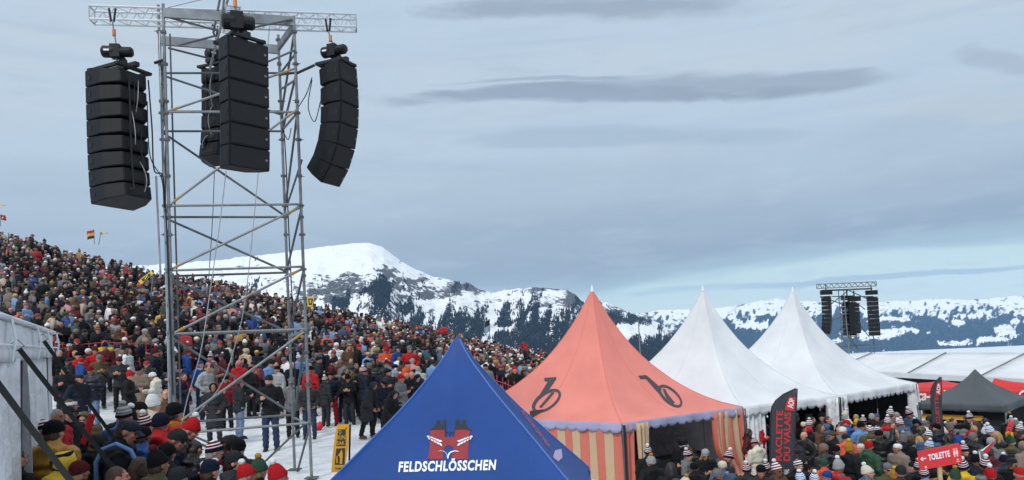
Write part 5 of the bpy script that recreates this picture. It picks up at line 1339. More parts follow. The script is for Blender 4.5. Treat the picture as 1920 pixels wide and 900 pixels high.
    jw = {'coat': 'long coat', 'puffer': 'puffer jacket', 'plain': 'jacket'}[jk]
    PEOPLE.append(dict(o=t, x=x, y=y, jc=jc, jw=jw, hw=hat_words(hat, hc, pc), tc=tc, where=where, label=label, yaw=yaw, pose=pose))
    return t
def place(px, py, d, scale_lim=(.88, 1.13), z=None):
    """ground point and size for a head seen at (px, py), about d metres off"""
    for it in range(60):
        p = at(px, py, d); g = gz(p.x, p.y) if z is None else z; s = (p.z-g)/1.635
        if s < scale_lim[0]: d *= .985
        elif s > scale_lim[1]: d *= 1.015
        else: break
    return p.x, p.y, max(scale_lim[0], min(scale_lim[1], s))
def solve(px, py, s=1.0, d0=12, d1=26):
    lo, hi = d0, d1
    for _ in range(40):
        m_ = (lo+hi)/2; p = at(px, py, m_)
        if (p.z-gz(p.x, p.y))/1.635 > s: lo = m_
        else: hi = m_
    p = at(px, py, lo); return p.x, p.y
taken = []
def near_taken(x, y, r): return any((x-a)**2+(y-b)**2 < r*r for a, b in taken)
# --- foreground group, lower left: (px, py, distance, yaw, jacket, cut, hat, hat colour, bobble, pose, extra, label)
FG = [
 (228, 806, 8.2, 100, 'black', 'plain', 'cap', 'navy', None, 'phone', ('strap', 'big'), 'man in navy peaked cap and black jacket with light blue shoulder strap, beside red stick'),
 (76, 808, 9.6, 80, 'charcoal', 'plain', 'red striped', 'maroon', None, 'stand', (), 'man in maroon and white striped beanie, facing right next to the left tent'),
 (100, 812, 8.6, 175, 'mustard', 'puffer', 'beanie', 'black', None, 'stand', (), 'person in black beanie and mustard brown puffer jacket, seen from behind'),
 (116, 868, 7.6, 150, 'yellow', 'puffer', 'hood', 'yellow', None, 'stand', ('goggles',), 'person with bright yellow quilted hood and dark goggles near the bottom edge'),
 (148, 886, 7.4, 170, 'charcoal', 'plain', 'beanie', 'maroon', None, 'stand', (), 'person in plain maroon beanie at the bottom edge, right of yellow hood'),
 (46, 812, 10.6, 160, 'navy', 'plain', 'pom', 'black', 'white', 'stand', (), 'person with white bobble hat close in front of the left tent curtain'),
 (195, 782, 10.5, 120, 'black', 'plain', 'pom', 'navy', 'white', 'lean', (), 'person in navy and grey hat with white bobble, upper row behind the navy cap'),
 (232, 782, 10.2, 170, 'blue', 'puffer', 'grey striped', 'grey', 'light grey', 'stand', (), 'person in grey striped bobble hat and blue jacket seen from behind'),
 (262, 770, 11.2, 190, 'brown', 'plain', 'beanie', 'black', None, 'stand', ('longhair',), 'person with long blond hair under black beanie behind the grey striped hat'),
 (266, 818, 9.0, 165, 'blue', 'puffer', 'beanie', 'black', None, 'stand', (), 'person in black beanie and bright blue puffer jacket in the middle of the left group'),
 (300, 796, 9.4, 175, 'red', 'plain', 'beanie', 'navy', None, 'stand', (), 'person in round navy beanie and red jacket left of the red bobble hat'),
 (325, 775, 10.2, 150, 'red', 'plain', 'beanie', 'black', None, 'stand', (), 'person in big black beanie and red jacket, topmost beside the tower foot'),
 (322, 822, 8.8, 95, 'navy', 'plain', 'beanie', 'charcoal', None, 'phone', ('glasses',), 'man in charcoal beanie with sunglasses facing right below the red bobble hat'),
 (348, 806, 9.6, 95, 'black', 'puffer', 'pom', 'red', 'white', 'phone', (), 'person in bright red hat with white bobble looking down at the tower foot'),
 (312, 852, 8.2, 170, 'black', 'plain', 'beanie', 'black', None, 'stand', (), 'person in black beanie and black jacket below the sunglasses man'),
 (296, 872, 7.4, 150, 'olive', 'plain', 'pom', 'black', 'maroon', 'stand', (), 'person in black hat with maroon bobble near the bottom edge'),
 (262, 876, 7.6, 150, 'black', 'plain', 'longhair', 'brown', None, 'stand', (), 'person with loose brown hair between bald man and maroon bobble'),
 (218, 896, 7.0, 120, 'black', 'plain', 'hair', 'brown', None, 'stand', (), 'man with thinning brown hair at the very bottom edge'),
 (332, 898, 7.0, 165, 'black', 'plain', 'beanie', 'charcoal', None, 'stand', (), 'person in charcoal hood at the bottom edge, left of dark blue beanie'),
 (392, 884, 7.4, 150, 'black', 'plain', 'beanie', 'navy', None, 'stand', (), 'person in dark blue beanie at the bottom below the red striped hat'),
 (400, 848, 8.8, 120, 'white', 'plain', 'fan', 'grey', None, 'stand', (), 'person in red and white striped beanie with grey scarf beside two black hoods'),
 (428, 832, 9.4, 165, 'black', 'plain', 'hood', 'black', None, 'stand', (), 'person in black hood, left one of two black hoods'),
 (446, 842, 9.0, 172, 'black', 'plain', 'beanie', 'black', None, 'stand', (), 'person in tall black hat, right one of two black heads'),
 (438, 868, 8.0, 100, 'charcoal', 'plain', 'beanie', 'charcoal', None, 'stand', (), 'man in dark grey beanie facing right in front of the black hoods'),
 (462, 893, 7.8, 130, 'maroon', 'plain', 'pom', 'red', 'white', 'stand', (), 'person in red hat with white bobble low between grey and green hats'),
 (484, 884, 8.2, 150, 'black', 'plain', 'pom', 'green', 'mustard', 'stand', (), 'person in green hat with mustard bobble at the bottom edge'),
 (520, 897, 8.4, 110, 'navy', 'plain', 'pom', 'red', 'white', 'stand', (), 'person in red hat with white bobble low beside the tower, right of green hat'),
 (130, 762, 13.5, 70, 'maroon', 'plain', 'band', 'white', None, 'pockets', (), 'bearded man in white headband and maroon jacket behind the straps'),
 (160, 782, 13.0, 10, 'olive', 'plain', 'hood', 'olive', None, 'phone', (), 'person in olive hood facing the camera left of the red stick'),
 (128, 778, 12.4, 60, 'black', 'plain', 'beanie', 'charcoal', None, 'stand', (), 'person in dark grey beanie below the white headband'),
 (105, 782, 11.4, 80, 'red', 'plain', 'hair', 'grey', None, 'stand', (), 'grey haired person in red jacket near the left tent'),
 (30, 862, 8.0, 160, 'black', 'plain', 'hair', 'brown', None, 'stand', (), 'person with brown hair against the left tent curtain'),
 (60, 850, 8.8, 120, 'navy', 'plain', 'hair', 'brown', None, 'stand', (), 'brown haired person in navy jacket below white bobble hat'),
 (180, 832, 9.2, 160, 'black', 'plain', 'hood', 'black', None, 'stand', (), 'person in black hood directly behind the navy cap'),
 (285, 762, 12.0, 150, 'cream', 'plain', 'pom', 'white', 'white', 'stand', (), 'person in white knitted hat with white bobble above the navy beanie'),
 (272, 800, 10.4, 160, 'red', 'plain', 'fan', 'red', 'white', 'stand', (), 'person in striped beanie with white bobble and red jacket in the middle of the left group'),
 (360, 842, 8.9, 160, 'black', 'puffer', 'hair', 'dark', None, 'phone', (), 'dark haired person in black puffer looking down below red bobble hat'),
 (926, 893, 15.0, 60, 'black', 'plain', 'pom', 'black', 'white', 'stand', (), None),
 (1095, 893, 13.0, 120, 'white', 'plain', 'beanie', 'green', None, 'stand', (), 'person in dark green beanie just below the tip of the blue tent'),
]
for (px, py, d, yaw, jc, jk, hat, hc, pc, pose, ex, lab) in FG:
    if lab is None: continue
    x, y, s = place(px, py, d, (.80, 1.12)); taken.append((x, y))
    person(x, y, s, R(yaw), jc, jk, hat, hc, pc, pose, 'black', 'hi', ex, lab, build=1.06)
# --- standing on the snow: (px, head py, feet py, yaw, jacket, cut, hat, hat colour, bobble, pose, trousers, extra, label)
SN = [
 (172, 690, 788, 5, 'navy', 'puffer', 'beanie', 'dark red', None, 'phone', 'denim', ('brownboots',), 'man in navy puffer, dark red beanie and light jeans on the snow at left'),
 (122, 690, 800, 30, 'black', 'coat', 'beanie', 'green', None, 'cup', 'denim', (), 'man in black coat and dark green beanie behind the long strap'),
 (148, 706, 800, 60, 'navy', 'plain', 'cap', 'black', None, 'pockets', 'black', (), 'person in navy jacket and black cap left of the light jeans'),
 (185, 668, 772, 40, 'olive', 'plain', 'beanie', 'grey', None, 'phone', 'black', (), 'man in olive brown coat and grey beanie holding a card'),
 (146, 664, 770, 20, 'red', 'plain', 'beanie', 'black', None, 'pockets', 'black', (), 'person in red jacket behind the navy puffer at left'),
 (178, 655, 755, 40, 'red', 'plain', 'pom', 'maroon', 'pink', 'stand', 'black', (), 'person in red jacket and maroon bobble hat left of yellow jacket'),
 (197, 640, 735, 10, 'yellow', 'plain', 'cap', 'orange', None, 'stand', 'black', ('glasses',), 'person in yellow and black jacket with orange hat on the snow edge'),
 (224, 672, 790, 15, 'charcoal', 'plain', 'pom', 'maroon', 'white', 'phone', 'black', (), 'tall person in black top and maroon bobble hat facing red bobble hat'),
 (243, 702, 800, 100, 'black', 'coat', 'pom', 'red', 'white', 'cup', 'black', (), 'person in long black coat and red hat with white bobble on the snow'),
 (264, 690, 800, -10, 'taupe', 'coat', 'beanie', 'black', None, 'phone', 'brown', (), 'person in long taupe quilted coat with fur-like collar on the snow'),
 (291, 701, 800, -80, 'cream', 'puffer', 'beanie', 'white', None, 'phone', 'brown', (), 'woman in cream puffer and white knitted hat facing left on the snow'),
 (240, 655, 755, 90, 'white', 'plain', 'longhair', 'brown', None, 'stand', 'navy', (), 'woman with long brown hair in white and yellow jacket'),
 (130, 648, 750, 10, 'black', 'plain', 'navy striped', 'black', None, 'stand', 'black', ('glasses',), 'man in black jacket, striped hat and sunglasses near the net'),
 (234, 635, 735, 20, 'black', 'plain', 'beanie', 'white', None, 'stand', 'black', (), 'person in bright white beanie and black jacket right of orange hat'),
 (290, 655, 755, 10, 'charcoal', 'plain', 'pom', 'dark red', 'white', 'stand', 'black', (), 'person in charcoal jacket near the left posts at the edge of the hillside'),
 (312, 735, 810, 10, 'brown', 'plain', 'longhair', 'blond', None, 'stand', 'black', (), 'woman with long blond hair left of the left tower post'),
 (343, 703, 812, 80, 'navy', 'plain', 'hair', 'dark', None, 'cup', 'navy', (), 'dark haired person in navy jacket between the tower posts at left'),
 (376, 680, 790, 60, 'blue', 'plain', 'beanie', 'blue', None, 'stand', 'dark denim', (), 'person in blue jacket and blue hat behind the hooded figure'),
 (400, 722, 832, 5, 'charcoal', 'coat', 'hood', 'charcoal', None, 'pockets', 'charcoal', (), 'person in black hooded coat standing on the snow inside the tower'),
 (424, 706, 800, 0, 'dark red', 'plain', 'beanie', 'black', None, 'phone', 'black', (), 'person in dark red jacket behind the hooded figure inside the tower'),
 (447, 715, 822, 130, 'charcoal', 'plain', 'hair', 'dark', None, 'phone', 'denim', (), 'person in dark jacket and blue jeans left of the walking navy man'),
 (470, 690, 800, 160, 'black', 'plain', 'beanie', 'black', None, 'stand', 'black', (), 'person in all black seen from behind inside the tower'),
 (460, 655, 760, 150, 'beige', 'puffer', 'hood', 'beige', None, 'stand', 'black', (), 'person in beige hooded jacket inside the tower'),
 (505, 710, 845, 10, 'black', 'plain', 'beanie', 'charcoal', None, 'cup', 'dark denim', ('beard',), 'tall man in black jacket and dark grey beanie walking on the snow'),
 (520, 690, 800, -30, 'light grey', 'coat', 'beanie', 'black', None, 'stand', 'navy', (), 'person wrapped in a pale coat behind the walking man'),
 (547, 712, 820, -160, 'grey', 'plain', 'beanie', 'grey', None, 'stand', 'black', ('pack:grey',), 'person with large grey backpack between the right tower posts'),
 (578, 718, 815, 5, 'charcoal', 'plain', 'beanie', 'black', None, 'pockets', 'dark denim', ('glasses',), 'man in grey jacket with sunglasses just right of the tower post'),
 (594, 665, 765, 70, 'light blue', 'plain', 'beanie', 'grey', None, 'stand', 'dark denim', (), 'person in bright blue jacket and grey beanie just right of the tower'),
 (622, 677, 775, 100, 'maroon', 'plain', 'beanie', 'navy', None, 'stand', 'black', (), 'person in maroon jacket behind the red trousers'),
 (620, 702, 797, 0, 'navy', 'plain', 'beanie', 'black', None, 'pockets', 'red', (), 'person in navy jacket and bright red ski trousers on the snow'),
 (648, 693, 790, 70, 'navy', 'plain', 'hair', 'brown', None, 'stand', 'navy', (), 'brown haired man all in navy right of the red trousers'),
 (661, 690, 780, 10, 'olive', 'plain', 'cap', 'black', None, 'stand', 'black', (), 'man in olive jacket and black cap behind the all navy man'),
 (686, 716, 812, 70, 'charcoal', 'coat', 'hood', 'charcoal', None, 'lean', 'black', ('brownboots',), 'person in long dark coat leaning forward, brown boots, above the yellow board'),
 (706, 712, 806, 60, 'navy', 'plain', 'cap', 'black', None, 'lean', 'black', (), 'person in navy jacket and cap leaning beside the long dark coat'),
 (725, 735, 790, 60, 'black', 'plain', 'hood', 'black', None, 'lean', 'black', (), 'person in black hood bent low behind the blue tent edge'),
 (751, 707, 790, 70, 'grey', 'plain', 'pom', 'red', 'white', 'cup', 'black', (), 'man in grey jacket, white scarf and red white cap at the blue tent edge'),
 (771, 698, 790, 20, 'black', 'plain', 'bald', '', None, 'phone', 'black', (), 'bald man in black jacket eating at the blue tent edge'),
 (795, 700, 785, -40, 'navy', 'plain', 'cap', 'black', None, 'lean', 'black', (), 'person in navy jacket leaning right behind the blue tent edge'),
 (690, 662, 750, 60, 'light blue', 'puffer', 'beanie', 'beige', None, 'stand', 'black', (), 'woman in pale blue jacket and beige bobble-less knitted hat'),
 (710, 680, 775, 150, 'black', 'puffer', 'hood', 'black', None, 'stand', 'dark denim', (), 'person in black hooded puffer seen from behind right of pale blue jacket'),
 (724, 652, 735, 10, 'orange', 'plain', 'pom', 'red', 'red', 'phone', 'grey', (), 'person in bright orange top and red hat on the hillside edge'),
 (745, 642, 740, 60, 'blue', 'plain', 'cap', 'navy', None, 'stand', 'blue', (), 'person in bright blue ski suit right of the orange top'),
 (768, 651, 735, 5, 'red', 'plain', 'beanie', 'grey', None, 'pockets', 'black', ('glasses',), 'man with sunglasses in grey and red jacket right of blue ski suit'),
 (656, 640, 735, 10, 'brown', 'coat', 'band', 'red', None, 'stand', 'black', (), 'long haired person in brown coat and red headband on the hillside edge'),
 (672, 636, 730, 90, 'black', 'plain', 'beanie', 'red', None, 'stand', 'black', (), 'person in black coat and red beanie next to the brown coat'),
 (630, 640, 730, 30, 'white', 'plain', 'beanie', 'white', None, 'stand', 'white', (), 'person in white scarf and hat left of the brown coat'),
 (612, 655, 745, 120, 'black', 'plain', 'beanie', 'charcoal', None, 'stand', 'black', (), 'person in black jacket above the red trousers'),
 (560, 668, 770, 40, 'light blue', 'plain', 'blue striped', 'blue', 'white', 'stand', 'black', (), 'person in blue and white bobble hat between tower posts'),
 (582, 690, 780, 170, 'red', 'plain', 'beanie', 'black', None, 'stand', 'black', (), 'person in red jacket seen from behind at the right tower post'),
]
for (px, hy_, fy, yaw, jc, jk, hat, hc, pc, pose, tcn, ex, lab) in SN:
    hy2 = hy_+4
    # distance where a figure of ordinary height spans head to feet and stands on the ground
    best = None
    for d in np.linspace(17, 31, 57):
        p = at(px, hy2, d); s = (p.z-gz(p.x, p.y))/1.635
        fyp = proj((p.x, p.y, gz(p.x, p.y)))[1]
        c_ = abs(fyp-fy)/30 + abs(s-1.0)*9 + (9 if near_taken(p.x, p.y, .32) else 0)
        if best is None or c_ < best[0]: best = (c_, p.x, p.y, s)
    _, x, y, s = best; s = max(.86, min(1.15, s)); taken.append((x, y))
    person(x, y, s, R(yaw), jc, jk, hat, hc, pc, pose, tcn, 'mid', ex, lab, boots=True, build=1.08)
# --- stalls and queue on the right: (px, py, yaw, jacket, cut, hat, hat colour, bobble, pose, extra, label)
RG = [
 (1215, 846, 160, 'black', 'plain', 'fan', 'navy', 'white', 'stand', (), 'man in black jacket and striped bobble hat inside the coral tent at left'),
 (1289, 852, 60, 'grey', 'plain', 'fan', 'navy', 'white', 'stand', (), 'person in grey fur-like jacket and striped bobble hat inside the coral tent'),
 (1321, 848, 0, 'black', 'plain', 'beanie', 'light grey', None, 'phone', ('glasses', 'longhair'), 'blond woman with sunglasses and pale beanie inside the coral tent'),
 (1302, 875, 160, 'black', 'plain', 'beanie', 'black', None, 'stand', (), 'person in black beanie below the blond woman'),
 (1345, 888, 100, 'charcoal', 'plain', 'beanie', 'grey', None, 'stand', (), 'person in grey beanie at the bottom of the coral tent opening'),
 (1400, 880, 150, 'charcoal', 'plain', 'fan', 'navy', 'white', 'stand', (), 'person in striped bobble hat at the corner between coral and white tents'),
 (1438, 878, 150, 'black', 'plain', 'fan', 'navy', 'white', 'stand', (), 'person in striped bobble hat left of the tall charcoal feather flag foot'),
 (1457, 880, 30, 'brown', 'plain', 'red striped', 'maroon', 'white', 'stand', ('glasses',), 'person with glasses and maroon striped bobble hat under the feather flag'),
 (1497, 871, 10, 'black', 'plain', 'navy striped', 'navy', None, 'stand', (), 'woman in navy and white patterned beanie facing the camera right of the feather flag'),
 (1508, 814, -70, 'black', 'puffer', 'bald', '', None, 'pockets', (), 'bald man in large black coat in front of the first white tent'),
 (1516, 803, -90, 'black', 'plain', 'hood', 'red', None, 'stand', (), 'person with red hood right behind the bald man'),
 (1560, 815, -80, 'black', 'plain', 'beanie', 'olive', None, 'stand', ('glasses',), 'man in olive beanie and glasses facing left before the white curtain'),
 (1585, 820, 160, 'coral', 'plain', 'beanie', 'charcoal', None, 'stand', (), 'person in charcoal beanie and coral scarf before the white curtain'),
 (1502, 896, 170, 'navy', 'plain', 'blue striped', 'blue', 'white', 'stand', (), 'person in blue and white bobble hat at the bottom, left one of the pair'),
 (1527, 899, 175, 'red', 'plain', 'blue striped', 'blue', 'white', 'stand', (), 'person in blue and white bobble hat at the bottom, right one of the pair'),
 (1551, 893, -60, 'navy', 'plain', 'beanie', 'blue', None, 'stand', (), 'man in bright blue beanie facing left at the bottom edge'),
 (1545, 868, 160, 'orange', 'plain', 'beanie', 'green', None, 'stand', (), 'person in dark green beanie and orange jacket'),
 (1572, 875, 120, 'red', 'plain', 'pom', 'light grey', 'white', 'stand', (), 'person in pale grey bobble hat and red jacket'),
 (1568, 843, 120, 'navy', 'plain', 'beanie', 'black', None, 'stand', (), 'person in black beanie and navy jacket below the olive beanie'),
 (1592, 841, 110, 'black', 'plain', 'pom', 'mustard', 'yellow', 'stand', (), 'person in mustard and black hat with yellow bobble'),
 (1614, 838, -60, 'charcoal', 'plain', 'beanie', 'cream', None, 'stand', (), 'older man in cream beanie beside the mustard bobble hat'),
 (1632, 804, 160, 'olive', 'plain', 'red striped', 'maroon', None, 'stand', ('pack:yellow',), 'person in olive jacket with yellow backpack panel before the last white tent'),
 (1618, 788, 150, 'taupe', 'plain', 'fan', 'maroon', 'white', 'stand', (), 'person in taupe coat and striped bobble hat at the opening of the last white tent'),
 (1643, 781, 10, 'black', 'plain', 'beanie', 'slate blue', None, 'stand', (), 'person in slate blue hat facing out from the last white tent'),
 (1664, 790, 150, 'red', 'plain', 'red striped', 'maroon', 'white', 'stand', (), 'person in red jacket and striped bobble hat left of the red parka man'),
 (1681, 776, 80, 'red', 'puffer', 'hair', 'grey', None, 'stand', ('pack:dark red',), 'grey haired man in red parka beside the right corner curtain'),
 (1683, 838, -70, 'taupe', 'puffer', 'beanie', 'white', None, 'stand', (), 'woman in pinkish taupe puffer jacket and white beanie'),
 (1693, 823, 160, 'black', 'plain', 'pom', 'grey', 'light grey', 'stand', (), 'person in grey bobble hat behind the taupe puffer'),
 (1665, 878, 0, 'olive', 'plain', 'beanie', 'grey', None, 'stand', ('glasses',), 'man in grey beanie and glasses facing the camera at the bottom edge'),
 (1688, 885, 150, 'charcoal', 'plain', 'beanie', 'charcoal', None, 'stand', (), 'person in charcoal beanie right of the man with glasses'),
 (1678, 893, 150, 'blue', 'plain', 'pom', 'mustard', 'yellow', 'stand', (), 'person with yellow bobble hat between two grey beanies at the bottom'),
 (1735, 793, 90, 'white', 'plain', 'beanie', 'grey', None, 'stand', (), 'man in white jacket and grey beanie left of the narrow feather flag'),
 (1772, 793, 80, 'cream', 'plain', 'cap', 'white', None, 'phone', (), 'person in cream jacket and white cap right of the narrow feather flag'),
 (1785, 808, 80, 'blue', 'plain', 'beanie', 'grey', None, 'lean', (), 'person in bright blue jacket and grey beanie above the red sign'),
 (1786, 788, 40, 'maroon', 'plain', 'hair', 'dark', None, 'stand', (), 'dark haired person in maroon jacket before the dark grey tent'),
 (1822, 812, 150, 'charcoal', 'plain', 'beanie', 'red', None, 'stand', (), 'person in red knitted beanie with fluffy knit before the dark grey tent'),
 (1808, 843, 0, 'black', 'plain', 'fan', 'navy', 'white', 'stand', (), 'man in striped bobble hat facing the camera at the right end of the red sign'),
 (1847, 872, 165, 'black', 'plain', 'fan', 'navy', 'white', 'stand', (), 'person in striped bobble hat right of the red sign, second in from the post'),
 (1807, 875, 150, 'yellow', 'plain', 'fan', 'navy', 'white', 'stand', (), 'person in yellow jacket and striped bobble hat below the right end of the red sign'),
 (1792, 893, 160, 'yellow', 'plain', 'pom', 'green', 'mustard', 'stand', (), 'person in green hat with mustard bobble just right of the sign post'),
 (1734, 888, 170, 'light blue', 'plain', 'fan', 'navy', 'white', 'stand', (), 'person in pale blue jacket and striped bobble hat just left of the sign post'),
 (1722, 876, 150, 'black', 'plain', 'fan', 'navy', 'white', 'stand', (), 'person in striped bobble hat below the left end of the red sign'),
 (1750, 893, 150, 'yellow', 'puffer', 'beanie', 'black', None, 'stand', (), 'person in yellow puffer and black beanie left of the sign post'),
 (1830, 863, 60, 'navy', 'plain', 'pom', 'black', 'white', 'stand', (), 'person in black hat with white bobble right of the red sign'),
 (1858, 828, 150, 'grey', 'plain', 'beanie', 'light grey', None, 'stand', (), 'person in pale grey beanie and grey coat below the pointed red pennant'),
 (1868, 805, 160, 'black', 'plain', 'hood', 'navy', None, 'stand', (), 'person in navy hood and black jacket behind the red pennant'),
 (1896, 827, 150, 'olive', 'plain', 'pom', 'green', 'mustard', 'stand', (), 'person in green hat with mustard bobble and olive fur-collar jacket at right'),
 (1893, 815, 150, 'black', 'plain', 'beanie', 'yellow', None, 'stand', (), 'person in yellow beanie above the green hat at right'),
 (1906, 795, 80, 'navy', 'plain', 'pom', 'grey', 'white', 'stand', (), 'person in grey hat with white bobble near the right edge'),
 (1915, 812, -60, 'black', 'plain', 'cap', 'charcoal', None, 'stand', (), 'person in charcoal cap looking left at the right edge'),
 (1898, 866, -60, 'black', 'plain', 'cap', 'black', None, 'stand', (), 'man in black cap looking left low at the right edge'),
 (1883, 862, 160, 'navy', 'puffer', 'pom', 'navy', 'white', 'stand', (), 'person in navy bobble hat and navy puffer left of the black cap man'),
 (1912, 886, 160, 'red', 'plain', 'beanie', 'red', None, 'stand', (), 'person in red beanie in the bottom right corner'),
 (1857, 890, 150, 'charcoal', 'plain', 'pom', 'red', 'white', 'stand', (), 'person in plain red hat with white bobble low at right'),
 (1840, 899, 160, 'black', 'plain', 'cap', 'grey', None, 'stand', (), 'person in grey flat cap at the bottom edge below the striped hats'),
]
for (px, py, yaw, jc, jk, hat, hc, pc, pose, ex, lab) in RG:
    s = random.uniform(.96, 1.06); x, y = solve(px, py+3, s)
    for _ in range(6):
        if near_taken(x, y, .30): s *= .97; x, y = solve(px, py+3, s)
    taken.append((x, y)); person(x, y, s, R(yaw), jc, jk, hat, hc, pc, pose, random.choice(('black', 'navy', 'dark denim')), 'mid', ex, lab, build=1.08)
# ---- random members
JC = ['black']*62+['navy']*28+['charcoal']*22+['grey']*7+['red']*7+['dark red']*3+['maroon']*4+['blue']*5+['light blue']*4+['slate blue']*7+['olive']*6+['brown']*6+['taupe']*4+['beige']*2+['white']*2+['cream']*2+['light grey']*3+['green']*2+['mustard']*1+['yellow']*1+['orange']*1+['pink']*1+['purple']*1+['teal']*1
HC_ = ['black']*14+['navy']*8+['charcoal']*8+['grey']*8+['light grey']*4+['white']*6+['red']*4+['maroon']*3+['cream']*5+['green']*2+['mustard']*2+['yellow']*1+['blue']*1+['pink']*1+['brown']*3+['taupe']*3
def rnd_look():
    jc = random.choice(JC); jk = random.choices(('plain', 'puffer', 'coat'), (6, 3, 1.2))[0]
    h = random.random()
    if h < .10: hat, hc, pc = 'fan', 'red', 'white'
    elif h < .26: hat, hc, pc = 'pom', random.choice(HC_), random.choice(('white', 'white', 'grey', 'black', 'mustard'))
    elif h < .58: hat, hc, pc = 'beanie', random.choice(HC_), None
    elif h < .68: hat, hc, pc = random.choice(list(STRIPE)[1:]), 'red', random.choice((None, 'white'))
    elif h < .75: hat, hc, pc = 'cap', random.choice(('black', 'navy', 'charcoal', 'red', 'grey')), None
    elif h < .80: hat, hc, pc = 'hood', jc, None
    elif h < .84: hat, hc, pc = 'band', random.choice(HC_), None
    elif h < .94: hat, hc, pc = 'hair', random.choice(list(HAIR)), None
    elif h < .99: hat, hc, pc = 'longhair', random.choice(('brown', 'blond', 'dark')), None
    else: hat, hc, pc = 'bald', '', None
    return jc, jk, hat, hc, pc
def rnd_pose(): return random.choices(PK, (5, 4, 3, 3, 2, .6, .4, .4, 3))[0]
# queue filling the ground before the stalls
def in_poly(x, y, P):
    c = False
    for i in range(len(P)):
        (x1, y1), (x2, y2) = P[i], P[i-1]
        if (y1 > y) != (y2 > y) and x < (x2-x1)*(y-y1)/(y2-y1)+x1: c = not c
    return c
poly_r = [(-.0, 9.6)]
cand = []
for r_ in range(24):
    yy = 12.6+r_*.62
    for c_ in range(60):
        xx = 2.0+c_*.55+random.uniform(-.16, .16)+(r_ % 2)*.27; y2 = yy+random.uniform(-.18, .18)
        px, py = proj((xx, y2, gz(xx, y2)+1.62))
        if not (1200 < px < 1955 and 778 < py < 915): continue
        # stay in front of the tents and off the sign post
        A = Vector((xx, y2, 0)); front = (A-Vector((pN.x, pN.y, 0))); side = front.dot(e2)/(abs(e2.dot(e2)))
        nrm_ = Vector((e1.y, -e1.x, 0)); dist = front.dot(nrm_)        # >0 in front of the row
        along = front.dot(e1)
        if along < 10.9 and dist < .35 and not (along > 5.4 and dist > -2.5 and abs(along-9.9) > .6 and abs(along-5) > .7): continue
        if along < 6.0 and random.random() < .8: continue
        if along >= 10.9 and (Vector((xx-gL_.x, y2-gL_.y, 0))).dot(perp) > -1.9: continue
        if abs(px-1770) < 6 and py > 850: continue
        if near_taken(xx, y2, .42): continue
        taken.append((xx, y2)); cand.append((xx, y2))
random.shuffle(cand)
for (xx, y2) in cand[:128]:
    jc, jk, hat, hc, pc = rnd_look()
    px, py = proj((xx, y2, gz(xx, y2)+1.6))
    wh = 'in the queue at the bottom edge' if py > 868 else ('in front of the first white tent' if px < 1575 else 'in front of the last white tent' if px < 1715 else 'in front of the dark grey tent')
    person(xx, y2, random.uniform(.93, 1.07), R(random.choice((150, 170, 190, 120, -150, 60, -60, 0))+random.uniform(-20, 20)), jc, jk, hat, hc, pc, rnd_pose(), random.choice(('black', 'navy', 'dark denim')), 'mid', (), None, wh, build=1.08)
print('people so far', len(PEOPLE), 'queue', len(cand))
# hillside crowd in rough rows
hill = []
row = 0; yy = 24.6
while yy < 57:
    for c_ in range(90):
        xx = -41+c_*.60+random.uniform(-.22, .22)+(row % 2)*.3; y2 = yy+random.uniform(-.3, .3)
        u = xx/y2; px, py = proj((xx, y2, gz(xx, y2)+1.62))
        if not (-25 < px < 1075): continue
        if y2 < 26.0 and (px > 770 or 325 < px < 600 and random.random() < .6): continue
        if y2 < 27.0 and px > 900: continue
        if near_taken(xx, y2, .45): continue
        if random.random() < .07: continue
        if px < 95 and py > 650: continue
        hill.append((y2, xx, px, py))
    yy += .98; row += 1
# extra standing people at the back of the snow strip, then the slope itself
hill.sort()
n_ind = 300-len(PEOPLE)
print('hill', len(hill), 'individual', n_ind)
for (y2, xx, px, py) in hill[:n_ind]:
    jc, jk, hat, hc, pc = rnd_look(); taken.append((xx, y2))
    wh = 'left of the scaffold tower' if px < 300 else 'seen through the scaffold tower' if px < 580 else 'between scaffold tower and blue tent' if px < 857 else 'right of the blue tent'
    person(xx, y2, random.uniform(.92, 1.08), R(random.choice((0, 20, 50, 80, 110, -20, 160))+random.uniform(-20, 20)), jc, jk, hat, hc, pc, rnd_pose(), random.choice(('black', 'navy', 'dark denim', 'charcoal')), 'mid', (), None, wh, boots=False, build=1.08)
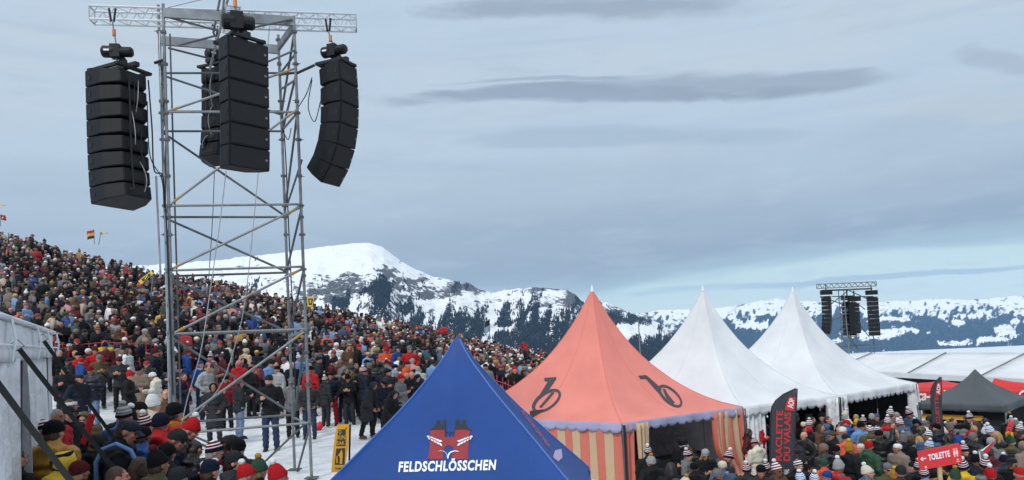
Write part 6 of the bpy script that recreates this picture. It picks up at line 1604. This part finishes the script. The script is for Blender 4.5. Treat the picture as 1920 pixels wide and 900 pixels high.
# the rest of the slope: one mass, real figures, cloth colours kept per figure
def arr(me):
    n = len(me.vertices); co = np.empty(n*3, np.float32); me.vertices.foreach_get('co', co)
    me.calc_loop_triangles(); f = np.empty(len(me.loop_triangles)*3, np.int32); me.loop_triangles.foreach_get('vertices', f); return co.reshape(-1, 3), f.reshape(-1, 3)
def low_hat(kind):
    me = decim(HAT[kind], {'beanie': 44, 'tall': 44, 'hair': 60, 'longhair': 90, 'bobble': 24, 'hood': 60}[kind], 'h'); return arr(me)
LH = {k: low_hat(k) for k in ('beanie', 'tall', 'hair', 'longhair', 'hood')}
bob = arr(decim(HAT['bobble'], 24, 'h'))
LOWS = {k: {q: arr(v) for q, v in POSES[k]['low'].items()} for k in PK}
def mass(name, pts, kindlab):
    V = []; Fc = []; Cc = []; base = 0
    for (y2, xx, px, py) in pts:
        jc, jk, hat, hc, pc = rnd_look(); pose = random.choices(PK, (5, 4, 3, 3, 2, .4, .2, .35, 3))[0]; S = LOWS[pose]; HMn = np.array(POSES[pose]['HM'])
        skc = lin(random.choice(((178,136,116), (158,118,100), (138,102,86)))); jcol = lin(COLR[jc]); tcol = lin(COLR[random.choice(('black', 'navy', 'dark denim', 'charcoal'))])  # skin tones darkened to stand in for shadow on the faces
        pieces = [(S['body'], skc), (S['coat' if jk == 'coat' else 'jacket'], jcol), (S['trousers'], tcol)]
        def hm(a): return (a @ HMn[:3, :3].T)+HMn[:3, 3]
        if hat in ('hair', 'longhair', 'band', 'bald', 'cap'):
            hcol = lin(random.choice(((60,42,32), (40,30,28), (150,120,84), (140,136,132), (30,26,26)))) if hat != 'cap' else lin(COLR['black'])
            pieces.append(((hm(LH['longhair' if hat in ('longhair', 'band') else 'hair'][0]), LH['longhair' if hat in ('longhair', 'band') else 'hair'][1]), hcol))
        elif hat == 'hood': pieces.append(((hm(LH['hood'][0]), LH['hood'][1]), jcol))
        else:
            hcol = lin(COLR[hc]) if hat in ('pom', 'beanie') else lin(random.choice(((150,56,62), (96,44,54), (140,90,92), (60,40,48))))
            K = LH['tall' if pc else 'beanie']; pieces.append(((hm(K[0]), K[1]), hcol))
            if pc: pieces.append(((hm(bob[0]*1.05+np.array(HC+Vector((0, .05, .215)))), bob[1]), lin(COLR[pc])))
        a = R(random.choice((0, 20, 50, 80, 110, -30, 150))+random.uniform(-25, 25)); s = random.choice((random.uniform(.93, 1.08), random.uniform(.80, 1.02))); ca, sa = math.cos(a), math.sin(a)
        Rm = np.array([[ca, -sa, 0], [sa, ca, 0], [0, 0, 1]])*s; Rm[:2] *= 1.10
        org = np.array([xx, y2, gz(xx, y2)])
        for (co, f), c in pieces:
            g_m = sum(c)/3; c = tuple((q_*.80+g_m*.20)*.95 for q_ in c)
            V.append(co @ Rm.T+org); Fc.append(f+base); Cc.append(np.tile(np.array([*c, 1], np.float32), (len(co), 1))); base += len(co)
    V = np.concatenate(V).astype(np.float32); Fc = np.concatenate(Fc).astype(np.int32); Cc = np.concatenate(Cc)
    me = bpy.data.meshes.new(name); me.vertices.add(len(V)); me.vertices.foreach_set('co', V.ravel())
    me.loops.add(len(Fc)*3); me.loops.foreach_set('vertex_index', Fc.ravel()); me.polygons.add(len(Fc)); me.polygons.foreach_set('loop_start', np.arange(0, len(Fc)*3, 3, dtype=np.int32))
    me.update(); me.validate(); me.polygons.foreach_set('use_smooth', [True]*len(me.polygons))
    at_ = me.color_attributes.new('cloth_colour', 'FLOAT_COLOR', 'POINT'); at_.data.foreach_set('color', Cc.ravel())
    m = mat('crowd clothing', (.5, .5, .5), .8, bump=.3, bump_s=30, spec=.2); t = m.node_tree
    a = t.nodes.new('ShaderNodeVertexColor'); a.layer_name = 'cloth_colour'; t.links.new(a.outputs[0], t.nodes['Principled BSDF'].inputs['Base Color']); me.materials.append(m)
    print(name, len(pts), len(Fc)); return tag(link(bpy.data.objects.new(name, me)), kind='stuff')
mass('hillside_crowd', hill[n_ind:], '')

# labels for those not named by hand: look, place, then neighbours
used = {p['label'] for p in PEOPLE if p['label']}
from collections import defaultdict
posew = {'stand': 'arms down', 'pockets': 'hands in pockets', 'cup': 'one forearm raised', 'phone': 'looking down at hands', 'crossed': 'arms crossed', 'lean': 'leaning forward', 'walk': 'walking', 'armup': 'one arm raised', 'turn': 'head turned sideways'}
wshort = {}
for p in PEOPLE:
    if p['label']: continue
    q = sorted((o for o in PEOPLE if o is not p), key=lambda o: (o['x']-p['x'])**2+(o['y']-p['y'])**2)[:4]
    TR = p['tc']+' trousers'
    nb_ = [f"next to {o['jc']} {o['jw'].split()[-1]}" for o in q]+[f"beside {o['hw'].split(' with')[0]}" for o in q]
    opts = [f"{p['hw']}, {p['jc']} {p['jw']}, {p['where']}", f"{p['hw']}, {p['jc']} {p['jw']}, {posew[p['pose']]}, {p['where']}"] + [f"{p['hw']}, {p['jc']} {p['jw']}, {n_}, {p['where']}" for n_ in nb_]
    opts += [f"{p['hw'].split(' with')[0]}, {p['jc']} {p['jw'].split()[-1]}, {a_} and {b_}, {p['where']}" for a_ in nb_ for b_ in nb_ if a_ != b_]+[f"{p['hw'].split(' with')[0]}, {p['jc']} jacket, {n_}, {posew[p['pose']]}" for n_ in nb_]
    opts = ['person, '+o for o in opts]
    opts = [o for o in opts if len(o.split()) <= 16] or [f"person, {p['hw'].split(' with')[0]}, {p['jc']} jacket, {p['where']}"]
    for o in opts:
        if o not in used: p['label'] = o; break
    else: p['label'] = opts[-1]
    used.add(p['label'])
for p in PEOPLE: p['o']['label'] = ' '.join(p['label'].split()[:16])

# ---------------------------------------------------------------- flags, boards, nets, small things
def board_sign(name, c, w_, h_, rotm, parts, label, cat, post=None):
    pass
def textmesh(s, w_, h_, **k):
    return fit(text_vf(s, 1, **k), -w_/2, -h_/2, w_/2, h_/2)
def frame_obj(loc, M, name, label, cat, group=None):
    o = empty(name, loc, label, cat, group); return o
def flat_print(vf, M, m, parent, name):
    return MB().add([M @ Vector((p[0], 0, p[1])) for p in vf[0]], vf[1]).build(name, m, parent, smooth=False)
# TOILETTE arrow board on a timber post
sc_ = at(1762, 857, 12.6); g_ = gz(sc_.x, sc_.y)
ts = empty('toilet_sign', (sc_.x, sc_.y, g_), 'red arrow-shaped board reading TOILETTE on a timber post above the crowd', 'sign')
Ms = Matrix.Translation((0, 0, sc_.z-g_)) @ Matrix.Rotation(R(8), 4, 'Z') @ Matrix.Rotation(R(-6.5), 4, 'Y')
w2, h2 = .40, .165
outl = [(-w2, -h2*.9), (w2*.97, -h2), (w2, h2*.25), (w2*1.04, h2*.4), (w2*.97, h2), (-w2*.96, h2), (-w2*.98, h2*.3), (-w2*1.05, h2*.05), (-w2*.98, -h2*.2)]
mb = MB(); n = len(outl); mb.add([Ms @ Vector((p[0], y_, p[1])) for y_ in (-.008, .008) for p in outl], [tuple(range(n)), tuple(range(n, 2*n))[::-1]]+[(i, n+i, n+(i+1) % n, (i+1) % n) for i in range(n)])
mb.build('board', mat('red board', lin((206,38,44)), .45, noise_s=5, noise_amt=.1), ts, smooth=False)
T_ = lambda dx, dz: Ms @ Matrix.Translation((dx, -.0115, dz))
flat_print(textmesh('TOILETTE', .40, .105, bold=.03, spacing=1.0), T_(-.015, .03), M_INKW, ts, 'lettering')
flat_print(fill_polys([[(-.06, 0), (-.015, .035), (-.005, .027), (-.032, .008), (.05, .008), (.05, -.008), (-.032, -.008), (-.005, -.027), (-.015, -.035)]]), T_(-.305, .03), M_INKW, ts, 'arrow')
for dx, sk in ((.268, 0), (.318, 1)):
    fig = [fill_polys([ell(dx, .085, .014, .016, 12)]), fill_polys([[(dx-.018, .062), (dx+.018, .062), (dx+.024, .0), (dx+.014, .0), (dx+.012, -.045), (dx+.003, -.045), (dx, -.01), (dx-.003, -.045), (dx-.012, -.045), (dx-.014, 0), (dx-.024, 0)]])]
    flat_print(merge_vf(fig), T_(0, 0), mat('pale pink print', lin((240,190,186)), .6), ts, 'figure_symbol')
hrt = [(.31+.02*math.sin(t)**3, -.095+.0012*(13*math.cos(t)-5*math.cos(2*t)-2*math.cos(3*t)-math.cos(4*t))) for t in np.linspace(0, 2*math.pi, 24, endpoint=False)]
flat_print(fill_polys([hrt]), T_(0, 0), MATS['pale pink print'], ts, 'heart_symbol')
flat_print(fill_polys([[(.275, -.125), (.345, -.120), (.345, -.130), (.275, -.135)]]), T_(0, 0), MATS['pale pink print'], ts, 'small_lettering')
flat_print(fill_polys([ell(-.29, -.115, .022, .02, 14)]), T_(0, 0), MATS['pale pink print'], ts, 'round_symbol')
mb = MB(); mb.box((-.03, .012, 0), (.03, .05, sc_.z-g_+.1)); mb.build('post', M_WOOD, ts, smooth=False)
# feather flags
def feather(px0, pyt, pyb, d, wpx, yawd, lean, label, txt):
    a = at(px0, pyb, d); g = gz(a.x, a.y); H = at(px0, pyt, d).z-g; Wd = wpx*d/F
    t = empty('feather_flag', (a.x, a.y, g), label, 'flag', 'charcoal feather flags with red lettering', rz=R(yawd))
    zb_ = .35
    Lm = Matrix.Shear('XZ', 4, (0, 0)) if False else Matrix.Rotation(R(lean), 4, 'Y')
    hh = H-zb_
    def fl(u, v):       # v up; the top curves over to the pole side
        left = -Wd*.5+Wd*.95*max(0, (v-.80)/.20)**2.6; right = Wd*.5
        x = left+(right-left)*u; y_ = .03*math.sin(v*9+u*2)*u
        return Lm @ Vector((x, y_, zb_+hh*v))
    mb = MB(); mb.grid(fl, 8, 36); o = mb.build('cloth', M_FLAGK, t); md = o.modifiers.new('s', 'SOLIDIFY'); md.thickness = .004
    def fedge(v): return fl(0, v)
    MB().tube([Lm @ Vector((-Wd*.5, 0, 0))]+[fedge(v)-Vector((.01, 0, 0)) for v in np.linspace(0, 1, 22)], .014, 6).build('pole', M_BLK, t)
    MB().box((-.35, -.05, 0), (.35, .05, .03)).build('ground_foot', M_STEEL2, t, smooth=False)
    def line(s, x0f, x1f, v0, v1, m, nm, sh=0):
        vf = fit(text_vf(s, 1, sh, .02), 0, 0, 1, 1); vf = split_long((vf[0], vf[1]), .12)
        pts = [fl(x0f+(x1f-x0f)*(1-p[1]), v0+(v1-v0)*p[0])+Vector((0, -.008, 0)) for p in vf[0]]
        MB().add(pts, vf[1]).build(nm, m, t, smooth=False)
    if txt == 'full':
        line('RACLETTE', .20, .46, .46, .83, M_FLAGR, 'lettering'); line('DU VALAIS', .52, .78, .46, .82, M_FLAGR, 'lettering')
        line('AOP', .60, .86, .85, .925, M_INKW, 'emblem_lettering', .2)
        vf = split_long(fill_polys([[(0, 0), (1, 0), (1, 1), (0, 1)]]), .2)
        MB().add([fl(.54+.36*p[0], .835+.10*p[1])+Vector((0, -.005, 0)) for p in vf[0]], vf[1]).build('emblem', M_FLAGR, t, smooth=False)
        line('WAL', .55, .75, .36, .40, M_INKW, 'small_lettering')
    else:
        line('RACLETTE', .32, .66, .40, .80, M_FLAGR, 'lettering'); line('AOP', .50, .85, .82, .93, M_INKW, 'emblem_lettering', .2)
        vf = split_long(fill_polys([[(0, 0), (1, 0), (1, 1), (0, 1)]]), .2)
        MB().add([fl(.46+.42*p[0], .81+.13*p[1])+Vector((0, -.005, 0)) for p in vf[0]], vf[1]).build('emblem', M_FLAGR, t, smooth=False)
feather(1456, 727, 893, 16.8, 47, 0, 5.2, 'wide charcoal feather flag with red RACLETTE lettering beside the coral tent', 'full')
feather(1760, 707, 835, 21.5, 23, 10, 1.0, 'narrow black feather flag with red lettering before the dark grey tent', 'short')
# big yellow board (a held cut-out sign) near the blue tent
yb0 = at(640, 845, 9.2); gy_ = gz(yb0.x, yb0.y)
yt = empty('yellow_board', (yb0.x, yb0.y, gy_), 'tall mustard yellow board with charcoal print standing left of the blue tent', 'board')
Y = lambda px, py, dy=0: at(px, py, 9.2+dy)-yt.location
front_p = [(632,796),(655,795),(653,840),(648,870),(640,885),(621,886),(624,850),(628,815)]
n = len(front_p); MB().add([Y(*p) for p in front_p]+[Y(p[0], p[1], .10) for p in front_p], [tuple(range(n)), tuple(range(n, 2*n))[::-1]]+[(i, n+i, n+(i+1) % n, (i+1) % n) for i in range(n)]).build('board', M_YEL, yt, smooth=False)
def yprint(poly, m, nm, dy=-.006): 
    vf = fill_polys([poly]); MB().add([Y(p[0], p[1], dy) for p in vf[0]], vf[1]).build(nm, m, yt, smooth=False)
yprint([(634,805),(648,805),(647.5,836),(630.5,836)], M_YPRINT, 'print_field'); yprint([(630.5,841),(647,840),(645.5,871),(627.5,871)], M_YPRINT, 'print_field')
for s, x0, y0, x1, y1 in (('O', 635, 814, 640, 806), ('KIN', 633, 824, 647.5, 816), ('SAK', 631.5, 834.5, 646.5, 827), ('SUMO', 628, 880, 643, 876)):
    vf = fit(text_vf(s, 1, 0, .02), x0, y0, x1, y1); MB().add([Y(p[0], p[1], -.012) for p in vf[0]], vf[1]).build('lettering', M_YEL if s != 'SUMO' else M_YPRINT, yt, smooth=False)
fig = [[(638.5,846),(640.5,843),(642,846),(642.5,853),(642,860),(641.5,870),(637,870),(637.5,860),(636,854),(633.5,855),(634,852.5),(637,850)], [(631,855),(632.5,855),(633.5,868),(630.5,868)]]
for f in fig: yprint(f, M_YEL, 'figure_print', -.012)
MB().tube([Y(656.5, 796, .05), Y(654, 905, .05)], .012, 6).build('stand_pole', M_BLK, yt)
MB().tube([Y(648, 803, .0), Y(657, 802, .05)], .012, 6).build('clamp', M_BLK, yt)
MB().tube([Y(640, 885, .05), Y(639, 1100, .05)], .02, 6).build('stand_foot', M_BLK, yt)
# small yellow boards held up on the slope
def slope_board(corners, d, label, pole=None):
    c = at(*corners[0], d); t = empty('yellow_board', c, label, 'board')
    Q = lambda p, dy=0: at(p[0], p[1], d+dy)-c
    MB().add([Q(p) for p in corners]+[Q(p, .05) for p in corners], [(0,1,2,3), (7,6,5,4), (0,4,5,1), (1,5,6,2), (2,6,7,3), (3,7,4,0)]).build('board', M_YEL if 0 else mat('yellow card', lin((224,192,70)), .6), t, smooth=False)
    cx = sum(p[0] for p in corners)/4; cy = sum(p[1] for p in corners)/4
    inn = [(cx+(p[0]-cx)*.62, cy+(p[1]-cy)*.62) for p in corners]; MB().add([Q(p, -.02) for p in inn], [(0,1,2,3)]).build('print_field', M_YPRINT, t, smooth=False)
    inn = [(cx+(p[0]-cx)*.22, cy+(p[1]-cy)*.35) for p in corners]; MB().add([Q(p, -.04) for p in inn], [(0,1,2,3)]).build('figure_print', MATS['yellow card'], t, smooth=False)
    if pole: MB().tube([Q(pole[0], .03), Q(pole[1], .03)], .02, 6).build('pole', M_STEEL, t)
slope_board([(259,527),(284,507),(288,513),(265,533)], 33, 'yellow board tilted on a pale pole over the hillside crowd, left of the tower', ((287,511), (283,557)))
slope_board([(575,556),(590,556),(586,575),(577,575)], 44, 'small yellow board on top of the crowd just right of the tower', ((581, 575), (581, 592)))
# flags on the slope
def flag(px, py, ph, d, wpx, hpx, mats_, label, cross=False, side=1, pole_lean=0, stripes=None, tri=False):
    b = at(px, py+ph, d); top = at(px+pole_lean, py, d); t = empty('flag', b, label, 'flag', 'flags waved over the hillside crowd')
    MB().tube([Vector(), top-b], .02, 6).build('pole', M_STEEL2, t)
    k = d/F; w_ = wpx*k*side; h_ = hpx*k; n_ = len(mats_)
    mb = MB(); o0 = top-b
    mb.grid(lambda u, v: o0+Vector((w_*u, .08*math.sin(u*6+v), -h_*v*(1-u*.999 if tri else 1)-h_*.25*u*(0 if tri else 1)-(h_*.5*u if tri else 0))), 8, 4*n_)
    for j in range(4*n_):
        for i in range(8): mb.mi[j*8+i] = j//4
    o = mb.build('cloth', mats_, t); md = o.modifiers.new('s', 'SOLIDIFY'); md.thickness = .01
    if cross:
        for (a, b_, c, e_) in ((.42, .58, .2, .8), (.25, .75, .42, .58)):
            MB().add([o0+Vector((w_*u, -.05+.08*math.sin(u*6+v), -h_*v-h_*.25*u)) for u, v in ((a, c), (b_, c), (b_, e_), (a, e_))], [(0,1,2,3)]).build('cross', M_INKW, t, smooth=False)
    return t
mY, mR, mB_ = mat('yellow flag cloth', lin((220,176,60)), .7), mat('red flag cloth', lin((186,32,40)), .7), mat('black flag cloth', lin((34,38,36)), .7)
flag(1, 402, 22, 52, 10, 10, [mR], 'red flag with white cross at the top left of the slope', cross=True)
flag(-4, 383, 45, 54, 15, 5, [mY], 'yellow pennant at the very top left corner of the slope', tri=True)
flag(177, 430, 28, 50, 13, 16, [mR, mY, mB_], 'red, yellow and black quartered flag above the slope crest', side=-1, pole_lean=-1)
flag(185, 435, 24, 50, 14, 5, [mY], 'thin yellow pennant right of the quartered flag', tri=True, pole_lean=4)
flag(918, 598, 40, 50, 9, 22, [mat('dark green flag cloth', lin((40,48,44)), .7), mat('pale blue flag cloth', lin((150,176,206)), .7)], 'narrow dark and pale blue flag hanging above the crowd right of the blue tent', side=-1)
flag(978, 641, 22, 48, 6, 12, [mR], 'small red flag near the coral tent roof', side=1)
flag(990, 645, 20, 48, 5, 10, [mR], 'smallest red flag right beside the coral tent roof', side=-1)
flag(838, 612, 18, 50, 14, 12, [mR], 'wide red flag over the crowd above the blue tent tip', side=-1)
# held things
x_, y_ = at(160, 810, 9.8).x, 9.8
o = MB().tube([Vector((0, 0, 0)), at(173, 776, 9.8)-at(158, 832, 9.8)], .045, 8).build('clapper_stick', mat('red foam', lin((214,30,44)), .5)); o.location = at(158, 832, 9.8); tag(o, 'tall red foam stick held up left of the navy cap', 'fan stick')
for k, (a, b) in enumerate((((1888, 810), (1894, 786)), ((1893, 812), (1900, 789)))):
    p = at(*a, 18.0); o = MB().tube([Vector(), at(*b, 18.0)-p], .022, 8).build('clapper_stick', MATS['red foam']); o.location = p; tag(o, ('left' if k == 0 else 'right')+' one of two thin red sticks before the dark grey tent post', 'fan stick', 'thin red sticks')
p = at(1838, 850, 15.5); pn = empty('pennant', p, 'pointed red and white pennant held out over the striped bobble hats', 'pennant')
MB().tube([at(1836, 846, 15.5)-p, at(1842, 882, 15.5)-p], .01, 6).build('stick', M_WHITE, pn)
Q = lambda a, dy=0: at(a[0], a[1], 15.5+dy)-p
MB().add([Q((1838, 845)), Q((1866, 826)), Q((1851, 851)), Q((1838, 845), .02), Q((1866, 826), .02), Q((1851, 851), .02)], [(0,1,2), (5,4,3), (0,3,4,1), (1,4,5,2), (2,5,3,0)]).build('cloth', mR, pn, smooth=False)
MB().add([Q((1838, 845), -.01), Q((1860, 830), -.01), Q((1842, 846), -.01)], [(0,1,2)]).build('white_stripe', M_INKW, pn, smooth=False)
# sack on the snow, bottle
p = at(596, 790, 24.0); sz = gz(p.x, p.y); mb = MB(); mb.ball((0, 0, .12), (.17, .13, .13), 12, 8); mb.ball((.06, 0, .22), (.05, .05, .06), 8, 6)
o = mb.build('sack', mat('red sack cloth', lin((200,24,44)), .5, bump=.6, bump_s=14)); o.location = (p.x, p.y, sz-.01); tag(o, 'small red sack lying on the snow right of the tower', 'bag')
p = at(721, 806, 22.6); o = MB().tube([Vector((0, 0, 0)), Vector((0, 0, .18)), Vector((0, 0, .22)), Vector((0, 0, .30))], [.035, .035, .014, .013], 10).build('bottle', mat('clear bottle', (.35, .38, .40), .15)); o.location = (p.x, p.y, gz(p.x, p.y)); tag(o, 'small bottle standing on the snow beside the long dark coat', 'bottle')
# red safety nets
def net(path, h, label, cell=.22):
    P = [Vector((x, y, gz(x, y))) for x, y in path]; t = empty('safety_net', P[0], label, 'net fence', 'red safety nets along the slope'); b = P[0]
    L_ = [0]; 
    for i in range(len(P)-1): L_.append(L_[-1]+(P[i+1]-P[i]).length)
    def pt(s, z):
        for i in range(len(P)-1):
            if s <= L_[i+1]: q = P[i].lerp(P[i+1], (s-L_[i])/(L_[i+1]-L_[i])); break
        else: q = P[-1]
        return q+Vector((0, 0, z+.25-.06*math.sin(s*1.5)**2))-b
    mb = MB(); n = int(L_[-1]/cell)
    for i in range(n+1): mb.tube([pt(i*cell, 0), pt(i*cell, h)], .016, 3)
    for j in range(int(h/cell)+1):
        mb.tube([pt(k*.8, j*cell) for k in range(int(L_[-1]/.8)+1)], .016, 3)
    tag(mb.build('mesh_netting', M_NET, t, smooth=False), kind='stuff')
    for k in range(int(L_[-1]/2.5)+1):
        MB().tube([pt(k*2.5, -.3), pt(k*2.5, h+.12)], .018, 6).build('stake', M_NET, t)
def gp(px, y): x = (px-960)/F*y; return (x, y)
net([gp(-40, 26.6), gp(60, 27.0), gp(150, 27.4), gp(240, 27.6), gp(300, 27.8)], 1.35, 'red square-mesh net running along the slope left of the tower')
net([gp(905, 26), gp(955, 25.6), gp(1010, 25.6), gp(1060, 26)], 1.3, 'red net between the blue tent slope and the coral tent')
# counter inside the coral tent
q = pN.lerp(pR, .62)+e2*1.0; o = MB().box((-1.3, -.3, 0), (1.3, .3, 1.02)).build('counter', M_NIGHT, smooth=False); o.location = (q.x, q.y, gz(q.x, q.y)); o.rotation_euler = (0, 0, math.atan2(e1.y, e1.x)); tag(o, 'dark serving counter inside the coral tent behind the blond woman', 'counter')
